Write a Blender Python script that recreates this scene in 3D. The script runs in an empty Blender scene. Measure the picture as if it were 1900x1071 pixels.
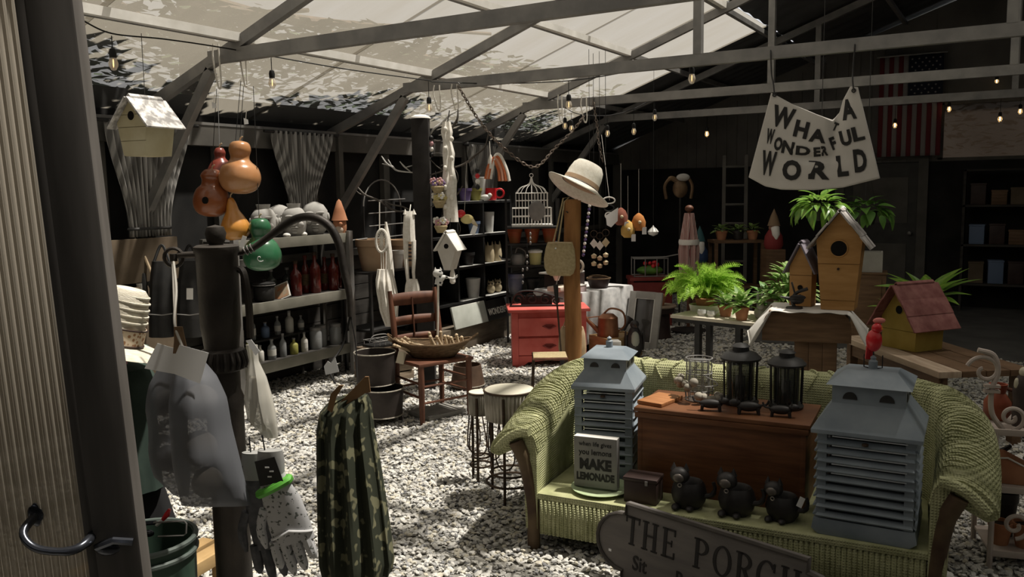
import bpy, bmesh, math, random
import numpy as np
from math import sin, cos, pi, radians as rad, sqrt, atan2
from mathutils import Vector, Matrix
random.seed(11)
RNG = np.random.default_rng(5)
scene = bpy.context.scene
COL = scene.collection

# ---------------------------------------------------------------- camera
FP = 1560.0
CAM = Vector((0, 0, 1.65))
YAW, PIT, ROL = rad(31.0), rad(6.6), rad(0.9)
_f = Vector((-sin(YAW), cos(YAW), 0)); _r = Vector((cos(YAW), sin(YAW), 0)); _z = Vector((0, 0, 1))
Fw = _f * cos(PIT) - _z * sin(PIT)
_u = _f * sin(PIT) + _z * cos(PIT)
Rr = _r * cos(ROL) - _u * sin(ROL)
Uu = _u * cos(ROL) + _r * sin(ROL)
cd = bpy.data.cameras.new('camera')
cd.sensor_width = 36.0; cd.lens = 36.0 * FP / 1900.0; cd.clip_start = 0.05; cd.clip_end = 200
co = bpy.data.objects.new('camera', cd); COL.objects.link(co)
co.matrix_world = Matrix(((Rr.x, Uu.x, -Fw.x, CAM.x), (Rr.y, Uu.y, -Fw.y, CAM.y), (Rr.z, Uu.z, -Fw.z, CAM.z), (0, 0, 0, 1)))
scene.camera = co

# ---------------------------------------------------------------- sky, sun, exposure
w = bpy.data.worlds.new('sky'); scene.world = w; w.use_nodes = True
bg = w.node_tree.nodes['Background']
bg.inputs['Color'].default_value = (0.94, 0.95, 0.97, 1); bg.inputs['Strength'].default_value = 0.6
sl = bpy.data.lights.new('sun', 'SUN'); sl.energy = 14.5; sl.angle = rad(2.0); sl.color = (1.0, 0.965, 0.905)
so = bpy.data.objects.new('sun', sl); COL.objects.link(so)
SUN_EL, SUN_AZ = rad(69), rad(42)            # elevation; azimuth from +X towards +Y
sd = Vector((cos(SUN_EL) * cos(SUN_AZ), cos(SUN_EL) * sin(SUN_AZ), sin(SUN_EL)))
so.rotation_euler = sd.to_track_quat('Z', 'Y').to_euler(); so.location = sd * 20
vs = scene.view_settings
vs.view_transform = 'Standard'; vs.look = 'None'; vs.gamma = 1.0; vs.use_curve_mapping = False
vs.exposure = 0.5

# ---------------------------------------------------------------- photo geometry helpers (pixels of 1900x1071 -> world)
def ray(px, py): return Fw + Rr * ((px - 950) / FP) + Uu * ((535.5 - py) / FP)
def V(px, py, d): return CAM + ray(px, py) * d
def G(px, py, z=0.0):
    r = ray(px, py); return CAM + r * ((z - CAM.z) / r.z)
def onX(px, py, X):
    r = ray(px, py); return CAM + r * ((X - CAM.x) / r.x)
def onY(px, py, Y):
    r = ray(px, py); return CAM + r * ((Y - CAM.y) / r.y)
def dep(p): return (Vector(p) - CAM).dot(Fw)
def S(p): return dep(p) / FP                # metres per photo pixel at p

# ---------------------------------------------------------------- materials
MATS = {}
def mat(name, c, c2=None, rough=0.7, metal=0.0, scale=9.0, bump=0.0, bscale=60.0, spec=0.3, detail=4.0, stretch=None, contrast=(0.35, 0.65), emit=None, trans=0.0, coat=0.0, alpha=1.0, kind='noise'):
    if name in MATS: return MATS[name]
    m = bpy.data.materials.new(name); m.use_nodes = True; MATS[name] = m
    nt = m.node_tree; b = nt.nodes['Principled BSDF']
    b.inputs['Roughness'].default_value = rough; b.inputs['Metallic'].default_value = metal
    b.inputs['Specular IOR Level'].default_value = spec
    b.inputs['Transmission Weight'].default_value = trans; b.inputs['Coat Weight'].default_value = coat
    b.inputs['Alpha'].default_value = alpha
    c = tuple(c) + (1,) if len(c) == 3 else c
    b.inputs['Base Color'].default_value = c
    if emit: b.inputs['Emission Color'].default_value = tuple(emit[:3]) + (1,); b.inputs['Emission Strength'].default_value = emit[3]
    if c2 is not None or bump:
        tc = nt.nodes.new('ShaderNodeTexCoord'); mp = nt.nodes.new('ShaderNodeMapping')
        if stretch: mp.inputs['Scale'].default_value = stretch
        nt.links.new(tc.outputs['Object'], mp.inputs['Vector'])
    if c2 is not None:
        if kind == 'noise':
            n = nt.nodes.new('ShaderNodeTexNoise'); n.inputs['Scale'].default_value = scale; n.inputs['Detail'].default_value = detail; out = n.outputs['Fac']
        elif kind == 'wave':
            n = nt.nodes.new('ShaderNodeTexWave'); n.inputs['Scale'].default_value = scale; n.inputs['Distortion'].default_value = 2.5; n.inputs['Detail'].default_value = 3; out = n.outputs['Fac']
        else:
            n = nt.nodes.new('ShaderNodeTexVoronoi'); n.inputs['Scale'].default_value = scale; out = n.outputs['Distance']
        nt.links.new(mp.outputs['Vector'], n.inputs['Vector'])
        r = nt.nodes.new('ShaderNodeValToRGB'); r.color_ramp.elements[0].position = contrast[0]; r.color_ramp.elements[1].position = contrast[1]
        r.color_ramp.elements[0].color = c; r.color_ramp.elements[1].color = tuple(c2) + (1,)
        nt.links.new(out, r.inputs['Fac']); nt.links.new(r.outputs['Color'], b.inputs['Base Color'])
    if bump:
        n2 = nt.nodes.new('ShaderNodeTexNoise'); n2.inputs['Scale'].default_value = bscale; n2.inputs['Detail'].default_value = 3
        bp = nt.nodes.new('ShaderNodeBump'); bp.inputs['Strength'].default_value = bump; bp.inputs['Distance'].default_value = 0.01
        nt.links.new(mp.outputs['Vector'], n2.inputs['Vector']); nt.links.new(n2.outputs['Fac'], bp.inputs['Height']); nt.links.new(bp.outputs['Normal'], b.inputs['Normal'])
    return m

def translucent_mat(name, col, transp, diff=0.15):
    m = bpy.data.materials.new(name); m.use_nodes = True; MATS[name] = m
    nt = m.node_tree; nt.nodes.remove(nt.nodes['Principled BSDF']); out = nt.nodes['Material Output']
    t = nt.nodes.new('ShaderNodeBsdfTranslucent'); t.inputs['Color'].default_value = tuple(col) + (1,)
    d = nt.nodes.new('ShaderNodeBsdfDiffuse'); d.inputs['Color'].default_value = tuple(col) + (1,)
    tr = nt.nodes.new('ShaderNodeBsdfTransparent'); tr.inputs['Color'].default_value = (1, 0.97, 0.92, 1)
    a = nt.nodes.new('ShaderNodeMixShader'); a.inputs[0].default_value = diff
    nt.links.new(t.outputs[0], a.inputs[1]); nt.links.new(d.outputs[0], a.inputs[2])
    tc = nt.nodes.new('ShaderNodeTexCoord'); mp = nt.nodes.new('ShaderNodeMapping'); mp.inputs['Scale'].default_value = (0.6, 2.5, 0.6)
    n = nt.nodes.new('ShaderNodeTexNoise'); n.inputs['Scale'].default_value = 1.7; n.inputs['Detail'].default_value = 5
    mr = nt.nodes.new('ShaderNodeMapRange'); mr.inputs[1].default_value = 0.3; mr.inputs[2].default_value = 0.7; mr.inputs[3].default_value = transp * 0.75; mr.inputs[4].default_value = transp * 1.2
    nt.links.new(tc.outputs['Object'], mp.inputs['Vector']); nt.links.new(mp.outputs['Vector'], n.inputs['Vector']); nt.links.new(n.outputs['Fac'], mr.inputs[0])
    b = nt.nodes.new('ShaderNodeMixShader'); nt.links.new(mr.outputs[0], b.inputs[0])
    nt.links.new(a.outputs[0], b.inputs[1]); nt.links.new(tr.outputs[0], b.inputs[2]); nt.links.new(b.outputs[0], out.inputs['Surface'])
    return m

def leaf_mat(name, c, c2, scale=9, contrast=(0.35, 0.65), glow=0.5, stretch=None, rough=0.5, spec=0.3):
    m = mat(name, c, c2, rough=rough, scale=scale, contrast=contrast, stretch=stretch, spec=spec); nt = m.node_tree; b = nt.nodes['Principled BSDF']; out = nt.nodes['Material Output']
    t = nt.nodes.new('ShaderNodeBsdfTranslucent'); r = [n for n in nt.nodes if n.type == 'VALTORGB'][0]; nt.links.new(r.outputs['Color'], t.inputs['Color'])
    mx = nt.nodes.new('ShaderNodeMixShader'); mx.inputs[0].default_value = glow; nt.links.new(b.outputs[0], mx.inputs[1]); nt.links.new(t.outputs[0], mx.inputs[2]); nt.links.new(mx.outputs[0], out.inputs['Surface']); return m

def glass_mat(name, col, transp=0.7, rough=0.05):
    m = bpy.data.materials.new(name); m.use_nodes = True; MATS[name] = m
    nt = m.node_tree; b = nt.nodes['Principled BSDF']; out = nt.nodes['Material Output']
    b.inputs['Base Color'].default_value = tuple(col) + (1,); b.inputs['Roughness'].default_value = rough; b.inputs['Specular IOR Level'].default_value = 0.6
    tr = nt.nodes.new('ShaderNodeBsdfTransparent'); tr.inputs['Color'].default_value = tuple(min(1, x * 0.4 + 0.6) for x in col) + (1,)
    mx = nt.nodes.new('ShaderNodeMixShader'); mx.inputs[0].default_value = transp
    nt.links.new(b.outputs[0], mx.inputs[1]); nt.links.new(tr.outputs[0], mx.inputs[2]); nt.links.new(mx.outputs[0], out.inputs['Surface'])
    return m

# ---------------------------------------------------------------- mesh builder
def frame(d, up=None):
    d = Vector(d).normalized(); up = Vector(up) if up else (Vector((0, 0, 1)) if abs(d.z) < 0.95 else Vector((0, 1, 0)))
    x = d.cross(up).normalized(); return x, x.cross(d).normalized(), d
class MB:
    def __init__(s): s.v = []; s.f = []; s.M = None
    def add(s, vs, fs):
        k = len(s.v)
        s.v += [tuple(s.M @ Vector(p)) for p in vs] if s.M else [tuple(p) for p in vs]
        s.f += [tuple(i + k for i in f) for f in fs]; return s
    def box(s, c, d, rz=0, rx=0, ry=0):
        M = Matrix.Translation(c) @ Matrix.Rotation(rz, 4, 'Z') @ Matrix.Rotation(ry, 4, 'Y') @ Matrix.Rotation(rx, 4, 'X')
        x, y, z = d[0] / 2, d[1] / 2, d[2] / 2
        vs = [M @ Vector(p) for p in ((-x, -y, -z), (x, -y, -z), (x, y, -z), (-x, y, -z), (-x, -y, z), (x, -y, z), (x, y, z), (-x, y, z))]
        return s.add(vs, [(0, 3, 2, 1), (4, 5, 6, 7), (0, 1, 5, 4), (1, 2, 6, 5), (2, 3, 7, 6), (3, 0, 4, 7)])
    def bar(s, a, b, w, h, up=None):
        a, b = Vector(a), Vector(b); x, y, d = frame(b - a, up)
        vs = [p + x * (i * w / 2) + y * (j * h / 2) for p in (a, b) for i, j in ((-1, -1), (1, -1), (1, 1), (-1, 1))]
        return s.add(vs, [(0, 1, 2, 3), (7, 6, 5, 4), (0, 4, 5, 1), (1, 5, 6, 2), (2, 6, 7, 3), (3, 7, 4, 0)])
    def tube(s, pts, r, n=8, closed=False):
        pts = [Vector(p) for p in pts]; m = len(pts); rs = r if hasattr(r, '__len__') else [r] * m
        vs = []; x = None
        for i, p in enumerate(pts):
            a = pts[(i - 1) % m] if (closed or i > 0) else p; b = pts[(i + 1) % m] if (closed or i < m - 1) else p
            d = (b - a); d = d.normalized() if d.length > 1e-9 else Vector((0, 0, 1))
            if x is None: x, y, _ = frame(d)
            else:
                x = (x - d * x.dot(d)); x = x.normalized() if x.length > 1e-6 else frame(d)[0]
            y = d.cross(x)
            vs += [p + (x * cos(2 * pi * k / n) + y * sin(2 * pi * k / n)) * rs[i] for k in range(n)]
        fs = []
        for i in range(m if closed else m - 1):
            j = (i + 1) % m
            fs += [(i * n + k, i * n + (k + 1) % n, j * n + (k + 1) % n, j * n + k) for k in range(n)]
        if not closed: fs += [tuple(range(n - 1, -1, -1)), tuple(range((m - 1) * n, m * n))]
        return s.add(vs, fs)
    def lathe(s, prof, n=20, c=(0, 0, 0), sx=1.0, sy=1.0, rot=0):
        c = Vector(c); m = len(prof)
        vs = [c + Vector((max(r, 1e-4) * cos(2 * pi * k / n + rot) * sx, max(r, 1e-4) * sin(2 * pi * k / n + rot) * sy, z)) for r, z in prof for k in range(n)]
        fs = [(i * n + k, i * n + (k + 1) % n, (i + 1) * n + (k + 1) % n, (i + 1) * n + k) for i in range(m - 1) for k in range(n)]
        if prof[0][0] > 1e-3: fs.append(tuple(range(n - 1, -1, -1)))
        if prof[-1][0] > 1e-3: fs.append(tuple(range((m - 1) * n, m * n)))
        return s.add(vs, fs)
    def ell(s, c, r, nu=12, nv=8, M=None):
        c = Vector(c); r = (r, r, r) if not hasattr(r, '__len__') else r
        vs = []
        for j in range(nv + 1):
            t = -pi / 2 + pi * j / nv; cz = max(cos(t), 1e-3)
            for i in range(nu):
                a = 2 * pi * i / nu; p = Vector((r[0] * cz * cos(a), r[1] * cz * sin(a), r[2] * sin(t)))
                vs.append(c + (M @ p if M else p))
        fs = [(j * nu + i, j * nu + (i + 1) % nu, (j + 1) * nu + (i + 1) % nu, (j + 1) * nu + i) for j in range(nv) for i in range(nu)]
        return s.add(vs, fs)
    def prism(s, poly, t, M=None, y0=None):       # poly in local XZ, extruded along local Y, centred unless y0
        a, b = (-t / 2, t / 2) if y0 is None else (y0, y0 + t); n = len(poly)
        vs = [Vector((p[0], a, p[1])) for p in poly] + [Vector((p[0], b, p[1])) for p in poly]
        if M: vs = [M @ p for p in vs]
        fs = [tuple(range(n)), tuple(range(2 * n - 1, n - 1, -1))] + [(i, i + n, (i + 1) % n + n, (i + 1) % n) for i in range(n)]
        return s.add(vs, fs)
    def grid(s, f, nu, nv, cu=False):
        vs = [f(i / (nu if cu else nu - 1), j / (nv - 1)) for j in range(nv) for i in range(nu)]
        fs = [(j * nu + i, j * nu + (i + 1) % nu, (j + 1) * nu + (i + 1) % nu, (j + 1) * nu + i) for j in range(nv - 1) for i in range(nu if cu else nu - 1)]
        return s.add(vs, fs)
    def mesh(s, name, m=None, smooth=True, bevel=0, ang=38, flip=True):
        me = bpy.data.meshes.new(name); me.from_pydata([tuple(p) for p in s.v], [], s.f)
        bm = bmesh.new(); bm.from_mesh(me)
        if flip: bmesh.ops.recalc_face_normals(bm, faces=bm.faces)
        if bevel: bmesh.ops.bevel(bm, geom=list(bm.edges), offset=bevel, segments=2, affect='EDGES', profile=0.6)
        bm.to_mesh(me); bm.free()
        if smooth:
            me.polygons.foreach_set('use_smooth', [True] * len(me.polygons)); me.set_sharp_from_angle(angle=rad(ang))
        if m: me.materials.append(m)
        return me
    def build(s, name, m, parent=None, smooth=True, bevel=0, loc=None, rz=None, solid=0, sub=0, ang=38, flip=True):
        o = bpy.data.objects.new(name, s.mesh(name, m, smooth, bevel, ang, flip)); COL.objects.link(o)
        if parent: o.parent = parent
        if loc is not None: o.location = loc
        if rz is not None: o.rotation_euler = (0, 0, rz)
        if sub: md = o.modifiers.new('sub', 'SUBSURF'); md.levels = sub; md.render_levels = sub
        if solid: md = o.modifiers.new('solid', 'SOLIDIFY'); md.thickness = solid; md.offset = 0
        return o
def tag(o, label=None, cat=None, group=None, kind=None):
    if label: o['label'] = label
    if cat: o['category'] = cat
    if group: o['group'] = group
    if kind: o['kind'] = kind
    return o
def thing(name, label, cat, loc=(0, 0, 0), rz=None, group=None, parent=None):
    o = bpy.data.objects.new(name, None); COL.objects.link(o); o.empty_display_size = 0.1
    o.location = loc; o.rotation_euler = (0, 0, YAW if rz is None else rz)
    return tag(o, label, cat, group)
def part(parent, name, m, fn, **k):               # one part in one line: fn(MB) fills it
    b = MB(); fn(b); return b.build(name, m, parent, **k)
def dup(o, loc=None, rz=None, label=None, scale=None, parent=None):
    c = o.copy(); COL.objects.link(c)
    if parent: c.parent = parent
    if loc is not None: c.location = loc
    if rz is not None: c.rotation_euler = (c.rotation_euler.x, c.rotation_euler.y, rz)
    if scale is not None: c.scale = (scale,) * 3 if not hasattr(scale, '__len__') else scale
    if label: c['label'] = label
    for ch in list(o.children): dup(ch, parent=c)
    return c
def bez(p0, p1, p2, p3, n=12):
    p0, p1, p2, p3 = map(Vector, (p0, p1, p2, p3))
    return [p0 * (1 - t) ** 3 + p1 * 3 * t * (1 - t) ** 2 + p2 * 3 * t * t * (1 - t) + p3 * t ** 3 for t in [i / (n - 1) for i in range(n)]]
def spline(pts, k=6):                             # Catmull-Rom
    pts = [Vector(p) for p in pts]; q = [pts[0] * 2 - pts[1]] + pts + [pts[-1] * 2 - pts[-2]]; out = []
    for i in range(1, len(q) - 2):
        a, b, c, d = q[i - 1:i + 3]
        for j in range(k):
            t = j / k; out.append(0.5 * (2 * b + (c - a) * t + (2 * a - 5 * b + 4 * c - d) * t * t + (3 * b - a - 3 * c + d) * t ** 3))
    return out + [pts[-1]]
def circle(c, r, n=20, ax=(0, 0, 1)):
    x, y, _ = frame(ax); c = Vector(c); return [c + x * (r * cos(2 * pi * i / n)) + y * (r * sin(2 * pi * i / n)) for i in range(n)]
def text_mesh(body, size=1.0, bold=0.0, extrude=0.0, align='CENTER', space=1.0, xs=1.0):
    cu = bpy.data.curves.new('lettering', 'FONT'); cu.body = body; cu.size = size; cu.offset = bold; cu.extrude = extrude; cu.align_x = align; cu.resolution_u = 3; cu.space_character = space
    o = bpy.data.objects.new('lettering', cu); me = bpy.data.meshes.new_from_object(o); bpy.data.objects.remove(o); bpy.data.curves.remove(cu)
    vs = [(p.co.x * xs, p.co.y, p.co.z) for p in me.vertices]; fs = [tuple(p.vertices) for p in me.polygons]; bpy.data.meshes.remove(me)
    return vs, fs
def lettering(parent, body, size, m, loc, bold=0.0, xs=1.0, extrude=0.0012, align='CENTER', rx=pi / 2, rz=0, ry=0, name='lettering', space=1.0):   # stands in local XZ facing -Y
    v, f = text_mesh(body, size, bold, extrude, align, space, xs); b = MB()
    b.M = Matrix.Translation(loc) @ Matrix.Rotation(rz, 4, 'Z') @ Matrix.Rotation(ry, 4, 'Y') @ Matrix.Rotation(rx, 4, 'X'); b.add(v, f)
    return b.build(name, m, parent, smooth=False)
def rnd(a, b): return random.uniform(a, b)
# ---------------------------------------------------------------- shared materials
m_steel = mat('galvanised_steel', (0.20, 0.195, 0.19), (0.29, 0.28, 0.265), rough=0.5, metal=0.3, scale=6, bump=0.05)
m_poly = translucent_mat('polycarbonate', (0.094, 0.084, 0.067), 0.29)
m_poly2 = translucent_mat('dimmed_polycarbonate', (0.045, 0.044, 0.040), 0.025)  # for the unseen right slope; transmission cut to dim light over the sofa
m_dark = mat('dark_screen', (0.010, 0.010, 0.010), (0.022, 0.021, 0.020), rough=0.9, scale=3)
m_wall = mat('weathered_dark_boards', (0.030, 0.027, 0.024), (0.055, 0.050, 0.045), rough=0.85, scale=3, stretch=(1, 1, 6), bump=0.1)
m_trim = mat('grey_painted_trim', (0.085, 0.080, 0.072), (0.12, 0.112, 0.10), rough=0.75, scale=4, bump=0.05)
m_black = mat('black_metal', (0.013, 0.013, 0.013), (0.026, 0.025, 0.024), rough=0.5, spec=0.35, scale=12)
m_iron = mat('rusty_iron', (0.040, 0.027, 0.019), (0.075, 0.048, 0.030), rough=0.7, metal=0.3, scale=18, bump=0.15)
m_white = mat('white_paint', (0.70, 0.68, 0.63), (0.80, 0.78, 0.74), rough=0.6)
m_paper = mat('white_paper', (0.76, 0.76, 0.76), rough=0.8)
m_rope = mat('white_cord', (0.72, 0.68, 0.60), (0.82, 0.79, 0.73), rough=0.9, scale=60)
m_terra = mat('terracotta', (0.36, 0.15, 0.075), (0.46, 0.22, 0.12), rough=0.85, scale=7)
m_leaf = mat('leaf_green', (0.055, 0.15, 0.025), (0.13, 0.27, 0.045), rough=0.5, scale=8)
m_metalroof = mat('dark_metal_roof', (0.055, 0.056, 0.060), (0.085, 0.086, 0.09), rough=0.55, scale=2)
m_concrete = mat('dark_concrete', (0.085, 0.083, 0.080), (0.12, 0.118, 0.112), rough=0.9, scale=3, bump=0.1)

XL, XR, Y0, YB = -5.62, 5.4, 0.18, 12.7          # inner faces of the building
XP, ZP, SL = -4.5, 2.64, 0.36                     # first purlin line, height of the ties, roof slope
XRID = -0.08
def roofz(x): return ZP + SL * (x - XP) if x <= XRID else ZP + SL * (XRID - XP) - SL * (x - XRID)
EAVE = roofz(XL - 0.25)
# floor
b = MB(); b.box((0, 5, -0.05), (13.0, 22, 0.1)); o = b.build('floor', mat('packed_grit', (0.20, 0.19, 0.17), (0.32, 0.31, 0.28), rough=0.95, scale=30, bump=0.3, bscale=120), smooth=False); tag(o, 'grey grit bed under the gravel', kind='structure')
b = MB(); b.box((1.6, 10.9, 0.012), (8.2, 4.0, 0.024)); o = b.build('floor_slab', m_concrete, smooth=False); tag(o, 'smooth dark concrete slab at the back', kind='structure')
# left wall: boards below, dark screened openings above, header and studs
wl = thing('wall_left', None, None, (0, 0, 0), 0); tag(wl, 'dark board wall with screened openings along the left', kind='structure')
part(wl, 'backing', m_dark, lambda b: b.box((XL - 0.06, 6.2, 0.55), (0.03, 13.4, 1.1)), smooth=False)
for i in range(7):
    part(wl, 'board', m_wall, lambda b: b.box((XL - 0.02 - 0.004 * (i % 2), 6.2, 0.075 + i * 0.15), (0.03, 13.4, 0.142)), smooth=False)
part(wl, 'screen', m_dark, lambda b: b.box((XL - 0.07, 6.2, 1.7), (0.02, 13.4, 1.5)), smooth=False)
part(wl, 'sill', m_trim, lambda b: b.box((XL, 6.2, 1.08), (0.1, 13.4, 0.06)), smooth=False)
part(wl, 'header', m_trim, lambda b: b.box((XL, 6.2, 2.13), (0.10, 13.4, 0.16)), smooth=False)
part(wl, 'eave_flashing', m_steel, lambda b: b.box((XL + 0.03, 6.2, 2.222), (0.05, 13.4, 0.022)), smooth=False)
for y in np.arange(0.5, 12.6, 1.06):
    part(wl, 'stud', m_trim, lambda b: b.box((XL - 0.02, y, 1.58), (0.06, 0.09, 0.95)), smooth=False)
# back wall with a door frame
wb = thing('wall_back', None, None, (0, 0, 0), 0); tag(wb, 'dark corrugated wall closing the back', kind='structure')
m_corr = mat('corrugated_wall', (0.10, 0.095, 0.088), (0.16, 0.15, 0.138), rough=0.6, scale=2.0)
WX0, WX1, WZ0, WZ1 = -0.92, 1.6, 1.98, 2.72
for pl_ in ([(XL - 0.3, 0), (XR + 0.3, 0), (XR + 0.3, WZ0), (XL - 0.3, WZ0)], [(XL - 0.3, WZ0), (WX0, WZ0), (WX0, WZ1), (XL + 1.0, WZ1), (XL - 0.3, roofz(XL - 0.3) + 0.05)], [(WX1, WZ0), (XR + 0.3, WZ0), (XR + 0.3, roofz(XR + 0.3) + 0.05), (XR - 1.0, WZ1), (WX1, WZ1)], [(XL + 1.0, WZ1), (XR - 1.0, WZ1), (XRID, roofz(XRID) + 0.05)]):
    part(wb, 'wall_sheet', m_corr, lambda b: b.prism(pl_, 0.06, Matrix.Translation((0, YB + 0.03, 0))), smooth=False)
wn = thing('window_1', None, None, (0, 0, 0), 0); tag(wn, 'translucent panel glowing dimly in the back wall at right', kind='structure')
part(wn, 'pane', translucent_mat('backlit_panel', (0.06, 0.046, 0.035), 0.10), lambda b: b.box(((WX0 + WX1) / 2, YB + 0.03, (WZ0 + WZ1) / 2), (WX1 - WX0, 0.006, WZ1 - WZ0)), smooth=False)
for z in (WZ0, WZ1): part(wn, 'frame_rail', m_trim, lambda b: b.box(((WX0 + WX1) / 2, YB + 0.01, z), (WX1 - WX0 + 0.1, 0.08, 0.05)), smooth=False)
for x in (WX0, 0.35, WX1): part(wn, 'mullion', m_trim, lambda b: b.box((x, YB + 0.01, (WZ0 + WZ1) / 2), (0.06, 0.08, WZ1 - WZ0)), smooth=False)
for i in range(38):
    x = XL + 0.08 + i * 0.155
    if WX0 - 0.05 < x < WX1 + 0.05: continue
    part(wb, 'rib', m_corr, lambda b: b.box((x, YB - 0.008, (roofz(x) + 1.95) / 2), (0.05, 0.02, roofz(x) - 1.95)), smooth=False)
part(wb, 'lower_boards', m_dark, lambda b: b.box((0, YB - 0.03, 0.98), (11, 0.02, 1.96)), smooth=False)
dp = onY(1715, 293, YB - 0.06); dl = onY(1560, 293, YB - 0.06)
db = thing('door_2', None, None, (0, 0, 0), 0); tag(db, 'dark back door in a grey frame below the flag', kind='structure')
DZ = dp.z
part(db, 'door_leaf', mat('dark_door', (0.04, 0.04, 0.038), (0.055, 0.054, 0.05), rough=0.6), lambda b: b.box(((dp.x + dl.x) / 2, YB - 0.055, DZ / 2 - 0.03), (dp.x - dl.x - 0.1, 0.03, DZ - 0.06)), smooth=False)
part(db, 'door_panel', m_trim, lambda b: (b.box(((dp.x + dl.x) / 2, YB - 0.075, DZ * 0.72), (0.7, 0.015, 0.62)), b.box(((dp.x + dl.x) / 2, YB - 0.075, DZ * 0.27), (0.7, 0.015, 0.62))), smooth=False)
part(db, 'jamb', m_trim, lambda b: b.box((dp.x, YB - 0.07, DZ / 2), (0.12, 0.06, DZ)), smooth=False)
part(db, 'jamb', m_trim, lambda b: b.box((dl.x, YB - 0.07, DZ / 2), (0.12, 0.06, DZ)), smooth=False)
part(db, 'lintel', m_trim, lambda b: b.box(((dp.x + dl.x) / 2, YB - 0.07, DZ + 0.04), (dp.x - dl.x + 0.12, 0.07, 0.09)), smooth=False)
part(db, 'knob', m_steel, lambda b: b.ell((dp.x - 0.14, YB - 0.12, 1.0), 0.03))
# right and front walls (mostly outside the view)
b = MB(); b.box((XR + 0.05, 6.2, 1.7), (0.1, 13.4, 3.4)); tag(b.build('wall_right', m_corr, smooth=False), 'dark sheet wall on the right side', kind='structure')
b = MB(); b.box((-4.02, Y0 - 0.05, 1.15), (3.5, 0.1, 2.3)); b.box((3.05, Y0 - 0.05, 1.15), (5.1, 0.1, 2.3))
b.prism([(XL - 0.2, 2.3), (XR + 0.1, 2.3), (XR + 0.1, roofz(XR + 0.1) - .03), (XRID, roofz(XRID) - .03), (XL - 0.2, roofz(XL - .2) - .03)], 0.1, Matrix.Translation((0, Y0 - 0.05, 0)))
tag(b.build('wall_front', m_wall, smooth=False), 'board wall around the entrance', kind='structure')
b = MB(); b.box((0, -4.65, 1.7), (11.6, 0.1, 3.4)); b.box((XL - 0.25, -2.3, 1.1), (0.1, 4.8, 2.2)); b.box((XR + 0.25, -2.3, 1.1), (0.1, 4.8, 2.2)); tag(b.build('wall_light_block', m_wall, smooth=False), 'unseen dark board wall added behind the viewer to block light', kind='structure')  # walls added behind the camera to close off light from the front
# roof
ce = thing('ceiling', None, None, (0, 0, 0), 0); tag(ce, 'gabled roof of translucent and dark metal sheets', kind='structure')
XE = XL - 0.25
def slope_sheet(b, xa, xb, ya, yb, dz=0.075, amp=0.0):
    n = 12
    b.grid(lambda u, v: Vector((xa + (xb - xa) * u, ya + (yb - ya) * v, roofz(xa + (xb - xa) * u) + dz + amp * cos(v * n * 2 * pi))), 2, 2 if not amp else n * 6 + 1)
ys = [-1.2, -0.15, 0.9, 1.95, 3.0, 4.05, 5.1, 6.15, 7.2, 8.25]
for i in range(len(ys) - 1):
    part(ce, 'roof_panel', m_poly, lambda b: slope_sheet(b, XE, XRID, ys[i], ys[i + 1] + 0.05, 0.075 + 0.006 * (i % 2)), smooth=False)
part(ce, 'roof_panel', m_poly, lambda b: slope_sheet(b, XE, -2.5, 8.27, 9.8, 0.08), smooth=False)
part(ce, 'metal_sheet', m_metalroof, lambda b: slope_sheet(b, -2.5, XRID, 8.27, YB + 0.3, 0.09, 0.008))
part(ce, 'metal_sheet', m_metalroof, lambda b: slope_sheet(b, XE, -2.5, 9.8, YB + 0.3, 0.09, 0.008))
part(ce, 'metal_sheet', m_metalroof, lambda b: slope_sheet(b, XRID, XR + 0.3, 8.3, YB + 0.3, 0.09, 0.008))
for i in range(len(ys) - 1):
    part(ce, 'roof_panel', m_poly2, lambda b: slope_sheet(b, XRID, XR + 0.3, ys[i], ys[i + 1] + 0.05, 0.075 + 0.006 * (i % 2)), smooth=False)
part(ce, 'metal_sheet', m_metalroof, lambda b: slope_sheet(b, XE, XRID, -4.6, -1.2, 0.09, 0.008))  # this sheet and the next are added out of view to cut entrance light
part(ce, 'metal_sheet', m_metalroof, lambda b: slope_sheet(b, XRID, XR + 0.3, -4.6, -1.2, 0.09, 0.008))
# trusses
TY = [-0.25, 1.85, 3.98, 6.1, 8.22, 10.35]
for k, y in enumerate(TY):
    t = thing('trim_%d' % (k + 1), None, None, (0, 0, 0), 0); tag(t, 'grey steel roof truss', kind='structure')
    wd = 0.075
    part(t, 'rafter', m_steel, lambda b: b.bar((XE, y, roofz(XE)), (XRID, y, roofz(XRID)), 0.05, wd), smooth=False)
    part(t, 'rafter', m_steel, lambda b: b.bar((XR + 0.2, y, roofz(XR + 0.2)), (XRID, y, roofz(XRID)), 0.05, wd), smooth=False)
    part(t, 'tie_beam', m_steel, lambda b: b.bar((XP - 0.25, y, ZP - 0.06), (-XP - 0.1, y, ZP - 0.06), 0.055, 0.085), smooth=False)
    for xp in (-2.05, XRID, 1.9):
        part(t, 'hanger_post', m_steel, lambda b: b.bar((xp, y, ZP - 0.02), (xp, y, roofz(xp) - 0.03), 0.06, 0.06), smooth=False)
    part(t, 'knee_brace', m_steel, lambda b: b.bar((XL + 0.05, y, 1.5), (-4.75, y, roofz(-4.75) - 0.05), 0.05, 0.07), smooth=False)
    part(t, 'wall_column', m_trim, lambda b: b.box((XL + 0.06, y, 1.1), (0.05, 0.06, 2.2)), smooth=False)
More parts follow.
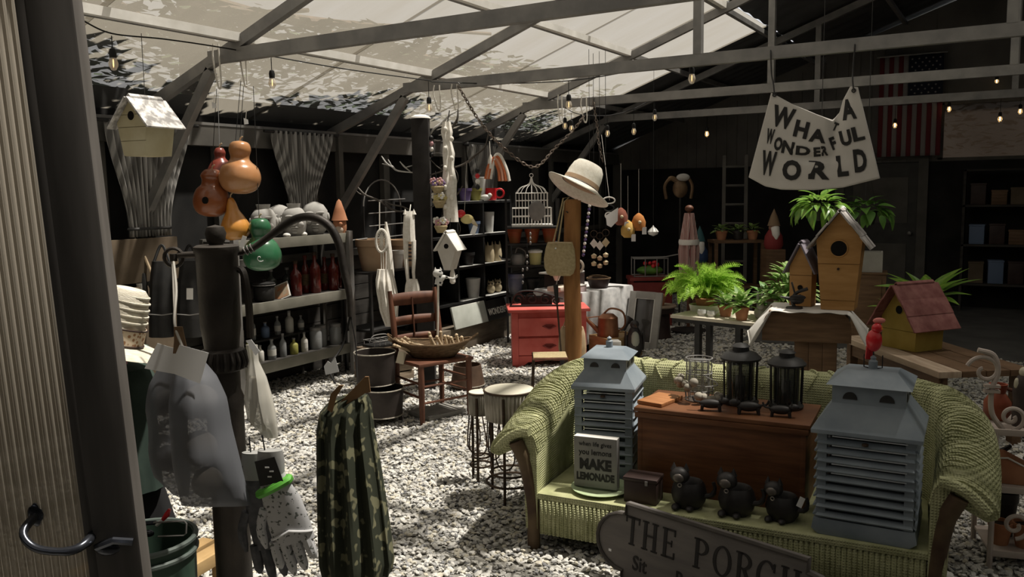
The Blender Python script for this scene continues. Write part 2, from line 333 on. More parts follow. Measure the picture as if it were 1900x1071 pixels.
# purlins
PX = [XP, -3.53, -2.55, -1.4, XRID]
for k, x in enumerate(PX):
    b = MB(); b.bar((x, -1.2, roofz(x) + 0.045), (x, YB, roofz(x) + 0.045), 0.045, 0.05); tag(b.build('trim_%d' % (k + 11), m_steel, smooth=False), 'steel roof purlin running to the back', kind='structure')
    b = MB(); b.bar((x + 0.05, -1.1, roofz(x) + 0.045), (x + 0.05, 8.2, roofz(x) + 0.045), 0.045, 0.055); tag(b.build('trim_%d' % (k + 21), m_white, smooth=False), 'white strip added along the roof purlin for its sunlit edge', kind='structure')  # white strip added to imitate the bright sunlit band on the purlin
# ---------------------------------------------------------------- gravel: angular pale chips instanced over the grit bed
def chip_mesh(k):
    rr = random.Random(k); bm = bmesh.new(); bmesh.ops.create_icosphere(bm, subdivisions=1, radius=1.0)
    ax = (rr.uniform(0.75, 1.1), rr.uniform(0.5, 0.8), rr.uniform(0.3, 0.45))
    for v in bm.verts:
        q = rr.uniform(0.72, 1.12); v.co = Vector((v.co.x * ax[0] * q, v.co.y * ax[1] * q, v.co.z * ax[2] * q))
    me = bpy.data.meshes.new('gravel_chip'); bm.to_mesh(me); bm.free(); return me
def gravel_mat(name, a, bcol):
    return mat(name, a, bcol, rough=0.9, scale=0.8, spec=0.2)
gm = [gravel_mat('gravel_pale', (0.50, 0.485, 0.45), (0.66, 0.645, 0.61)), gravel_mat('gravel_grey', (0.30, 0.295, 0.285), (0.44, 0.435, 0.42)), gravel_mat('gravel_buff', (0.50, 0.46, 0.37), (0.60, 0.57, 0.49)), gravel_mat('gravel_slate', (0.16, 0.16, 0.165), (0.26, 0.26, 0.265))]
def gravel():
    chips = bpy.data.collections.new('gravel_chips')
    picks = [0, 0, 0, 1, 1, 2, 0, 3]
    for k in range(8):
        me = chip_mesh(k); me.materials.append(gm[picks[k]]); o = bpy.data.objects.new('gravel_chip', me); chips.objects.link(o)
    P = []
    def fill(x0, x1, y0, y1, dens, s, keep):
        n = int((x1 - x0) * (y1 - y0) * dens); x = RNG.uniform(x0, x1, n); y = RNG.uniform(y0, y1, n)
        k = keep(x, y); x, y = x[k], y[k]
        P.append(np.stack([x, y, RNG.uniform(0.004, 0.016, len(x)), s * RNG.uniform(0.6, 1.3, len(x))], 1))
    dist = lambda x, y: np.sqrt(x * x + y * y)
    fwd = lambda x, y: -sin(YAW) * x + cos(YAW) * y
    vis = lambda x, y: (x > XL + 0.02) & (fwd(x, y) > 2.2) & ~((x > -2.45) & (y > 8.95))
    fill(-5.6, 1.6, 0.6, 9.0, 2600, 0.0175, lambda x, y: vis(x, y) & (dist(x, y) < 5.2))
    fill(-5.6, 1.6, 0.6, 9.6, 1700, 0.021, lambda x, y: vis(x, y) & (dist(x, y) >= 5.2) & (dist(x, y) < 8.2))
    fill(-5.6, 0.8, 4.0, 12.4, 900, 0.026, lambda x, y: vis(x, y) & (dist(x, y) >= 8.2))
    P = np.concatenate(P); N = len(P)
    me = bpy.data.meshes.new('gravel'); me.vertices.add(N); me.vertices.foreach_set('co', P[:, :3].astype(np.float32).ravel())
    a = me.attributes.new('sc', 'FLOAT', 'POINT'); a.data.foreach_set('value', P[:, 3].astype(np.float32))
    rot = np.stack([RNG.uniform(-0.55, 0.55, N), RNG.uniform(-0.55, 0.55, N), RNG.uniform(0, 6.283, N)], 1).astype(np.float32)
    a = me.attributes.new('rt', 'FLOAT_VECTOR', 'POINT'); a.data.foreach_set('vector', rot.ravel())
    o = bpy.data.objects.new('gravel', me); COL.objects.link(o)
    ng = bpy.data.node_groups.new('gravel_scatter', 'GeometryNodeTree')
    ng.interface.new_socket('Geometry', in_out='INPUT', socket_type='NodeSocketGeometry'); ng.interface.new_socket('Geometry', in_out='OUTPUT', socket_type='NodeSocketGeometry')
    n = ng.nodes; i = n.new('NodeGroupInput'); q = n.new('NodeGroupOutput'); iop = n.new('GeometryNodeInstanceOnPoints'); ci = n.new('GeometryNodeCollectionInfo')
    ci.inputs['Collection'].default_value = chips; ci.inputs['Separate Children'].default_value = True; ci.inputs['Reset Children'].default_value = True
    s1 = n.new('GeometryNodeInputNamedAttribute'); s1.data_type = 'FLOAT'; s1.inputs['Name'].default_value = 'sc'
    r1 = n.new('GeometryNodeInputNamedAttribute'); r1.data_type = 'FLOAT_VECTOR'; r1.inputs['Name'].default_value = 'rt'
    er = n.new('FunctionNodeEulerToRotation')
    iop.inputs['Pick Instance'].default_value = True
    L = ng.links; L.new(i.outputs[0], iop.inputs['Points']); L.new(ci.outputs[0], iop.inputs['Instance']); L.new(s1.outputs['Attribute'], iop.inputs['Scale'])
    L.new(r1.outputs['Attribute'], er.inputs[0]); L.new(er.outputs[0], iop.inputs['Rotation']); L.new(iop.outputs[0], q.inputs[0])
    md = o.modifiers.new('scatter', 'NODES'); md.node_group = ng
    tag(o, 'pale grey and buff angular gravel covering the ground', 'gravel', kind='stuff')
gravel()
# ---------------------------------------------------------------- tree outside, shading the lower left roof strip
tr = thing('tree', 'leafy tree outside whose shadow mottles the lower roof panels', 'tree', (-6.6, 5.6, 0), 0)
part(tr, 'trunk', m_iron, lambda b: b.tube(spline([(-0.6, 0, 0), (-0.5, 0.1, 2), (-0.3, 0, 4.2)]), 0.14, 10))
part(tr, 'branch', m_iron, lambda b: [b.tube(spline([(-0.35, 0, 3.0 + 0.1 * k), (0.3, (k - 3) * 0.9, 3.3 + 0.1 * (k % 3)), (1.0 + 0.2 * (k % 2), (k - 3) * 1.5, 3.25 + 0.12 * (k % 3))]), [0.035] * 10 + [0.02] * 3, 6) for k in range(7)])
def tree_leaves(b):
    rr = random.Random(3)
    def clump(cx, cy, cz, n, sp):
        for k in range(n):
            p = Vector((cx + rr.gauss(0, sp), cy + rr.gauss(0, sp * 1.5), cz + rr.gauss(0, sp * 0.6))); a = rr.uniform(0, 6.28); l = rr.uniform(0.06, 0.12)
            d = Vector((cos(a), sin(a), rr.uniform(-0.4, 0.2))) * l; s = Vector((-sin(a), cos(a), rr.uniform(-0.3, 0.3))) * l * 0.45
            b.add([p - d, p - d * 0.1 + s, p + d, p - d * 0.1 - s], [(0, 1, 2, 3)])
    for c in range(470):                                  # boughs hanging over the eave
        y = rr.uniform(-5.6, 5.0); u = rr.random() ** 1.5; edge = 0.22 * sin(y * 2.3) + 0.16 * sin(y * 5.1 + 1)
        clump(0.72 + u * (0.72 + edge), y, 2.75 + rr.uniform(0, 0.4), 14, 0.08)
    for c in range(900):                                  # crown behind the wall
        y = rr.uniform(-6.0, 9.0); x = rr.uniform(-1.6, 0.5); top = 3.15 + 0.3 * sin(y * 1.7) + 0.22 * sin(y * 4.3)
        clump(x, y, rr.uniform(1.8, top), 12, 0.16)
m_tleaf = mat('dark_tree_leaf', (0.012, 0.022, 0.008), (0.03, 0.05, 0.015), rough=0.6, scale=8)
o = part(tr, 'foliage', m_tleaf, tree_leaves, smooth=False, flip=False); o['kind'] = 'stuff'

t2 = thing('tree', 'leafy tree behind the back wall, shading its glowing panel', 'tree', (0.6, 14.6, 0), 0)
part(t2, 'trunk', m_iron, lambda b: b.tube(spline([(0, 0, 0), (0.1, 0, 1.6), (0, 0, 3.4)]), 0.12, 10))
def back_leaves(b):
    rr = random.Random(17)
    for c in range(260):
        cx, cy, cz = rr.uniform(-2.2, 2.0), rr.uniform(-0.7, 0.5), rr.uniform(2.2, 4.6)
        if abs(cx + 0.15) < 0.35 and 2.9 < cz < 4.3: continue
        for k in range(12):
            p = Vector((cx + rr.gauss(0, 0.14), cy + rr.gauss(0, 0.14), cz + rr.gauss(0, 0.12))); a = rr.uniform(0, 6.28); l = rr.uniform(0.06, 0.13)
            d = Vector((cos(a), sin(a), rr.uniform(-0.4, 0.2))) * l; s = Vector((-sin(a), cos(a), rr.uniform(-0.3, 0.3))) * l * 0.5
            b.add([p - d, p - d * 0.1 + s, p + d, p - d * 0.1 - s], [(0, 1, 2, 3)])
o = part(t2, 'foliage', m_tleaf, back_leaves, smooth=False, flip=False); o['kind'] = 'stuff'
# ---------------------------------------------------------------- green wicker sofa
SO = Vector((-1.033, 3.332, 0)); SRZ = rad(5.16); SM = Matrix.Translation(SO) @ Matrix.Rotation(SRZ, 4, 'Z')
SEAT = 0.27
def wicker_mat(name, c, c2):
    m = mat(name, c, c2, rough=0.75, scale=14); nt = m.node_tree; b = nt.nodes['Principled BSDF']
    tc = nt.nodes.new('ShaderNodeTexCoord'); ws = []
    for d in ('X', 'Z'):
        wv = nt.nodes.new('ShaderNodeTexWave'); wv.bands_direction = d; wv.inputs['Scale'].default_value = 28; wv.inputs['Distortion'].default_value = 0.8; nt.links.new(tc.outputs['Object'], wv.inputs['Vector']); ws.append(wv)
    mu = nt.nodes.new('ShaderNodeMath'); mu.operation = 'MULTIPLY'; nt.links.new(ws[0].outputs['Fac'], mu.inputs[0]); nt.links.new(ws[1].outputs['Fac'], mu.inputs[1])
    bp = nt.nodes.new('ShaderNodeBump'); bp.inputs['Strength'].default_value = 0.8; bp.inputs['Distance'].default_value = 0.006
    nt.links.new(mu.outputs[0], bp.inputs['Height']); nt.links.new(bp.outputs['Normal'], b.inputs['Normal']); return m
m_wick = wicker_mat('green_wicker', (0.32, 0.33, 0.17), (0.45, 0.455, 0.26))
m_wickd = mat('worn_brown_frame', (0.055, 0.03, 0.018), (0.11, 0.075, 0.04), rough=0.7, scale=9)
sofa = thing('wicker_sofa', 'old pale green wicker sofa with rolled arms, loaded with goods', 'sofa', SO, SRZ)
def seat_fn(b):
    b.box((0, 0.34, SEAT - 0.015), (1.62, 0.70, 0.03))
part(sofa, 'seat', m_wick, seat_fn, bevel=0.008)
def apron(b): b.grid(lambda u, v: Vector((-0.80 + 1.60 * u, 0.005 + 0.006 * cos(u * 80 * 2 * pi), 0.075 + v * (SEAT - 0.085))), 481, 2)
part(sofa, 'front_apron', m_wick, apron, solid=0.012)
HP = [(-0.86, -0.02, 0.555), (-0.875, 0.14, 0.585), (-0.885, 0.32, 0.635), (-0.88, 0.50, 0.70), (-0.84, 0.64, 0.745), (-0.75, 0.72, 0.765), (-0.6, 0.745, 0.77), (-0.2, 0.755, 0.765)]
HP = HP + [(-x, y, z) for x, y, z in HP[::-1]]
HPs = spline(HP, 5)
PR = [(-0.055, None, 0.10), (-0.055, -0.10), (-0.04, -0.03), (-0.005, 0.0), (0.05, 0.004), (0.11, -0.02), (0.155, -0.065), (0.165, -0.11), (0.13, -0.125), (0.06, -0.09), (0.01, -0.12), (0.0, None, 0.10)]
def shell_pts(k):
    p = HPs[k]; a = HPs[max(k - 1, 0)]; c = HPs[min(k + 1, len(HPs) - 1)]; t = (c - a); t.z = 0; t.normalize(); n = Vector((-t.y, t.x, 0))
    sc = 1.0 if abs(p.x) > 0.8 else 0.62
    return [Vector((p.x, p.y, 0)) + n * (q[0] * (sc if q[0] > 0 else 1)) + Vector((0, 0, q[2] if q[1] is None else p.z + q[1] * (1 if sc == 1 else 0.8))) for q in PR]
def shell(b):
    n = len(PR); vs = []; fs = []
    for k in range(len(HPs)): vs += shell_pts(k)
    for k in range(len(HPs) - 1): fs += [(k * n + i, k * n + (i + 1) % n, (k + 1) * n + (i + 1) % n, (k + 1) * n + i) for i in range(n)]
    fs += [tuple(range(n)), tuple(range(len(vs) - n, len(vs)))]; b.add(vs, fs)
part(sofa, 'arms_and_back', m_wick, shell, ang=50)
def strands(b):
    for k in range(len(HPs) - 1):
        for j in range(2 if abs(HPs[k].x) > 0.7 else 1):
            A = shell_pts(k); B = shell_pts(k + 1); w = j / 2 + 0.2
            pts = [A[i].lerp(B[i], w + 0.25 * sin(i * 1.7 + k)) + Vector((0, 0, 0.003)) for i in range(1, 9)]
            b.tube(spline(pts, 2), 0.0065, 5)
o = part(sofa, 'weave', m_wick, strands); o['kind'] = 'stuff'
for sx in (-1, 1):
    part(sofa, 'arm_post', m_wickd, lambda b: b.tube(spline([(sx * 0.90, -0.03, 0.51), (sx * 0.865, -0.02, 0.42), (sx * 0.835, 0.0, 0.22), (sx * 0.83, 0.0, 0.0)]), [0.035] * 6 + [0.03] * 13, 10))
    part(sofa, 'arm_scroll', m_wick, lambda b: b.tube([(sx * (0.83 + 0.165 * i / 8), -0.035, 0.555 + 0.008 - 0.1 * (i / 8) ** 2) for i in range(9)], 0.022, 8))
    part(sofa, 'leg', m_wickd, lambda b: b.tube([(sx * 0.80, 0.70, 0.12), (sx * 0.80, 0.72, 0)], 0.03, 10))
    part(sofa, 'arm_panel', m_wick, lambda b: b.grid(lambda u, v: Vector((sx * (0.852 - 0.018 * (1 - v)), 0.0 + 0.62 * u, 0.10 + v * (0.40 + 0.13 * u) + 0.0 * sin(u * 60))), 60, 4), solid=0.01)

def SL_(x, y, z=SEAT): return SM @ Vector((x, y, z))
# ---------------------------------------------------------------- slatted blue-grey lanterns (house shaped)
m_blue = mat('blue_grey_tin', (0.175, 0.21, 0.245), (0.25, 0.29, 0.325), rough=0.5, scale=7, bump=0.03, spec=0.4)
m_glint = mat('pale_blue_edge', (0.80, 0.84, 0.88), rough=0.3, spec=0.6)
def house_lantern(loc, rz, W, H, n, label, finial):
    t = thing('slatted_lantern', label, 'lantern', loc, rz, 'slatted lanterns on the sofa')
    h = W / 2
    part(t, 'base', m_blue, lambda b: b.prism([(-h * 1.04, 0.02), (-h * 0.9, 0.0), (h * 0.9, 0.0), (h * 1.04, 0.02), (h * 1.0, H * 0.16), (-h * 1.0, H * 0.16)], W * 0.98), bevel=0.004)
    for sx in (-1, 1):
        for sy in (-1, 1):
            part(t, 'corner_post', m_blue, lambda b: b.box((sx * h * 0.86, sy * h * 0.86, H * 0.55), (0.035, 0.035, H * 0.92)), smooth=False)
    for k in range(n):
        z = H * 0.17 + (H * 0.80) * (k + 0.5) / n
        def slat(b):
            for a in range(4):
                M = Matrix.Rotation(a * pi / 2, 4, 'Z')
                q = [M @ Vector(p) for p in ((-h * 0.95, -h * 1.02, z - 0.010), (h * 0.95, -h * 1.02, z - 0.010), (h * 0.90, -h * 0.90, z + 0.006), (-h * 0.90, -h * 0.90, z + 0.006), (-h * 0.95, -h * 1.0, z - 0.016), (h * 0.95, -h * 1.0, z - 0.016), (h * 0.9, -h * 0.88, z - 0.001), (-h * 0.9, -h * 0.88, z - 0.001))]
                b.add(q, [(0, 1, 2, 3), (7, 6, 5, 4), (0, 4, 5, 1), (2, 6, 7, 3), (1, 5, 6, 2), (0, 3, 7, 4)])
        part(t, 'slat', m_blue, slat, smooth=False)
        if k > n * 0.35: part(t, 'wire', m_glint, lambda b: b.tube([(-h * 0.66, -h * 0.96, z + 0.017), (h * 0.80, -h * 0.96, z + 0.017)], 0.0026, 5))
    part(t, 'inner_shade', mat('interior_shade', (0.05, 0.06, 0.07), rough=0.8), lambda b: b.box((0, 0, H * 0.52), (W * 0.72, W * 0.72, H * 0.74)), smooth=False)  # solid dark box stands in for the shaded interior behind the slats
    c = W * 0.36
    part(t, 'eave', m_blue, lambda b: b.box((0, 0, H + 0.005), (W * 1.08, W * 1.08, 0.018)), bevel=0.003)
    def roof(b):
        e = W * 0.54; z0, z1 = H + 0.012, H + W * 0.30
        b.add([(-e, -e, z0), (e, -e, z0), (e, e, z0), (-e, e, z0), (-c, -c, z1), (c, -c, z1), (c, c, z1), (-c, c, z1)], [(0, 1, 5, 4), (1, 2, 6, 5), (2, 3, 7, 6), (3, 0, 4, 7), (3, 2, 1, 0), (4, 5, 6, 7)])
    part(t, 'roof', m_blue, roof, smooth=False)
    z1 = H + W * 0.30; z2 = z1 + W * 0.20
    part(t, 'cupola', m_blue, lambda b: b.box((0, 0, (z1 + z2) / 2), (c * 2, c * 2, z2 - z1)), smooth=False)
    for a in range(4):
        M = Matrix.Rotation(a * pi / 2, 4, 'Z')
        for sx in (-1, 1):
            arch = [(sx * c * 0.5 + 0.028 * W / 0.38 * cos(pi * i / 10), z1 + W * 0.05 + 0.030 * W / 0.38 * sin(pi * i / 10)) for i in range(11)]
            part(t, 'arch_opening', m_black, lambda b: b.prism(arch, 0.006, M @ Matrix.Translation((0, -c, 0))), smooth=False)
    def cap(b):
        e = c * 1.16; f = c * 0.72; z3 = z2 + W * 0.13
        b.add([(-e, -e, z2), (e, -e, z2), (e, e, z2), (-e, e, z2), (-f, -f * .6, z3), (f, -f * .6, z3), (f, f * .6, z3), (-f, f * .6, z3)], [(0, 1, 5, 4), (1, 2, 6, 5), (2, 3, 7, 6), (3, 0, 4, 7), (3, 2, 1, 0), (4, 5, 6, 7)])
    part(t, 'cap_roof', m_blue, cap, smooth=False)
    z3 = z2 + W * 0.13
    part(t, 'finial', m_blue, lambda b: b.lathe([(0.017, z3 - 0.005), (0.017, z3 + 0.03), (0.009, z3 + 0.036), (0.012, z3 + 0.045), (0.0, z3 + 0.055)], 12))
    part(t, 'latch', m_iron, lambda b: b.lathe([(0.012, -0.004), (0.012, 0.004)], 10, (0, -h * 1.04, H - 0.03)), smooth=False)
    if finial: part(t, 'bail', m_black, lambda b: b.tube([(-0.034, 0, z3 + 0.055), (-0.034, 0, z3 + 0.005), (-0.012, 0, z3), (0.012, 0, z3), (0.034, 0, z3 + 0.005), (0.034, 0, z3 + 0.055)], 0.0025, 5))
    return z3
CR = SL_(0.585, 0.19)
zt = house_lantern(CR, rad(2), 0.37, 0.42, 9, 'large blue grey slatted house lantern with a red bird on top', True)
house_lantern(SL_(-0.605, 0.42), rad(12), 0.285, 0.44, 8, 'smaller blue grey slatted house lantern behind the lemonade block', False)
# red bird on the big lantern
m_red = mat('glossy_red', (0.55, 0.012, 0.02), (0.65, 0.03, 0.035), rough=0.3, spec=0.5)
bp = CR + Vector((0.0, 0, zt + 0.055))
t = thing('red_bird', 'glossy red bird ornament perched on the big slatted lantern', 'ornament', bp, YAW)
part(t, 'body', m_red, lambda b: b.ell((0, 0, 0.058), (0.030, 0.034, 0.045), 14, 10))
part(t, 'head', m_red, lambda b: (b.ell((0.008, -0.006, 0.108), 0.021, 12, 8), b.lathe([(0.012, 0), (0.005, 0.02), (0, 0.03)], 8, (0.014, 0, 0.118))))
part(t, 'tail', m_red, lambda b: b.box((-0.008, 0.02, 0.008), (0.028, 0.012, 0.06), rx=0.2), bevel=0.003)
part(t, 'crest', mat('pink_red', (0.75, 0.25, 0.22), rough=0.5), lambda b: b.ell((0.018, 0.0, 0.138), (0.026, 0.012, 0.012), 10, 6))
part(t, 'beak', mat('orange_beak', (0.6, 0.2, 0.03)), lambda b: b.lathe([(0.007, 0), (0, 0.016)], 8, (0.02, -0.02, 0.106)))
part(t, 'peg', m_black, lambda b: b.tube([(0, 0, -0.001), (0, 0, 0.02)], 0.003, 6))
# ---------------------------------------------------------------- wooden chest on the seat
m_chest = mat('red_brown_wood', (0.105, 0.038, 0.014), (0.17, 0.068, 0.026), rough=0.55, scale=5, stretch=(1, 1, 9), spec=0.35, bump=0.05)
CH = SL_(-0.03, 0.40); cw, cdp, chh = 0.74, 0.34, 0.37
t = thing('wooden_chest', 'open red brown wooden chest standing on the sofa seat', 'chest', CH, SRZ - rad(1))
part(t, 'front_panel', m_chest, lambda b: b.box((0, -cdp / 2, chh / 2), (cw - 0.04, 0.018, chh)), bevel=0.002)
part(t, 'back_panel', m_chest, lambda b: b.box((0, cdp / 2, chh / 2), (cw - 0.04, 0.018, chh)), bevel=0.002)
for sx in (-1, 1): part(t, 'side_panel', m_chest, lambda b: b.box((sx * (cw / 2 - 0.012), 0, chh / 2), (0.022, cdp + 0.02, chh)), bevel=0.002)
part(t, 'top_board', m_chest, lambda b: b.box((0, 0, chh + 0.008), (cw + 0.03, cdp + 0.04, 0.018)), bevel=0.003)
part(t, 'rim_strip', m_chest, lambda b: b.box((0, -cdp / 2 - 0.016, chh - 0.015), (cw + 0.02, 0.012, 0.024)), bevel=0.002)
CT = SEAT + chh + 0.017
CMX = Matrix.Translation(CH) @ Matrix.Rotation(SRZ - rad(1), 4, 'Z')
def CL(x, y, z=0.0): p = CMX @ Vector((x, y, 0)); p.z = CT + z; return p
b = MB(); b.box((0, 0, 0.009), (0.13, 0.20, 0.018)); o = b.build('wood_block', mat('orange_wood', (0.30, 0.12, 0.045), (0.40, 0.18, 0.07), rough=0.5, scale=6, stretch=(1, 8, 1)), bevel=0.003, loc=CL(-0.305, -0.04), rz=SRZ - 0.25); tag(o, 'orange wooden plank lying on the left end of the chest', 'board')
# beaded wire jar
m_bead = mat('clay_bead', (0.22, 0.20, 0.165), (0.34, 0.31, 0.26), rough=0.8)
t = thing('beaded_wire_jar', 'wire jar wound with clay beads on the chest', 'jar', CL(-0.15, 0.07), 0)
def wire_jar(b):
    for k in range(12):
        a = 2 * pi * k / 12; b.tube([(r * cos(a), r * sin(a), z) for r, z in ((0.060, 0.0), (0.066, 0.05), (0.058, 0.13), (0.060, 0.20))], 0.0022, 5)
    for r, z in ((0.061, 0.003), (0.068, 0.05), (0.06, 0.13), (0.061, 0.20)): b.tube(circle((0, 0, z), r, 22), 0.003, 5, True)
part(t, 'wire_frame', m_steel, wire_jar)
part(t, 'glass', glass_mat('jar_glass', (0.5, 0.5, 0.48), 0.72), lambda b: b.lathe([(0.05, 0.004), (0.055, 0.05), (0.05, 0.13), (0.052, 0.19)], 20))
part(t, 'handle_ring', m_steel, lambda b: b.tube(spline([(0.04, -0.04, 0.125), (0.085, -0.05, 0.11), (0.11, -0.07, 0.095), (0.06, -0.09, 0.085)]), 0.0028, 5))
rr = random.Random(4)
for k in range(15):
    a = -pi * 0.98 + k * 0.26; r = 0.088 + 0.012 * (k % 2); z = 0.095 - 0.008 * k if k > 6 else 0.10 - 0.006 * (k % 3) * 2
    part(t, 'bead', m_bead, lambda b: b.ell((r * cos(a), r * sin(a), max(z, 0.018)), 0.017 + 0.005 * rr.random(), 10, 7))
# black lanterns on the chest
def black_lantern(loc, H, R, label):
    t = thing('black_lantern', label, 'lantern', loc, 0, 'round black lanterns on the chest')
    part(t, 'base', m_black, lambda b: b.lathe([(R * 0.95, 0), (R, 0.012), (R * 0.9, 0.024), (R * 0.3, 0.026)], 24))
    for k in range(10): part(t, 'cage_bar', m_black, lambda b: b.tube([(R * 0.88 * cos(k * pi / 5), R * 0.88 * sin(k * pi / 5), 0.02), (R * 0.92 * cos(k * pi / 5), R * 0.92 * sin(k * pi / 5), H * 0.74)], 0.004, 6))
    part(t, 'glass', glass_mat('smoked_glass', (0.03, 0.032, 0.03), 0.35), lambda b: b.lathe([(R * 0.7, 0.026), (R * 0.76, H * 0.7)], 24))
    part(t, 'lid', m_black, lambda b: b.lathe([(R * 1.08, H * 0.73), (R * 1.1, H * 0.76), (R * 0.85, H * 0.83), (R * 0.45, H * 0.87), (R * 0.42, H * 0.93), (R * 0.5, H * 0.94), (R * 0.3, H * 0.98), (0, H)], 28))
    part(t, 'candle', mat('wax', (0.30, 0.29, 0.26), rough=0.5), lambda b: b.lathe([(0.022, 0.026), (0.022, H * 0.45), (0, H * 0.46)], 14))
    part(t, 'bail', m_black, lambda b: b.tube([(R * 0.9 * cos(pi * i / 12), 0, H * 0.76 + H * 0.08 * sin(pi * i / 12)) for i in range(13)], 0.003, 5))
black_lantern(CL(0.04, 0.08), 0.285, 0.085, 'round black lantern beside the beaded jar')
black_lantern(CL(0.245, 0.08), 0.27, 0.078, 'round black lantern at the right end of the chest')
# small dark iron animals lying on the chest
m_gun = mat('dark_cast_iron', (0.016, 0.014, 0.014), (0.034, 0.030, 0.029), rough=0.5, spec=0.4, scale=15)
def iron_animal(loc, rz, s, label):
    t = thing('iron_animal', label, 'figurine', loc, rz, 'small iron animals on the chest')
    part(t, 'body', m_gun, lambda b: b.ell((0, 0, 0.034 * s), (0.055 * s, 0.022 * s, 0.022 * s), 12, 8))
    part(t, 'head', m_gun, lambda b: (b.ell((0.06 * s, 0, 0.05 * s), (0.026 * s, 0.017 * s, 0.017 * s), 10, 7), b.lathe([(0.006 * s, 0), (0, 0.018 * s)], 6, (0.05 * s, 0.008 * s, 0.06 * s)), b.lathe([(0.006 * s, 0), (0, 0.018 * s)], 6, (0.05 * s, -0.008 * s, 0.06 * s))))
    for sx in (-1, 1):
        for sy in (-1, 1): part(t, 'leg', m_gun, lambda b: b.tube([(sx * 0.038 * s, sy * 0.013 * s, 0.03 * s), (sx * 0.042 * s, sy * 0.014 * s, 0)], [0.009 * s, 0.007 * s], 7))
    part(t, 'tail', m_gun, lambda b: b.tube(spline([(-0.05 * s, 0, 0.04 * s), (-0.075 * s, 0, 0.045 * s), (-0.085 * s, 0.004 * s, 0.065 * s)]), 0.005 * s, 6))
iron_animal(CL(-0.05, -0.11), SRZ + 0.2, 0.95, 'small dark iron animal in front of the beaded jar')
iron_animal(CL(0.115, -0.10), SRZ - 2.9, 1.0, 'small dark iron animal below the two black lanterns')
iron_animal(CL(0.25, -0.09), SRZ + 0.1, 0.9, 'small dark iron animal at the right end of the chest')
# ---------------------------------------------------------------- black cat planters on the seat
def cat_planter(loc, rz, s, label, tagc=False):
    t = thing('cat_planter', label, 'planter', loc, rz, 'dark cat planters on the sofa seat')
    part(t, 'body', m_gun, lambda b: b.lathe([(0.045 * s, 0), (0.066 * s, 0.03 * s), (0.074 * s, 0.065 * s), (0.066 * s, 0.10 * s), (0.055 * s, 0.118 * s), (0.048 * s, 0.112 * s), (0.04 * s, 0.08 * s)], 22, sx=1.05))
    def head(b):
        b.ell((-0.035 * s, -0.035 * s, 0.15 * s), (0.043 * s, 0.036 * s, 0.036 * s), 14, 10)
        for e in (-1, 1): b.lathe([(0.016 * s, 0), (0.0, 0.034 * s)], 6, (-0.035 * s + e * 0.026 * s, -0.03 * s, 0.172 * s))
    part(t, 'head', m_gun, head)
    part(t, 'muzzle', mat('pewter', (0.16, 0.14, 0.125), rough=0.4, metal=0.5), lambda b: b.ell((-0.037 * s, -0.064 * s, 0.146 * s), (0.024 * s, 0.012 * s, 0.02 * s), 12, 8))
    part(t, 'collar_medal', mat('pale_pewter', (0.42, 0.38, 0.34), rough=0.3, metal=0.6), lambda b: b.tube(circle((-0.03 * s, -0.073 * s, 0.118 * s), 0.008 * s, 10, (0, 1, 0)), 0.0025 * s, 5, True))
    part(t, 'tail', m_gun, lambda b: b.tube(spline([(0.06 * s, -0.02 * s, 0.06 * s), (0.098 * s, -0.02 * s, 0.07 * s), (0.112 * s, -0.02 * s, 0.10 * s), (0.105 * s, -0.018 * s, 0.128 * s)]), [0.011 * s] * 10 + [0.008 * s] * 9, 8))
    for e in (-1, 1): part(t, 'paw', m_gun, lambda b: b.ell((-0.02 * s + e * 0.03 * s, -0.055 * s, 0.014 * s), (0.018 * s, 0.028 * s, 0.014 * s), 10, 6))
    if tagc: part(t, 'price_tag', m_paper, lambda b: b.box((0.088 * s, -0.05 * s, 0.115 * s), (0.022, 0.001, 0.045), ry=0.35), smooth=False)
cat_planter(SL_(-0.13, 0.10), SRZ + 0.1, 1.0, 'dark cat planter with raised tail, first right of the dark box')
cat_planter(SL_(0.075, 0.10), SRZ, 1.02, 'dark cat planter with raised tail, between two others')
cat_planter(SL_(0.262, 0.11), SRZ - 0.1, 0.92, 'dark cat planter with a white price tag beside the big slatted lantern', True)
t = thing('dark_box', 'dark brown lidded box on the seat next to the lemonade block', 'box', SL_(-0.335, 0.10), SRZ)
m_dbr = mat('dark_brown', (0.030, 0.018, 0.016), (0.05, 0.03, 0.026), rough=0.5)
part(t, 'body', m_dbr, lambda b: b.box((0, 0, 0.05), (0.15, 0.11, 0.10)), bevel=0.006)
part(t, 'lid', m_dbr, lambda b: b.box((0, 0, 0.108), (0.158, 0.118, 0.018)), bevel=0.007)
part(t, 'clasp', m_steel, lambda b: b.box((0.03, -0.06, 0.098), (0.012, 0.004, 0.02)), smooth=False)
# ---------------------------------------------------------------- lemonade block and plate
m_plate = mat('pale_green_glaze', (0.45, 0.56, 0.33), (0.52, 0.62, 0.40), rough=0.25, spec=0.5)
b = MB(); b.lathe([(0.06, 0.0), (0.075, 0.004), (0.135, 0.016), (0.138, 0.02), (0.13, 0.019), (0.072, 0.010), (0.0, 0.009)], 32); o = b.build('plate', m_plate, loc=SL_(-0.55, 0.14)); tag(o, 'pale green plate under the lemonade block', 'plate')
t = thing('word_block', 'grey wooden block reading when life gives you lemons make lemonade', 'sign', SL_(-0.565, 0.125, SEAT + 0.021), SRZ + rad(3))
m_grey = mat('warm_grey_paint', (0.20, 0.195, 0.185), (0.23, 0.225, 0.21), rough=0.75)
part(t, 'block', m_grey, lambda b: b.box((0, 0, 0.118), (0.205, 0.045, 0.236)), bevel=0.002)
part(t, 'lit_top', m_white, lambda b: b.box((0, 0, 0.2365), (0.203, 0.043, 0.001)), smooth=False)  # white top face imitates light falling on the block from above
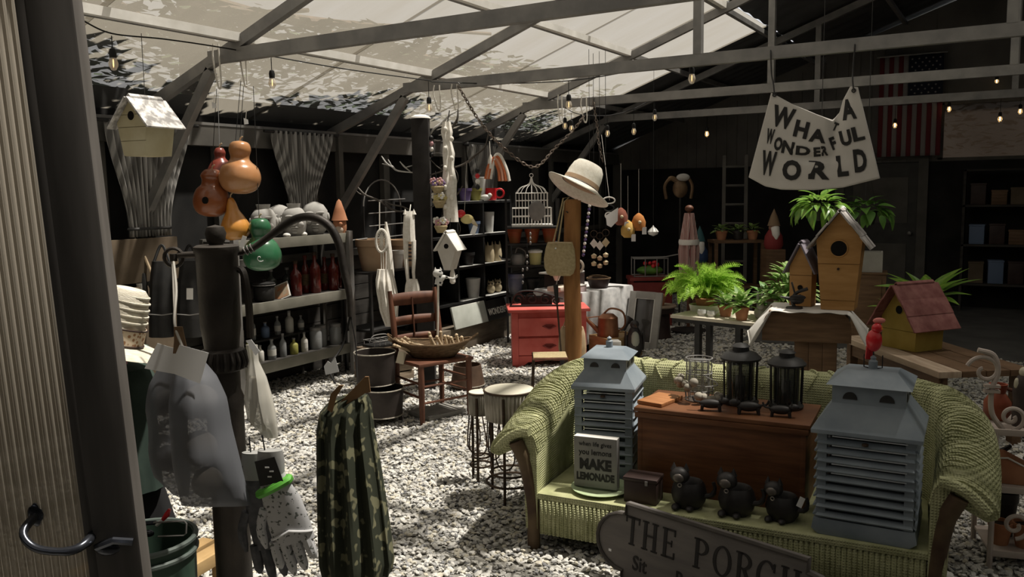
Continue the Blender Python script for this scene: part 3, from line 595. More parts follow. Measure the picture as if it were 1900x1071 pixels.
m_ink = mat('black_ink', (0.018, 0.017, 0.016), rough=0.7)
for s_, z, sz, bo, xs in (('when life gives', 0.196, 0.030, 0.0, 0.88), ('you lemons', 0.155, 0.037, 0.0004, 0.9), ('MAKE', 0.088, 0.066, 0.0035, 0.88), ('LEMONADE', 0.036, 0.046, 0.0022, 0.74)):
    lettering(t, s_, sz, m_ink, (0, -0.0232, z), bo, xs)
# ---------------------------------------------------------------- THE PORCH sign
SZ0 = 0.345; sa = Vector((-1.375, 3.14, 0)); sb_ = Vector((-0.57, 2.937, 0))
t = thing('porch_sign', 'grey wooden plaque lettered THE PORCH Sit Relax in front of the sofa', 'sign', (sa + sb_) / 2, atan2(sb_.y - sa.y, sb_.x - sa.x))
m_sign = mat('weathered_grey_board', (0.115, 0.105, 0.10), (0.155, 0.14, 0.13), rough=0.8, scale=4, stretch=(1, 1, 6), bump=0.1)
sw, sh = 0.80, SZ0
def plaque(w, h, k=0.0):
    o = []
    for cx, sg in ((w / 2, 1), (-w / 2, -1)):
        pass
    o = [(-w / 2, h - k), (w / 2, h - k)]
    o += [(w / 2 + (0.15 - k) * sin(pi * i / 10), h / 2 + (h / 2 - 0.045 - k) * cos(pi * i / 10)) for i in range(11)]
    o += [(w / 2, k), (-w / 2, k)]
    o += [(-w / 2 - (0.15 - k) * sin(pi * i / 10), h / 2 - (h / 2 - 0.045 - k) * cos(pi * i / 10)) for i in range(11)]
    return o
TL = Matrix.Rotation(rad(-7), 4, 'X')
def signpart(name, m, fn, **k):
    b = MB(); b.M = TL; fn(b); return b.build(name, m, t, **k)
signpart('board', m_sign, lambda b: b.prism(plaque(sw, sh), 0.022), smooth=False)
def signrim(b):
    o = plaque(sw, sh, 0.008); b.tube([Vector((x, -0.013, z)) for x, z in o], 0.009, 6, True)
signpart('rim', mat('dark_sign_rim', (0.05, 0.045, 0.04), (0.08, 0.07, 0.062), rough=0.8), signrim)
m_sink = mat('sign_black', (0.022, 0.020, 0.019), rough=0.8)
def serif(ch):                                    # strokes of a slab-serif capital in a 0.7 x 1 box
    R = []; th, tn, sr = 0.14, 0.06, 0.05
    def rect(x0, x1, z0, z1): R.append([(x0, z0), (x1, z0), (x1, z1), (x0, z1)])
    def stem(x, z0=0.0, z1=1.0): rect(x - th / 2, x + th / 2, z0, z1); rect(x - 0.14, x + 0.14, z0, z0 + sr) if z0 == 0 else None; rect(x - 0.14, x + 0.14, z1 - sr, z1)
    def arc(cx, cz, rx, rz, a0, a1, n=14):
        for i in range(n):
            p, q = a0 + (a1 - a0) * i / n, a0 + (a1 - a0) * (i + 1) / n
            f = lambda a, k: (cx + (rx - k * (0.05 + 0.08 * abs(cos(a)))) * cos(a), cz + (rz - k * (0.05 + 0.08 * abs(cos(a)))) * sin(a))
            R.append([f(p, 0), f(q, 0), f(q, 1), f(p, 1)])
    if ch == 'T': stem(0.35); rect(0.02, 0.68, 0.93, 1.0); rect(0.02, 0.08, 0.78, 1.0); rect(0.62, 0.68, 0.78, 1.0)
    if ch == 'H': stem(0.14); stem(0.58); rect(0.14, 0.58, 0.48, 0.54)
    if ch == 'E': stem(0.16); rect(0.16, 0.6, 0, 0.06); rect(0.16, 0.6, 0.94, 1.0); rect(0.16, 0.46, 0.48, 0.54); rect(0.54, 0.6, 0, 0.22); rect(0.54, 0.6, 0.78, 1.0); rect(0.42, 0.47, 0.4, 0.62)
    if ch in 'PR': stem(0.16); arc(0.3, 0.73, 0.33, 0.27, -pi / 2, pi / 2); rect(0.16, 0.3, 0.94, 1.0); rect(0.16, 0.3, 0.46, 0.52)
    if ch == 'R': R.append([(0.28, 0.48), (0.42, 0.48), (0.68, 0.0), (0.52, 0.0)]); rect(0.48, 0.74, 0, sr)
    if ch == 'O': arc(0.38, 0.5, 0.37, 0.5, 0, 2 * pi, 26)
    if ch == 'C': arc(0.38, 0.5, 0.37, 0.5, 0.7, 2 * pi - 0.7, 22); rect(0.62, 0.68, 0.68, 0.95); rect(0.60, 0.68, 0.12, 0.3)
    return R
def sign_letters(b):
    x = -0.40; hgt, wd = 0.118, 0.108
    for ch in 'THE PORCH':
        if ch == ' ': x += 0.062; continue
        for r in serif(ch):
            b.prism([(x + px * wd, 0.172 + pz * hgt) for px, pz in r], 0.003, Matrix.Translation((0, -0.0125, 0)))
        x += (0.70 if ch in 'TEPR' else 0.78) * wd + 0.012
signpart('lettering', m_sink, sign_letters, smooth=False)
for s_, x in (('Sit', -0.315), ('Relax', -0.06)):
    v, f = text_mesh(s_, 0.085, 0.001, 0.0012, 'CENTER', 1.0, 0.85)
    signpart('lettering', m_sink, lambda b: b.add([TL.inverted() @ (TL @ (Matrix.Translation((x, -0.0125, 0.075)) @ Matrix.Rotation(pi / 2, 4, 'X') @ Vector(p))) for p in v], f), smooth=False)
signpart('price_sticker', m_paper, lambda b: b.box((-0.47, -0.0125, 0.12), (0.014, 0.002, 0.010)), smooth=False)
for sx in (-1, 1): signpart('easel_leg', m_wickd, lambda b: b.bar((sx * 0.25, 0.012, 0.25), (sx * 0.25, 0.07, 0.008), 0.02, 0.012), smooth=False)
# ---------------------------------------------------------------- open door at the left edge of the view
def zat(px, py, d): return V(px, py, d).z
dE = V(158, 535, 1.47); dE.z = 0                           # free edge of the door leaf
dd = Vector((-0.80, -0.60, 0)).normalized()                # towards the hinge
door = thing('door_1', None, None, dE, atan2(dd.y, dd.x)); tag(door, 'open door leaf of ribbed translucent plastic in a grey frame', kind='structure')
TH = rad(2.8); door.rotation_euler = (0, TH, atan2(dd.y, dd.x)); door.location = dE - dd * (1.65 * sin(TH))
m_frame = mat('grey_door_frame', (0.075, 0.068, 0.062), (0.11, 0.10, 0.092), rough=0.7, scale=3, stretch=(8, 8, 1))
m_rib = translucent_mat('ribbed_plastic', (0.42, 0.38, 0.32), 0.12, 0.55)
DW, DH, SW = 0.95, 2.12, 0.078
part(door, 'stile', m_frame, lambda b: b.box((0, 0, DH / 2 + 0.02), (SW, 0.045, DH)), bevel=0.004)
part(door, 'stile', m_frame, lambda b: b.box((DW, 0, DH / 2 + 0.02), (SW, 0.045, DH)), bevel=0.004)
part(door, 'stile_bead', m_frame, lambda b: b.box((SW / 2 + 0.008, 0.0, DH / 2 + 0.02), (0.02, 0.03, DH - 0.1)), bevel=0.003)
for z in (0.07, DH - 0.03): part(door, 'rail', m_frame, lambda b: b.box((DW / 2, 0, z), (DW, 0.04, 0.09)), bevel=0.004)
def ribs(b): b.grid(lambda u, v: Vector((SW / 2 + u * (DW - SW), 0.004 * abs(sin(u * 62 * pi)), 0.1 + v * (DH - 0.16))), 62 * 6 + 1, 2)
part(door, 'panel', m_rib, ribs, solid=0.003)
m_chrome = mat('dark_chrome', (0.075, 0.08, 0.095), rough=0.25, metal=0.8)
q = door.matrix_basis.inverted() @ V(85, 1015, 1.43)
def handle(b):
    b.tube(spline([(q.x + 0.048, 0.0, q.z + 0.03), (q.x + 0.055, 0.04, q.z + 0.012), (q.x + 0.03, 0.055, q.z - 0.012), (q.x - 0.02, 0.058, q.z - 0.022), (q.x - 0.045, 0.045, q.z - 0.018), (q.x - 0.05, 0.0, q.z - 0.012)]), [0.008] * 6 + [0.007] * 12 + [0.008] * 7 + [0.009] * 6, 10)
part(door, 'handle', m_chrome, handle)
for sx, dz in ((0.048, 0.03), (-0.05, -0.012)): part(door, 'handle_plate', m_chrome, lambda b: b.ell((q.x + sx, 0.003, q.z + dz), (0.014, 0.005, 0.022), 14, 8))
part(door, 'latch', m_chrome, lambda b: (b.tube([(q.x - 0.12, 0.025, q.z - 0.03), (q.x - 0.09, 0.03, q.z - 0.022), (q.x - 0.055, 0.02, q.z - 0.035)], 0.007, 8), b.ell((q.x - 0.075, 0.022, q.z - 0.04), (0.022, 0.006, 0.012), 10, 6)))
# ---------------------------------------------------------------- cast iron hand pump
PD = 2.72; pb = V(412, 650, PD); pb.z = 0
pump = thing('hand_pump', 'tall dark cast iron hand water pump with a curved handle', 'water pump', pb, YAW)
m_pump = mat('pump_iron', (0.024, 0.020, 0.017), (0.050, 0.041, 0.034), rough=0.55, metal=0.25, scale=10, bump=0.12, spec=0.4)
PI_ = pump.matrix_basis.inverted()
def pl(px, py, d=PD): return PI_ @ V(px, py, d)
zf = lambda py: pl(412, py).z
k = PD / FP
part(pump, 'standpipe', m_pump, lambda b: b.lathe([(0.058, 0.0), (0.058, zf(760)), (0.064, zf(745)), (0.052, zf(725)), (0.052, zf(685))], 20))
part(pump, 'flange', m_pump, lambda b: [b.lathe([(0.050, zf(690)), (0.072, zf(684)), (0.076, zf(668)), (0.068, zf(650)), (0.054, zf(645))], 32)] + [b.tube(spline([(0.073 * cos(a), 0.073 * sin(a), zf(682)), (0.080 * cos(a), 0.080 * sin(a), zf(668)), (0.069 * cos(a), 0.069 * sin(a), zf(651))]), 0.006, 6) for a in [2 * pi * i / 22 for i in range(22)]])
part(pump, 'barrel', m_pump, lambda b: b.lathe([(0.054, zf(648)), (0.058, zf(625)), (0.063, zf(605)), (0.065, zf(470)), (0.070, zf(466)), (0.070, zf(456)), (0.06, zf(453))], 28))
part(pump, 'cap', m_pump, lambda b: b.lathe([(0.04, zf(456)), (0.036, zf(474)), (0.026, zf(465)), (0.022, zf(452)), (0.028, zf(446)), (0.033, zf(432)), (0.026, zf(420)), (0.0, zf(416))], 22))
part(pump, 'crossbar', m_pump, lambda b: b.tube([pl(330, 474), pl(452, 468)], 0.011, 10))
part(pump, 'pivot_wheel', m_pump, lambda b: (b.tube(circle(pl(322, 478), 0.030, 20, (0, 1, 0)), 0.006, 7, True), b.lathe([(0.012, -0.012), (0.012, 0.012)], 10, pl(322, 478))))
part(pump, 'handle', m_pump, lambda b: b.tube(spline([pl(445, 470), pl(470, 460), pl(505, 435), pl(545, 408), pl(578, 403), pl(608, 417), pl(628, 450), pl(638, 500), pl(648, 545), pl(650, 588)], 5), [0.009 + 0.005 * sin(pi * i / 45) for i in range(46)], 10))
part(pump, 'handle_band', m_steel, lambda b: [b.tube(circle(pl(456 + 6 * i, 466 - 3 * i), 0.014, 14, pl(470, 458) - pl(445, 472)), 0.002, 5, True) for i in range(3)])
part(pump, 'spout', m_pump, lambda b: b.tube(spline([(0.05, 0.02, zf(500)), (0.085, -0.01, zf(505)), (0.10, -0.02, zf(560)), (0.10, -0.02, zf(625))]), 0.012, 8))
part(pump, 'base_plate', m_pump, lambda b: b.lathe([(0.11, 0), (0.11, 0.02), (0.06, 0.03)], 24))
# ---------------------------------------------------------------- loft helper: rows of (y_px, left_px, right_px, half_depth)
def loft(b, rows, d, n=28, lump=None, fold=0.0, nf=7, inv=None, seed=0, close=True):
    rows2 = []
    for i in range(len(rows) - 1):
        for j in range(4):
            t = j / 4; t2 = t * t * (3 - 2 * t) * 0.3 + t * 0.7; rows2.append([rows[i][m] * (1 - t2) + rows[i + 1][m] * t2 for m in range(4)])
    rows2.append(list(rows[-1])); vs = []
    for y, l, r, hd in rows2:
        c = V((l + r) / 2, y, d); a = (V(r, y, d) - V(l, y, d)) / 2; f = Vector((-sin(YAW), cos(YAW), 0))
        for i in range(n):
            th = 2 * pi * i / n; q = 1 + fold * sin(th * nf + seed + y * 0.004)
            p = c + a * cos(th) * (1 + fold * 0.12 * sin(th * nf)) + f * (hd * sin(th) * q)
            if lump: p += (p - c).normalized() * sum(A * math.exp(-((p - V(x0, y0, d) + f * (0.8 * hd)).length / R) ** 2) for x0, y0, R, A in lump)
            vs.append(inv @ p if inv else p)
    m = len(rows2); fs = [(j * n + i, j * n + (i + 1) % n, (j + 1) * n + (i + 1) % n, (j + 1) * n + i) for j in range(m - 1) for i in range(n)]
    if close: fs += [tuple(range(n)), tuple(range((m - 1) * n, m * n))]
    b.add(vs, fs)
def hang(name, label, cat, px, py, d, group=None):
    t = thing(name, label, cat, V(px, py, d), YAW, group); return t, t.matrix_basis.inverted()
def quad_card(t, inv, name, m, pts, d, th=0.0015):
    ps = [inv @ V(x, y, d + (p[2] if len(p) > 2 else 0)) for p in pts for x, y in (p[:2],)]
    nrm = (ps[1] - ps[0]).cross(ps[-1] - ps[0]).normalized() * th; n = len(ps); b = MB()
    b.add(ps + [p + nrm for p in ps], [tuple(range(n)), tuple(range(2 * n - 1, n - 1, -1))] + [(i, (i + 1) % n, (i + 1) % n + n, i + n) for i in range(n)])
    return b.build(name, m, t, smooth=False)
# grey net bags hanging on the pump
m_net = glass_mat('grey_netting', (0.12, 0.125, 0.14), 0.30, 0.7)
m_netball = mat('net_contents', (0.30, 0.27, 0.24), (0.42, 0.36, 0.30), rough=0.85)
m_cord = mat('hemp_cord', (0.42, 0.40, 0.36), rough=0.9)
t, inv = hang('net_bag', 'lumpy grey net bag with a white card, hanging in front of the pump', 'bag', 330, 600, 2.46, 'grey net bags on the pump')
part(t, 'netting', m_net, lambda b: loft(b, [(645, 332, 352, 0.012), (665, 330, 372, 0.03), (700, 326, 398, 0.055), (740, 322, 415, 0.065), (790, 323, 425, 0.07), (840, 328, 438, 0.07), (890, 332, 452, 0.055), (925, 335, 462, 0.035), (938, 337, 466, 0.012)], 2.46, 40, [(372, 750, 0.085, 0.022), (375, 850, 0.085, 0.022)], 0.035, 9, inv))
for x, y, r in ((372, 745, 0.05), (370, 832, 0.052), (385, 895, 0.045)): part(t, 'contents', m_netball, lambda b: b.ell(inv @ V(x, y, 2.46), r, 14, 10))
part(t, 'cord', m_cord, lambda b: b.tube(spline([inv @ V(322, 486, 2.62), inv @ V(327, 540, 2.56), inv @ V(324, 600, 2.5), inv @ V(340, 648, 2.46)]), 0.004, 6))
part(t, 'wooden_tab', mat('tab_wood', (0.16, 0.10, 0.055), (0.22, 0.14, 0.08)), lambda b: b.prism([(-0.012, 0.03), (0.012, 0.03), (0.018, -0.01), (0.024, -0.05), (-0.020, -0.05), (-0.014, -0.01)], 0.006, Matrix.Translation(inv @ V(332, 625, 2.49))), smooth=False)
quad_card(t, inv, 'header_card', m_paper, [(333, 640), (387, 655), (371, 712), (312, 690)], 2.38)
t, inv = hang('net_bag', 'slimmer grey net bag hanging behind the first, left of the pump', 'bag', 315, 640, 2.58, 'grey net bags on the pump')
part(t, 'netting', m_net, lambda b: loft(b, [(648, 318, 335, 0.01), (680, 296, 345, 0.03), (710, 284, 348, 0.04), (760, 278, 345, 0.045), (830, 283, 345, 0.045), (880, 293, 350, 0.04), (918, 322, 350, 0.01)], 2.58, 32, [(305, 740, 0.075, 0.016), (310, 850, 0.075, 0.016)], 0.05, 7, inv))
for x, y, r in ((310, 745, 0.036), (312, 850, 0.04)): part(t, 'contents', m_netball, lambda b: b.ell(inv @ V(x, y, 2.58), r, 14, 10))
part(t, 'cord', m_cord, lambda b: b.tube([inv @ V(320, 490, 2.66), inv @ V(326, 650, 2.58)], 0.003, 6))
quad_card(t, inv, 'header_card', m_paper, [(292, 637), (335, 650), (322, 694), (268, 684)], 2.53)
# clear bag with pale contents on the right of the pump
m_clear = glass_mat('clear_plastic', (0.62, 0.60, 0.54), 0.35, 0.25)
m_tan = mat('pale_tan', (0.46, 0.40, 0.30), (0.58, 0.53, 0.43), rough=0.8)
t, inv = hang('plastic_bag', 'clear plastic bag of pale wooden pegs hanging right of the pump', 'bag', 468, 640, 2.6)
part(t, 'plastic', m_clear, lambda b: loft(b, [(640, 456, 478, 0.006), (670, 462, 480, 0.012), (700, 458, 494, 0.025), (740, 453, 506, 0.03), (780, 460, 514, 0.026), (812, 492, 516, 0.01)], 2.6, 24, None, 0.12, 6, inv))
for k2, (x0, y0, x1, y1) in enumerate(((470, 700, 468, 790), (482, 700, 490, 800), (492, 715, 507, 806))): part(t, 'peg', m_tan, lambda b: b.tube([inv @ V(x0, y0, 2.6 + 0.01 * (k2 - 1)), inv @ V((x0 + x1) / 2 + 2, (y0 + y1) / 2, 2.6), inv @ V(x1, y1, 2.6)], [0.009, 0.013, 0.005], 9))
quad_card(t, inv, 'header_card', m_paper, [(456, 632), (466, 630), (482, 652), (474, 660)], 2.575)
# gardening gloves
m_glove = mat('grey_floral_cotton', (0.30, 0.30, 0.32), (0.42, 0.42, 0.44), rough=0.9, scale=60, contrast=(0.45, 0.5))
_nt = m_glove.node_tree; _b = _nt.nodes['Principled BSDF']
m_print = mat('floral_print', (0.46, 0.46, 0.47), (0.11, 0.12, 0.11), rough=0.9, scale=95, contrast=(0.60, 0.64), detail=1.5)
m_dkglove = mat('dark_grey_knit', (0.055, 0.058, 0.064), (0.10, 0.10, 0.11), rough=0.9, scale=40)
def glove(label, px, py, d, s, m, tilt, front):
    t, inv = hang('garden_glove', label, 'glove', px, py, d, 'garden gloves hanging from the pump')
    u = d / FP * s
    R = Matrix.Rotation(tilt, 4, 'Y')
    def P(x, z, y=0.0): return R @ Vector((x * u, y, -z * u))
    def body(b):
        rows = [(22, 2, -26, 22), (60, 3, -28, 24), (100, 6, -36, 36), (150, 8, -40, 40), (185, 8, -38, 40)]
        vs = []; n = 18
        for y, c, l, r in rows:
            for i in range(n):
                a = 2 * pi * i / n; vs.append(P(c + (r - l) / 2 * cos(a) + (r + l) / 2, y, 0.018 * sin(a)))
        m2 = len(rows); b.add(vs, [(j * n + i, j * n + (i + 1) % n, (j + 1) * n + (i + 1) % n, (j + 1) * n + i) for j in range(m2 - 1) for i in range(n)] + [tuple(range(n)), tuple(range((m2 - 1) * n, m2 * n))])
    part(t, 'palm', m, body)
    for x0, x1, L in ((-28, -30, 45), (-10, -8, 62), (11, 15, 58), (32, 38, 40)):
        part(t, 'finger', m, lambda b: b.tube(spline([P(x0, 175), P((x0 + x1) / 2, 185 + L * 0.5), P(x1, 185 + L)], 3), [0.016 * s, 0.0165 * s, 0.0165 * s, 0.016 * s, 0.015 * s, 0.013 * s, 0.006 * s], 9))
    part(t, 'thumb', m, lambda b: b.tube(spline([P(-30, 110), P(-46, 145), P(-46, 185)], 3), [0.014 * s] * 5 + [0.011 * s, 0.005 * s], 9))
    part(t, 'cuff', mat('grey_cuff', (0.26, 0.26, 0.25), (0.33, 0.33, 0.32), rough=0.9), lambda b: b.lathe([(24.5 * u, 0), (26 * u, 30 * u), (23 * u, 50 * u)], 18, P(0, 52) + Vector((0, 0, 0)), sy=0.5))
    if front:
        part(t, 'green_band', mat('green_band', (0.10, 0.36, 0.045), rough=0.6), lambda b: b.tube([P(31 * cos(a), 72 - 8 * cos(a), 0.021 * sin(a)) for a in [2 * pi * i / 20 for i in range(20)]], 0.013, 7, True))
        part(t, 'black_card', m_black, lambda b: b.add([P(-18, 14, -0.022), P(20, 14, -0.022), P(24, 62, -0.024), P(-20, 62, -0.024), P(-18, 14, -0.0205), P(20, 14, -0.0205), P(24, 62, -0.0225), P(-20, 62, -0.0225)], [(0, 1, 2, 3), (4, 5, 6, 7), (0, 1, 5, 4), (1, 2, 6, 5), (2, 3, 7, 6), (3, 0, 4, 7)]), smooth=False)
        part(t, 'card_print', m_paper, lambda b: [b.box(P(2 + 6 * (i % 2), 30 + 9 * i, -0.0245), (0.012, 0.001, 0.004)) for i in range(3)], smooth=False)
        part(t, 'wrist_elastic', mat('pale_elastic', (0.62, 0.62, 0.63), rough=0.9), lambda b: b.tube([P(8 + 39 * cos(a), 158 + 12 * abs(cos(a)), -0.003 - 0.018 * sin(a)) for a in [pi * i / 14 for i in range(15)]], 0.004, 6))
    part(t, 'hook', m_black, lambda b: b.tube([P(4, -28), P(0, 10), P(-4, 24)], 0.0022, 5))
glove('grey floral garden glove with green band, in front of its dark pair', 490, 835, 2.46, 1.0, m_print, -0.22, True)
glove('dark grey knitted garden glove hanging behind the floral one', 464, 838, 2.56, 1.02, m_dkglove, -0.16, False)
# straw hat on a green garment, half behind the door
m_straw = mat('pale_straw', (0.60, 0.55, 0.44), (0.74, 0.70, 0.60), rough=0.85, scale=30, stretch=(1, 1, 6), bump=0.3, bscale=90)
t, inv = hang('straw_hat', 'pale straw hat with a patterned brown band, half behind the door', 'hat', 215, 642, 2.75)
t.rotation_euler = (rad(-6), rad(16), YAW)
u = 2.75 / FP
part(t, 'crown', m_straw, lambda b: b.lathe([(47 * u, 0), (46 * u, 25 * u), (42 * u, 65 * u), (38 * u, 95 * u), (28 * u, 106 * u), (0, 108 * u)], 30, (0, 0, 4 * u), sx=0.92))
part(t, 'ridge', m_straw, lambda b: [b.tube(circle((0, 0, z * u), r * u * 0.95, 30), 0.0035, 5, True) for z, r in ((52, 45), (64, 43.5), (76, 42), (88, 40.5), (99, 37))])
part(t, 'brim', m_straw, lambda b: b.lathe([(45 * u, 6 * u), (70 * u, 4 * u), (96 * u, -4 * u), (98 * u, -6 * u), (70 * u, 1 * u), (45 * u, 2 * u)], 36))
part(t, 'band', mat('woven_band', (0.30, 0.16, 0.085), (0.62, 0.52, 0.40), rough=0.9, scale=70, kind='voronoi', contrast=(0.3, 0.45)), lambda b: b.lathe([(48.5 * u, 8 * u), (47.5 * u, 40 * u), (46 * u, 40 * u), (46 * u, 8 * u)], 30, sx=0.94))
for z in (9, 39): part(t, 'band_edge', m_dbr, lambda b: b.tube(circle((0, 0, z * u), 48.5 * u * 0.96, 30), 0.003, 5, True))
t, inv = hang('green_coat', 'dark green garment hanging below the straw hat', 'garment', 225, 650, 2.9)
m_coat = mat('dark_green_cloth', (0.020, 0.034, 0.028), (0.040, 0.062, 0.050), rough=0.9, scale=5)
part(t, 'cloth', m_coat, lambda b: loft(b, [(672, 195, 240, 0.05), (682, 165, 272, 0.09), (700, 150, 284, 0.10), (770, 150, 288, 0.10), (850, 152, 294, 0.10), (905, 155, 300, 0.09)], 2.9, 48, None, 0.16, 10, inv))
part(t, 'collar', mat('green_collar', (0.06, 0.11, 0.09), rough=0.9), lambda b: b.lathe([(0.05, -0.02), (0.075, 0.0), (0.06, 0.02)], 20, inv @ V(240, 655, 2.84)))
quad_card(t, inv, 'pink_patch', mat('pink_patch', (0.34, 0.17, 0.20), rough=0.8), [(216, 634), (238, 640), (236, 676), (216, 678)], 2.74)
part(t, 'hanger_stem', m_black, lambda b: b.tube([inv @ V(220, 560, 2.95), inv @ V(222, 660, 2.93)], 0.006, 6))
# dark trousers below
t, inv = hang('black_trousers', 'black trousers hanging under the green garment', 'garment', 240, 905, 2.95)
part(t, 'cloth', mat('black_cloth', (0.012, 0.012, 0.013), rough=0.95), lambda b: loft(b, [(900, 160, 302, 0.07), (980, 170, 330, 0.07), (1050, 175, 320, 0.06), (1080, 180, 315, 0.05)], 2.95, 36, None, 0.12, 8, inv))
part(t, 'waistband', m_coat, lambda b: b.tube([inv @ V(161, 902, 2.95), inv @ V(230, 899, 2.88), inv @ V(301, 902, 2.95)], 0.01, 6))
# green tub with shears, slatted bench and pots behind the bag
m_gtub = mat('dark_green_canvas', (0.022, 0.045, 0.032), (0.04, 0.075, 0.052), rough=0.7)
gt = G(268, 1000, 0.56)
t = thing('canvas_tub', 'dark green canvas tub with a rolled rim at the lower left', 'tub', (gt.x, gt.y, 0), YAW)
part(t, 'body', m_gtub, lambda b: b.lathe([(0.11, 0), (0.15, 0.3), (0.155, 0.56), (0.145, 0.56), (0.10, 0.02)], 28))
for z in (0.56, 0.52): part(t, 'rim', mat('grey_green_rim', (0.08, 0.10, 0.09), rough=0.6), lambda b: b.tube(circle((0, 0, z), 0.155, 32), 0.009, 7, True))
SD = dep(G(300, 985, 0.585))
t, inv = hang('shears', 'red handled shears with a looped steel wire resting over the green tub', 'tool', 300, 990, SD)
part(t, 'grip', m_red, lambda b: b.tube([inv @ V(302, 965, SD), inv @ V(310, 955, SD), inv @ V(315, 945, SD)], [0.006, 0.009, 0.005], 8))
part(t, 'shank', m_paper, lambda b: b.tube([inv @ V(290, 975, SD), inv @ V(303, 964, SD)], 0.006, 7))
part(t, 'wire_loop', m_steel, lambda b: b.tube([inv @ V(x, y, SD - 0.02) for x, y in ((285, 970), (342, 967), (346, 972), (345, 990), (341, 994), (293, 996))], 0.0028, 6))
part(t, 'pivot', m_chrome, lambda b: (b.ell(inv @ V(275, 990, SD), (0.02, 0.01, 0.012), 10, 6), b.tube([inv @ V(262, 972, SD), inv @ V(290, 970, SD)], 0.007, 7)))
m_pine = mat('yellow_pine', (0.42, 0.27, 0.12), (0.56, 0.38, 0.18), rough=0.7, scale=6, stretch=(1, 1, 1), bump=0.05)
BZ = 0.30
e0, e1 = G(300, 1085, BZ), G(408, 1022, BZ); ed = (e1 - e0).normalized(); nb = Vector((-ed.y, ed.x, 0))
t = thing('slatted_bench', 'yellow pine slatted bench beside the pump, mostly hidden by bags', 'bench', (e1.x, e1.y, 0), atan2(ed.y, ed.x))
for k2 in range(5): part(t, 'slat', m_pine, lambda b: b.box((-0.19, 0.04 + k2 * 0.085, BZ - 0.012), (0.54, 0.06, 0.024)), bevel=0.003)
part(t, 'front_rail', m_pine, lambda b: b.box((-0.19, 0.0, BZ - 0.02), (0.56, 0.022, 0.05)), bevel=0.003)
for x in (-0.42, 0.03):
    for y in (0.03, 0.38): part(t, 'leg', m_pine, lambda b: b.box((x, y, (BZ - 0.024) / 2), (0.045, 0.045, BZ - 0.024)), bevel=0.003)
BM = t.matrix_basis.copy()
def flowerpot(loc, r, h, label, m=m_terra, name='flowerpot', group=None, rim=True, soil=True):
    t = thing(name, label, 'pot', loc, 0, group)
    part(t, 'body', m, lambda b: b.lathe([(r * 0.66, 0), (r * 0.93, h * 0.8), (r * 0.93, h * 0.97), (r * 0.84, h * 0.97), (r * 0.82, h * 0.8), (0, h * 0.8)], 24))
    if rim: part(t, 'rim', m, lambda b: b.lathe([(r * 0.92, h * 0.78), (r, h * 0.79), (r * 1.0, h), (r * 0.88, h), (r * 0.86, h * 0.85)], 24))
    if soil: part(t, 'soil', mat('soil', (0.03, 0.02, 0.014), (0.05, 0.035, 0.025), rough=1), lambda b: b.lathe([(0, h * 0.87), (r * 0.84, h * 0.86)], 16), smooth=False)
    return t
p = BM @ Vector((-0.10, 0.24, BZ)); flowerpot(p, 0.065, 0.11, 'terracotta pot on the slatted bench behind the net bags')
p2 = BM @ Vector((-0.02, 0.36, BZ)); pt = flowerpot(p2, 0.05, 0.09, 'small terracotta pot with a green leaf on the slatted bench')
part(pt, 'leaf', m_leaf, lambda b: b.grid(lambda u, v: Vector(((u - 0.5) * 0.035 * sin(pi * min(max(v, 0.02), 0.98)), -0.05 * v, 0.09 + 0.09 * v - 0.06 * v * v)), 3, 7), solid=0.002)
# ---------------------------------------------------------------- patterned aprons hanging from the pump handle
m_camo = mat('olive_leaf_print', (0.026, 0.030, 0.018), (0.15, 0.145, 0.085), rough=0.85, scale=30, detail=1.0, contrast=(0.56, 0.61))
t, inv = hang('printed_skirt', 'olive leaf print skirt on wooden hangers, hanging from the pump handle', 'garment', 650, 590, PD)
part(t, 'cloth', m_camo, lambda b: loft(b, [(733, 640, 682, 0.025), (745, 612, 688, 0.045), (765, 594, 690, 0.06), (800, 587, 694, 0.065), (850, 587, 703, 0.075), (920, 588, 714, 0.08), (990, 590, 724, 0.085), (1040, 592, 730, 0.085), (1062, 598, 726, 0.08)], PD, 72, None, 0.24, 11, inv, seed=1.1))
m_hang = mat('brown_leather', (0.16, 0.085, 0.038), (0.24, 0.14, 0.065), rough=0.5)
part(t, 'hanger', m_hang, lambda b: b.prism([(-0.075, -0.06), (-0.062, -0.01), (-0.035, 0.018), (-0.02, 0.018), (-0.045, -0.02), (-0.06, -0.07)], 0.008, Matrix.Translation(inv @ V(650, 725, PD - 0.06))), smooth=False)
part(t, 'hanger', m_hang, lambda b: b.prism([(-0.05, -0.045), (0.04, 0.045), (0.052, 0.045), (0.056, -0.005), (0.04, -0.008), (-0.04, -0.06)], 0.008, Matrix.Translation(inv @ V(655, 725, PD - 0.035))), smooth=False)
part(t, 'hook', m_black, lambda b: (b.tube(spline([inv @ V(650, 586, PD), inv @ V(636, 640, PD), inv @ V(616, 672, PD - 0.03), inv @ V(612, 690, PD - 0.05), inv @ V(622, 712, PD - 0.06)]), 0.0035, 6), b.tube(spline([inv @ V(651, 588, PD), inv @ V(660, 640, PD), inv @ V(663, 700, PD - 0.03)]), 0.002, 5)))
quad_card(t, inv, 'price_tag', m_paper, [(601, 680), (608, 670), (614, 674), (622, 664), (629, 690), (604, 696)], PD - 0.07)
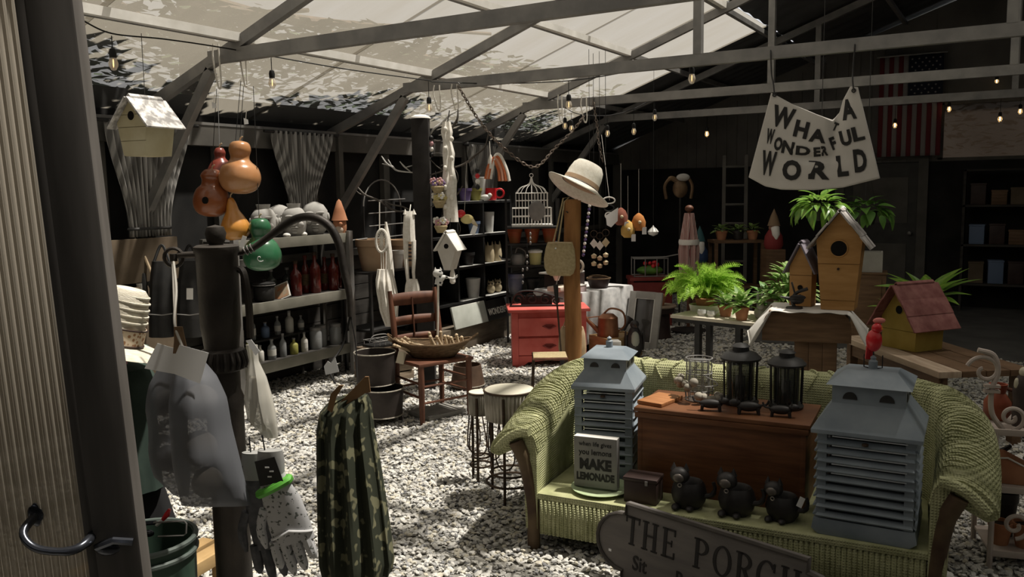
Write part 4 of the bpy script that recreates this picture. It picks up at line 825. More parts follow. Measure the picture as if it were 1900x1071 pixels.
# ---------------------------------------------------------------- galvanised planters on iron rod stands
m_galv = mat('galvanised_tub', (0.26, 0.24, 0.20), (0.42, 0.39, 0.33), rough=0.5, metal=0.3, scale=10, stretch=(6, 6, 0.6))
m_cream = mat('cream_lid', (0.55, 0.52, 0.42), (0.66, 0.63, 0.52), rough=0.6)
def tub_stand(base, R, H, tub, label):
    t = thing('tub_stand', label, 'plant stand', base, YAW, 'tub stands on the gravel')
    def flut(b): b.grid(lambda u, v: Vector(((R * (1 - 0.06 * (1 - v)) + 0.003 * cos(u * 40 * 2 * pi)) * cos(2 * pi * u), (R * (1 - 0.06 * (1 - v)) + 0.003 * cos(u * 40 * 2 * pi)) * sin(2 * pi * u), H - tub + v * tub)), 240, 3, True)
    part(t, 'tub', m_galv, flut, solid=0.004)
    part(t, 'lid', m_cream, lambda b: b.lathe([(R * 1.02, H - 0.006), (R * 1.03, H), (R * 0.97, H + 0.006), (0, H + 0.012)], 36))
    part(t, 'rim', m_iron, lambda b: b.tube(circle((0, 0, H), R * 1.02, 36), 0.006, 7, True))
    for a in (0.3, 0.3 + 2 * pi / 3, 0.3 + 4 * pi / 3):
        a -= 2.1; c, s = cos(a), sin(a)
        part(t, 'leg', m_iron, lambda b: b.tube([(R * 1.03 * c, R * 1.03 * s, H - 0.02), (R * 1.0 * c, R * s, 0.25), (R * 1.06 * c, R * 1.06 * s, 0)], 0.008, 7))
        part(t, 'hoop', m_iron, lambda b: b.tube(spline([(R * c * 0.9 + s * 0.03, R * s * 0.9 - c * 0.03, H - tub), (R * c * 0.85 + s * 0.05, R * s * 0.85 - c * 0.05, H * 0.42), (R * 0.85 * c, R * 0.85 * s, H * 0.32), (R * c * 0.85 - s * 0.05, R * s * 0.85 + c * 0.05, H * 0.42), (R * c * 0.9 - s * 0.03, R * s * 0.9 + c * 0.03, H - tub)]), 0.004, 6))
    for z, rr_ in ((0.10, 0.98), (0.15, 0.8)): part(t, 'ring', m_iron, lambda b: b.tube(circle((0, 0, z), R * rr_, 28), 0.006, 6, True))
def ground_of(px, py, zt):              # ground point below the point at height zt seen at px,py
    p = G(px, py, zt); p.z = 0; return p
pS = G(940, 925); hS = None
tub_stand(G(948, 925), 0.132, 0.60, 0.155, 'large galvanised tub on a tall rusty rod stand beside the sofa')
tub_stand(G(893, 893), 0.062, 0.52, 0.125, 'small cream lidded tub on a rusty rod stand, left of the large one')
# ---------------------------------------------------------------- wooden chair with a basket
m_redwood = mat('red_brown_chair', (0.085, 0.034, 0.020), (0.15, 0.062, 0.036), rough=0.55, scale=6, stretch=(2, 2, 1))
c0, c1 = Vector((-3.56, 4.66, 0)), Vector((-3.41, 5.04, 0)); cr = atan2(c1.y - c0.y, c1.x - c0.x); CW = (c1 - c0).length
chair = thing('wooden_chair', 'red brown wooden side chair carrying a basket of wooden toys', 'chair', c0, cr)
CDp = 0.36; CS = 0.45
part(chair, 'seat', m_redwood, lambda b: b.box((CW / 2, CDp / 2, CS - 0.012), (CW + 0.06, CDp + 0.05, 0.026)), bevel=0.008)
for x, y in ((0, 0), (CW, 0)): part(chair, 'leg', m_redwood, lambda b: b.lathe([(0.015, 0), (0.019, 0.05), (0.023, 0.3), (0.022, CS - 0.02)], 10, (x, y, 0)))
for x in (0.01, CW - 0.01): part(chair, 'back_post', m_redwood, lambda b: b.tube([(x, CDp, 0), (x, CDp, CS), (x, CDp + 0.03, CS + 0.25), (x, CDp + 0.07, CS + 0.48)], [0.018, 0.022, 0.022, 0.016], 10))
for z, h in ((CS + 0.41, 0.085), (CS + 0.25, 0.06), (CS + 0.12, 0.05)):
    part(chair, 'back_slat', m_redwood, lambda b: b.grid(lambda u, v: Vector((0.01 + u * (CW - 0.02), CDp + 0.03 + (z - CS) * 0.08 + 0.025 * sin(pi * u), z + (v - 0.5) * h * (1 + 0.15 * sin(pi * u)))), 12, 2), solid=0.012)
part(chair, 'spindle', m_redwood, lambda b: b.tube([(CW / 2, CDp + 0.055, CS + 0.12), (CW / 2, CDp + 0.08, CS + 0.42)], 0.007, 6))
for z, a, c in ((0.16, (0, 0), (CW, 0)), (0.28, (0, 0), (CW, 0)), (0.2, (0, 0), (0.01, CDp)), (0.3, (0, 0), (0.01, CDp)), (0.2, (CW, 0), (CW - 0.01, CDp)), (0.3, (CW, 0), (CW - 0.01, CDp)), (0.22, (0.01, CDp), (CW - 0.01, CDp))):
    part(chair, 'stretcher', m_redwood, lambda b: b.tube([(a[0], a[1], z), (c[0], c[1], z)], 0.009, 7))
cc = chair.matrix_basis @ Vector((CW / 2, CDp / 2 - 0.02, CS + 0.002))
m_wkb = mat('brown_wicker', (0.085, 0.052, 0.026), (0.17, 0.11, 0.06), rough=0.85, scale=26, stretch=(1, 1, 4), bump=0.5, bscale=120)
t = thing('boat_basket', 'brown boat shaped wicker basket resting on the chair', 'basket', cc, YAW - 0.03)
def boat(b, k=1.0, z0=0.0, zs=1.0):
    def f(u, v):
        a = 2 * pi * u; c, s = cos(a), sin(a); rx = 0.15 + 0.135 * v; ry = 0.09 + 0.055 * v
        return Vector((rx * k * c, ry * k * s, z0 + zs * (0.105 * v + 0.03 * v * abs(c) ** 3)))
    b.grid(f, 40, 8, True)
part(t, 'body', m_wkb, lambda b: (boat(b), b.add([(0.15 * cos(2 * pi * i / 40), 0.09 * sin(2 * pi * i / 40), 0.002) for i in range(40)], [tuple(range(40))])), solid=0.008)
part(t, 'rim', m_wkb, lambda b: b.tube([(0.285 * cos(a), 0.145 * sin(a), 0.105 + 0.03 * abs(cos(a)) ** 3) for a in [2 * pi * i / 40 for i in range(40)]], 0.009, 7, True))
for sx in (-1, 1): part(t, 'handle', m_wkb, lambda b: b.tube(spline([(sx * 0.28, -0.04, 0.13), (sx * 0.325, -0.02, 0.165), (sx * 0.325, 0.02, 0.165), (sx * 0.28, 0.04, 0.13)]), 0.007, 6))
part(t, 'price_card', mat('tan_card', (0.30, 0.26, 0.19), rough=0.8), lambda b: b.box((-0.215, -0.135, 0.02), (0.058, 0.002, 0.085), ry=0.25, rx=-0.2), smooth=False)
m_stick = mat('turned_wood', (0.44, 0.33, 0.21), (0.58, 0.46, 0.31), rough=0.7, scale=10)
BT = t.matrix_basis.copy(); rs = random.Random(8)
for k2 in range(17):
    u_ = k2 / 16; x = -0.22 + 0.44 * u_ + rs.uniform(-0.012, 0.012); y = rs.uniform(-0.075, 0.065); L = rs.uniform(0.13, 0.20) if k2 < 8 else rs.uniform(0.09, 0.13)
    lean = -1.15 + rs.uniform(-0.15, 0.15) if k2 < 8 else rs.uniform(-0.5, 0.35)
    o = thing('wooden_peg', 'turned wooden peg lying at the left in the boat basket' if k2 < 8 else 'turned wooden peg standing at the right in the boat basket', 'toy', BT @ Vector((x, y, 0.055)), YAW + rs.uniform(-0.4, 0.4), 'wooden pegs in the boat basket')
    o.rotation_euler.y = lean
    part(o, 'shaft', m_stick, lambda b: b.lathe([(0.010, 0), (0.013, L * 0.3), (0.010, L * 0.7), (0.013, L * 0.84), (0.006, L * 0.86)], 9))
    part(o, 'knob', m_stick, lambda b: b.ell((0, 0, L * 0.93), 0.0135, 8, 6))
# spotted cat on a stick in the basket
t = thing('spotted_cat_stake', 'white cat with black spots on a tall stake in the basket', 'ornament', BT @ Vector((0.02, 0.09, 0.03)), YAW)
m_spot = mat('spotted_white', (0.015, 0.015, 0.016), (0.62, 0.61, 0.58), rough=0.6, scale=38, kind='voronoi', contrast=(0.36, 0.42))
part(t, 'stake', m_rope, lambda b: b.tube([(0, 0, 0), (0.012, 0, 0.25), (0.02, 0, 0.50)], 0.008, 7))
part(t, 'body', m_spot, lambda b: b.tube(spline([(0.02, 0, 0.49), (0.035, 0, 0.535), (0.07, 0, 0.545), (0.115, 0, 0.54)]), [0.03] * 8 + [0.028, 0.026, 0.024, 0.02, 0.016, 0.012, 0.01, 0.008, 0.006, 0.005, 0.004], 12))
part(t, 'head', m_spot, lambda b: (b.ell((0.02, -0.01, 0.575), (0.038, 0.03, 0.032), 14, 10), b.lathe([(0.012, 0), (0, 0.026)], 6, (0.002, -0.01, 0.598)), b.lathe([(0.012, 0), (0, 0.026)], 6, (0.04, -0.01, 0.598))))
part(t, 'tail', m_spot, lambda b: b.tube(spline([(0.10, 0, 0.54), (0.14, 0, 0.535), (0.165, 0, 0.56)]), 0.008, 7))
b = MB(); b.box((0, 0, 0.015), (0.34, 0.26, 0.03)); o = b.build('stone_slab', mat('grey_slab', (0.19, 0.185, 0.17), (0.25, 0.24, 0.22), rough=0.9), loc=chair.matrix_basis @ Vector((CW / 2 + 0.02, 0.16, 0.02)), rz=cr + 0.1, bevel=0.004); tag(o, 'flat grey slab on the gravel under the chair', 'slab')
# stacked dark metal tubs
m_tub = mat('dark_painted_metal', (0.026, 0.020, 0.018), (0.045, 0.036, 0.032), rough=0.6, scale=8)
def metal_tub(base, R, H, label, legs=True):
    t = thing('metal_tub', label, 'tub', base, 0, 'dark metal tubs beside the chair')
    part(t, 'body', m_tub, lambda b: b.lathe([(R * 0.88, 0.0), (R * 0.97, H), (R * 0.94, H), (R * 0.85, 0.02), (0, 0.02)], 32))
    part(t, 'rim', m_galv, lambda b: b.tube(circle((0, 0, H), R * 0.97, 36), 0.005, 6, True))
    part(t, 'foot_band', m_galv, lambda b: b.tube(circle((0, 0, 0.006), R * 0.89, 36), 0.005, 6, True))
    if legs:
        for a in (0.6, 2.7, 4.8): part(t, 'foot', m_tub, lambda b: b.tube([(R * 0.75 * cos(a), R * 0.75 * sin(a), 0.005), (R * 0.8 * cos(a), R * 0.8 * sin(a), -0.055)], 0.014, 8))
g0 = G(712, 785); g0.z = 0.06
metal_tub(g0, 0.155, 0.20, 'lower dark metal tub of the stack beside the chair')
metal_tub(g0 + Vector((-0.085, 0.03, 0.215)), 0.155, 0.235, 'upper dark metal tub of the stack beside the chair', False)
p = G(868, 722); 
t = thing('brown_bucket', 'brown tapered metal bucket standing behind the chair', 'bucket', p, 0)
part(t, 'body', mat('brown_metal', (0.075, 0.045, 0.03), (0.12, 0.075, 0.05), rough=0.6), lambda b: b.lathe([(0.115, 0), (0.145, 0.04), (0.115, 0.21), (0.108, 0.21), (0.13, 0.04)], 28))
part(t, 'rim', m_galv, lambda b: b.tube(circle((0, 0, 0.045), 0.147, 30), 0.004, 6, True))
# wooden crates with wire tray
m_crate = mat('pale_crate_wood', (0.22, 0.165, 0.12), (0.33, 0.26, 0.19), rough=0.85, scale=7, stretch=(1, 1, 6), bump=0.08)
def crate(base, rz, w, d, h, n, label):
    t = thing('wooden_crate', label, 'crate', base, rz, 'slatted crates by the left shelf')
    g = h / n
    for k2 in range(n):
        for sy in (-1, 1): part(t, 'slat', m_crate, lambda b: b.box((0, sy * d / 2, g * (k2 + 0.5)), (w, 0.012, g * 0.86)), bevel=0.002)
        for sx in (-1, 1): part(t, 'slat', m_crate, lambda b: b.box((sx * (w / 2 - 0.006), 0, g * (k2 + 0.5)), (0.012, d - 0.014, g * 0.86)), bevel=0.002)
    part(t, 'bottom', m_crate, lambda b: b.box((0, 0, 0.008), (w - 0.03, d - 0.02, 0.012)), smooth=False)
    for sx in (-1, 1):
        for sy in (-1, 1): part(t, 'corner', m_crate, lambda b: b.box((sx * (w / 2 - 0.024), sy * (d / 2 - 0.018), h / 2), (0.022, 0.022, h - 0.004)), smooth=False)
cb = onX(700, 665, -4.85); cb = Vector((-4.78, 5.72, 0))
crate(cb, rad(72), 0.40, 0.34, 0.17, 2, 'lower slatted wooden crate by the shelf post')
crate(cb + Vector((0.02, 0.01, 0.171)), rad(70), 0.40, 0.34, 0.13, 2, 'upper slatted wooden crate carrying a wire tray')
t = thing('wire_tray', 'small black wire tray on top of the crates', 'tray', cb + Vector((-0.02, -0.02, 0.303)), rad(72))
part(t, 'base', m_black, lambda b: b.box((0, 0, 0.012), (0.26, 0.17, 0.024)), bevel=0.005)
for k2 in range(5): part(t, 'wire', m_steel, lambda b: b.tube([(-0.11 + 0.055 * k2, -0.085, 0.02), (-0.11 + 0.055 * k2, -0.085, 0.06), (-0.11 + 0.055 * k2, 0.085, 0.06), (-0.11 + 0.055 * k2, 0.085, 0.02)], 0.004, 6))
part(t, 'handle', m_steel, lambda b: b.tube(spline([(-0.1, 0, 0.06), (-0.06, 0, 0.10), (0.06, 0, 0.10), (0.1, 0, 0.06)]), 0.005, 6))
for sy in (-1, 1): part(t, 'rail', m_steel, lambda b: b.tube([(-0.12, sy * 0.085, 0.06), (0.12, sy * 0.085, 0.06)], 0.004, 6))
# ---------------------------------------------------------------- curtains on the left wall
m_curt = mat('striped_string_curtain', (0.19, 0.185, 0.175), (0.44, 0.43, 0.41), rough=0.95, kind='wave', scale=9, contrast=(0.3, 0.8))
[n_ for n_ in m_curt.node_tree.nodes if n_.type == 'TEX_WAVE'][0].inputs['Distortion'].default_value = 0.3
def curtain(y0, y1, yb0, yb1, zt, zb, label):
    t = thing('curtain', label, 'curtain', (XL + 0.12, y0, 0), pi / 2, 'striped curtains on the left wall')
    def f(u, v):
        w = 0.5 - 0.5 * cos(pi * min(1, v * 1.05)); w = w ** 0.8
        a = (y1 - y0) * u; c = (yb0 - y0) + (yb1 - yb0) * u; x = a * (1 - w) + c * w
        return Vector((x, 0.026 * sin(u * 13 * 2 * pi + 0.6 * sin(v * 5)) * (1 - 0.3 * w), zt + (zb - zt) * v))
    part(t, 'cloth', m_curt, lambda b: b.grid(f, 240, 24), solid=0.003)
    part(t, 'rod', m_black, lambda b: b.tube([(-0.08, 0, zt - 0.01), (y1 - y0 + 0.08, 0, zt - 0.01)], 0.012, 8))
    part(t, 'tie', m_black, lambda b: b.tube([((yb0 + yb1) / 2 - y0 + (yb1 - yb0) * 0.52 * cos(a), 0.045 * sin(a), zb + 0.06) for a in [2 * pi * i / 16 for i in range(16)]], 0.012, 6, True))
curtain(3.66, 4.37, 3.80, 4.14, 2.20, 1.36, 'wide grey striped curtain gathered low, behind the hanging birdhouse')
curtain(5.20, 5.95, 5.40, 5.66, 2.20, 1.38, 'grey striped curtain gathered low, above the face pots')
curtain(8.20, 8.80, 8.40, 8.70, 2.20, 1.38, 'narrow grey striped curtain behind the rainbow hanging')
# ---------------------------------------------------------------- birdhouses
m_hole = mat('dark_hole', (0.006, 0.005, 0.004), rough=1)
def birdhouse(loc, rz, W, L, H, rise, label, mb, mr, taper=1.0, hole=0.03, hz=0.6, seams=(), over=0.03, slabs=2, perch=True, cat='birdhouse', rmats=None, side=None, hang_to=None, over_end=0.02):
    t = thing('birdhouse', label, cat, loc, rz)
    wz = lambda z: (W * taper + (W - W * taper) * min(z / H, 1)) / 2 if z <= H else W / 2 * (1 - (z - H) / rise)
    part(t, 'body', mb, lambda b: b.prism([(-wz(0), 0), (wz(0), 0), (W / 2, H), (0, H + rise), (-W / 2, H)], L), smooth=False)
    zs = [0.0] + [s * (H + rise) for s in seams] + [H + rise - 0.004]
    for i in range(len(zs) - 1):
        a, c = zs[i] + 0.0015, zs[i + 1] - 0.0015; pts = [z for z in (a, H, c) if a <= z <= c]
        pl_ = [(wz(z) * 0.995, z) for z in pts] + [(-wz(z) * 0.995, z) for z in pts[::-1]]
        part(t, 'front_plank', mb, lambda b: b.prism(pl_, 0.008, Matrix.Translation((0, -L / 2 - 0.004, 0))), smooth=False)
    z_ = hz * (H + rise)
    part(t, 'entrance_hole', m_hole, lambda b: b.prism([(hole * cos(2 * pi * i / 22), z_ + hole * sin(2 * pi * i / 22)) for i in range(22)], 0.004, Matrix.Translation((0, -L / 2 - 0.009, 0))), smooth=False)
    part(t, 'hole_ring', mb, lambda b: b.tube(circle((0, -L / 2 - 0.009, z_), hole * 1.05, 22, (0, 1, 0)), hole * 0.10, 6, True))
    if perch: part(t, 'perch', m_dbr, lambda b: b.tube([(0, -L / 2, z_ - hole * 2.6), (0, -L / 2 - 0.02, z_ - hole * 2.6)], max(0.004, hole * 0.16), 8))
    ang = atan2(rise, W / 2); ln = W / 2 / cos(ang) + over
    for sx in (-1, 1):
        for k2 in range(slabs):
            a, c = ln * k2 / slabs, ln * (k2 + 1) / slabs + (0.004 if slabs > 1 else 0)
            d = Vector((sx * cos(ang), 0, -sin(ang))); nrm = Vector((sx * sin(ang), 0, cos(ang))); ap = Vector((0, 0, H + rise))
            p0 = ap + d * a + nrm * (0.008 + 0.004 * (k2 % 2)); p1 = ap + d * c + nrm * (0.008 + 0.004 * (k2 % 2))
            part(t, 'roof_board', mr, lambda b: b.bar(p0, p1, L + 2 * over_end + (over if over_end > 0.01 else 0), 0.011, up=nrm), bevel=0.0015)
    part(t, 'ridge_strip', mr, lambda b: b.prism([(-0.016, -0.008), (0, 0.006), (0.016, -0.008), (0.016, 0.002), (0, 0.016), (-0.016, 0.002)], L + 2 * over_end, Matrix.Translation((0, 0, H + rise + 0.012))), smooth=False)
    part(t, 'floor_board', mb, lambda b: b.box((0, 0, 0.004), (W * taper * 0.98, L * 1.01, 0.01)), smooth=False)
    if hang_to is not None:
        q2 = t.matrix_basis.inverted() @ hang_to
        part(t, 'hanging_wire', m_black, lambda b: b.tube([(0, 0, H + rise + 0.02), (q2.x, q2.y, q2.z)], 0.002, 5))
    return t
m_bhcream = mat('cream_yellow_boards', (0.48, 0.42, 0.26), (0.60, 0.55, 0.38), rough=0.7, scale=5)
m_bhroof = mat('flaking_white_roof', (0.30, 0.29, 0.28), (0.72, 0.70, 0.68), rough=0.8, scale=22, contrast=(0.42, 0.58))
bl = V(276, 290, 4.95)
t = birdhouse(bl, YAW - rad(24), 0.235, 0.20, 0.19, 0.135, 'cream birdhouse with a flaking white roof hanging at upper left', m_bhcream, m_bhroof, 0.66, 0.026, 0.70, (0.26, 0.50, 0.72), 0.05, 1, False, hang_to=onX(262, 62, XP))
t = birdhouse(V(836, 500, 6.75), YAW - rad(18), 0.16, 0.14, 0.17, 0.12, 'small white birdhouse hanging in the macrame right of the black post', mat('bone_white', (0.58, 0.55, 0.50), (0.66, 0.64, 0.6), rough=0.7), m_white, 0.3, 0.02, 0.66, (), 0.025, 1, False, hang_to=V(836, 405, 6.72))
part(t, 'tassel', m_rope, lambda b: b.lathe([(0.012, 0.0), (0.02, -0.03), (0.024, -0.1), (0.012, -0.115)], 12, (0.02, -0.01, 0.0)))
# ---------------------------------------------------------------- gourds
gs = 5.65 / FP
def gourd(px, py, prof, m, label, top_to, tilt=(0, 0), hole=None, stem=True):
    t = thing('gourd', label, 'gourd', V(px, py, 5.65), YAW, 'gourds hanging at the left')
    t.rotation_euler = (tilt[0], tilt[1], YAW)
    pr = [(r * gs, z * gs) for r, z in prof]; sm = spline([(r, 0, z) for r, z in pr], 5)
    part(t, 'shell', m, lambda b: b.lathe([(max(p.x, 0), p.z) for p in sm], 28))
    zt_ = pr[-1][1]
    if stem: part(t, 'stem', m_stick, lambda b: b.tube(spline([(0, 0, zt_ - 0.005), (0.004, 0, zt_ + 0.015), (0.018, 0, zt_ + 0.028)]), 0.005, 7))
    bpy.context.view_layer.update()
    iv = t.matrix_world.inverted()
    if top_to is not None: part(t, 'wire', m_black, lambda b: b.tube([iv @ p for p in top_to] + [(0, 0, zt_)], 0.0022, 5))
    if hole: part(t, 'entrance_hole', m_hole, lambda b: b.ell((hole[0] * gs, hole[1] * gs, hole[2] * gs), (6.5 * gs, 2.5 * gs, 7 * gs), 14, 8))
    return t
def gm_(n, a, c): return mat(n, a, c, rough=0.28, spec=0.5, scale=5, coat=0.3)
gourd(445, 360, [(0, 0), (14, 1), (30, 9), (38, 28), (33, 48), (20, 60), (17, 68), (20, 82), (15, 94), (0, 98)], gm_('tan_gourd', (0.42, 0.19, 0.075), (0.50, 0.25, 0.11)), 'large tan bottle gourd hanging at the top of the bunch', [V(452, 160, 5.62)], (0, rad(3)))
gourd(392, 402, [(0, 0), (14, 1), (28, 10), (33, 28), (28, 48), (19, 58), (18, 68), (20, 76), (12, 86), (0, 88)], gm_('brown_gourd', (0.23, 0.065, 0.022), (0.31, 0.10, 0.035)), 'brown gourd with a round entrance hole', [V(402, 165, 5.62)], (0, rad(4)), (0, -31.5, 30))
t = gourd(411, 345, [(0, 0), (14, 1), (24, 10), (26, 26), (18, 44), (10, 54), (11, 64), (7, 72), (0, 74)], gm_('red_brown_gourd', (0.17, 0.030, 0.020), (0.24, 0.05, 0.03)), 'dark red brown gourd behind the large tan one', [V(404, 166, 5.8)]); t.location = V(411, 345, 5.92)
gourd(440, 445, [(0, 0), (14, 1), (25, 10), (27, 24), (20, 40), (12, 54), (9, 66), (5, 76), (0, 79)], gm_('orange_gourd', (0.55, 0.22, 0.035), (0.62, 0.29, 0.06)), 'orange pear shaped gourd below the tan one', [V(447, 150, 5.68)], (0, rad(-6)))
t = gourd(489, 502, [(0, 0), (15, 1), (30, 10), (35, 28), (29, 48), (18, 60), (16, 66), (20, 80), (14, 94), (0, 97)], gm_('green_gourd', (0.022, 0.11, 0.048), (0.04, 0.16, 0.075)), 'dark green painted bottle gourd hanging beside the pump handle', [V(470, 160, 5.62)], (0, rad(-2)))
part(t, 'spiral_mark', m_paper, lambda b: b.tube([Vector(((6 + 3 * 0.9 * a * cos(a * 2)) * gs, -35.2 * gs, (26 + 3 * 0.9 * a * sin(a * 2)) * gs)) for a in [i * 0.12 for i in range(24)]], 0.0025, 5))
part(t, 'price_tag', m_paper, lambda b: b.box((-24 * gs, -30 * gs, 56 * gs), (0.03, 0.002, 0.08), ry=0.4), smooth=False)
# white cord hooks over the tie beams
def cord_hook(px, y0, y1, d, w, label):
    t = thing('cord_hook', label, 'hook', V(px, y0, d), YAW, 'white cord hooks on the roof steel'); u = d / FP
    part(t, 'cord', m_rope, lambda b: b.tube(spline([(-w * u * 0.7, 0, 0.01), (-w * u * 0.9, 0, -0.3 * (y1 - y0) * u), (-w * u * 0.2, 0, -(y1 - y0) * u * 0.92), (0.2 * w * u, 0, -(y1 - y0) * u), (w * u * 0.5, 0, -0.85 * (y1 - y0) * u), (w * u * 0.4, 0, -0.3 * (y1 - y0) * u), (w * u * 0.35, 0, 0.01)]), 0.0055, 7))
    part(t, 'knot', m_rope, lambda b: b.ell((0.2 * w * u, 0, -(y1 - y0) * u), 0.01, 8, 6))
    return t
for i, (px, y0, y1, d, w) in enumerate(((402, 84, 162, 5.6, 9), (451, 82, 158, 5.6, 8), (812, 160, 204, 7.2, 9), (845, 158, 205, 7.2, 9), (1040, 178, 226, 7.6, 6), (1085, 182, 226, 7.6, 8))):
    cord_hook(px, y0, y1, d, w, ['white cord hook above the brown gourds, leftmost', 'white cord hook carrying the tan and orange gourds', 'white cord hook left of the chain', 'white cord hook at the left chain end', 'white cord hook beside the hanging bulb above the hat', 'white cord hook at the right chain end'][i])
# gourd price tags on the wires
for i, (px, py) in enumerate(((397, 195), (456, 225))):
    t, inv = hang('paper_tag', ['small white tag on the left gourd wire', 'small white tag on the right gourd wire'][i], 'tag', px, py, 5.6, 'paper tags on the gourd wires')
    quad_card(t, inv, 'card', m_paper, [(px - 4, py - 6), (px + 4, py - 3), (px + 5, py + 5), (px - 3, py + 6)], 5.6)
    part(t, 'string', m_rope, lambda b: b.tube([(0, 0, 0.01), (0.008, 0, 0.07)], 0.002, 5))
# ---------------------------------------------------------------- chain
def chain(pts, label, step=0.034):
    P = spline([V(*p) for p in pts], 14); L = [0]
    for a, c in zip(P, P[1:]): L.append(L[-1] + (c - a).length)
    n = int(L[-1] / step); t = thing('chain', label, 'chain', P[0], 0); iv = P[0]
    def at_(s):
        for i in range(len(P) - 1):
            if L[i + 1] >= s: return P[i].lerp(P[i + 1], (s - L[i]) / (L[i + 1] - L[i] + 1e-9))
        return P[-1]
    def links(b):
        for k2 in range(n):
            p = at_(k2 * step + step / 2); d = (at_(min(k2 * step + step, L[-1])) - at_(k2 * step)).normalized(); x, y, _ = frame(d); w = x if k2 % 2 else y
            b.tube([p - iv + d * (0.024 * cos(a)) + w * (0.012 * sin(a)) for a in [2 * pi * i / 8 for i in range(8)]], 0.0045, 5, True)
    o = part(t, 'links', mat('worn_chain', (0.12, 0.09, 0.07), (0.24, 0.20, 0.17), rough=0.4, metal=0.6), links); o['kind'] = 'stuff'
    part(t, 'end_hook', m_steel, lambda b: b.tube(spline([(0, 0, 0.03), (0.015, 0, 0.015), (0, 0, -0.01)]), 0.004, 6))
chain([(850, 160, 7.0), (890, 225, 7.15), (935, 275, 7.3), (990, 310, 7.4), (1030, 275, 7.5), (1065, 240, 7.55), (1086, 212, 7.6)], 'long rusty chain sagging in a V below the roof beam')
chain([(1100, 185, 8.85), (1108, 235, 8.7), (1112, 270, 8.6), (1120, 305, 8.6)], 'short chain hanging behind the hat', 0.036)
# ---------------------------------------------------------------- string lights
m_cable = mat('black_cable', (0.01, 0.01, 0.01), rough=0.6)
m_bulb = glass_mat('bulb_glass', (0.75, 0.72, 0.66), 0.55, 0.05)
m_fil = mat('warm_filament', (1.0, 0.75, 0.4), emit=(1.0, 0.62, 0.25, 2.5))
m_filhot = mat('bright_filament', (1.0, 0.8, 0.5), emit=(1.0, 0.66, 0.30, 14.0))
def string_light(pts, bulbs, label, hot=False, r=0.0045):
    P = spline([V(*p) for p in pts], 8); t = thing('string_light', label, 'string lights', P[0], 0); iv = P[0]
    part(t, 'cable', m_cable, lambda b: b.tube([p - iv for p in P], r, 6))
    for px, y0, y1, d in bulbs:
        a = V(px, y0, d) - iv; u = d / FP; z1 = a.z - (y1 - y0) * u; h = min(0.085, (y1 - y0) * u * 0.62); c = a.copy()
        s_ = part(t, 'socket', m_cable, lambda b: (b.tube([(c.x, c.y, c.z + 0.005), (c.x, c.y, z1 + h)], 0.003, 5), b.lathe([(0.019, 0), (0.021, 0.03), (0.016, 0.05), (0.006, 0.056)], 12, (c.x, c.y, z1 + h - 0.012))))
        part(t, 'bulb', m_bulb, lambda b: b.lathe([(0.0, 0), (0.014, 0.004), (0.026, h * 0.32), (0.027, h * 0.5), (0.018, h * 0.85), (0.015, h)], 14, (c.x, c.y, z1)))
        part(t, 'filament', m_filhot if hot else m_fil, lambda b: b.lathe([(0.0, 0), (0.006 if hot else 0.0035, 0.01), (0.006 if hot else 0.0035, h * 0.5), (0, h * 0.6)], 6, (c.x, c.y, z1 + h * 0.2)))
string_light([(120, 20, 4.6), (150, 36, 4.7), (207, 62, 4.85), (300, 72, 5.1), (385, 84, 5.35), (480, 100, 5.7), (640, 128, 6.3), (800, 150, 7.05)], [(207, 68, 130, 4.85), (503, 108, 164, 5.8), (795, 152, 208, 7.0)], 'string of clear bulbs along the first purlin on the left')
string_light([(800, 152, 7.05), (920, 155, 7.1), (1055, 150, 7.0), (1170, 132, 6.6), (1290, 106, 6.15)], [(1055, 152, 203, 7.0), (1284, 108, 155, 6.2)], 'string of clear bulbs along the second roof tie')
string_light([(1048, 200, 9.0), (1075, 212, 9.0), (1130, 214, 9.1), (1180, 200, 9.2), (1222, 174, 9.3)], [(1048, 202, 240, 9.0), (1060, 210, 245, 9.05), (1127, 214, 254, 9.1), (1176, 204, 250, 9.2), (1215, 178, 224, 9.3)], 'string of dim bulbs sagging behind the hat post')
string_light([(1280, 205, 10.5), (1312, 212, 10.6), (1450, 205, 10.7), (1600, 190, 10.8), (1680, 195, 10.9), (1760, 180, 10.9), (1858, 168, 10.6), (1930, 165, 10.4)], [(1312, 214, 254, 10.6), (1662, 195, 238, 10.9), (1762, 182, 208, 10.9), (1858, 170, 226, 10.6), (1895, 168, 212, 10.5), (1850, 140, 155, 10.6)], 'string of glowing warm bulbs in the dark back bay', True)
# ---------------------------------------------------------------- black post with metal branches, macrame and ornaments
PPD = 6.95; pp = V(785, 400, PPD); pp.z = 0
t = thing('display_post', 'tall black post with a white cap and bare metal branches', 'post', pp, YAW)
inv = t.matrix_basis.inverted(); zp = lambda y: (inv @ V(783, y, PPD)).z
part(t, 'post', mat('black_stained_wood', (0.016, 0.014, 0.013), (0.030, 0.027, 0.025), rough=0.85), lambda b: b.box((0, 0, zp(222) / 2), (0.14, 0.14, zp(222))), bevel=0.008)
part(t, 'cap', m_white, lambda b: b.lathe([(0.085, 0), (0.08, 0.012), (0.045, 0.03), (0, 0.035)], 20, (0, 0, zp(222))))
m_br = mat('dark_branch', (0.05, 0.042, 0.036), (0.10, 0.088, 0.076), rough=0.5, metal=0.3)
m_brw = mat('lit_branch', (0.40, 0.39, 0.37), (0.52, 0.51, 0.48), rough=0.6)  # paler copy of the branch metal, light on those branches put into the colour
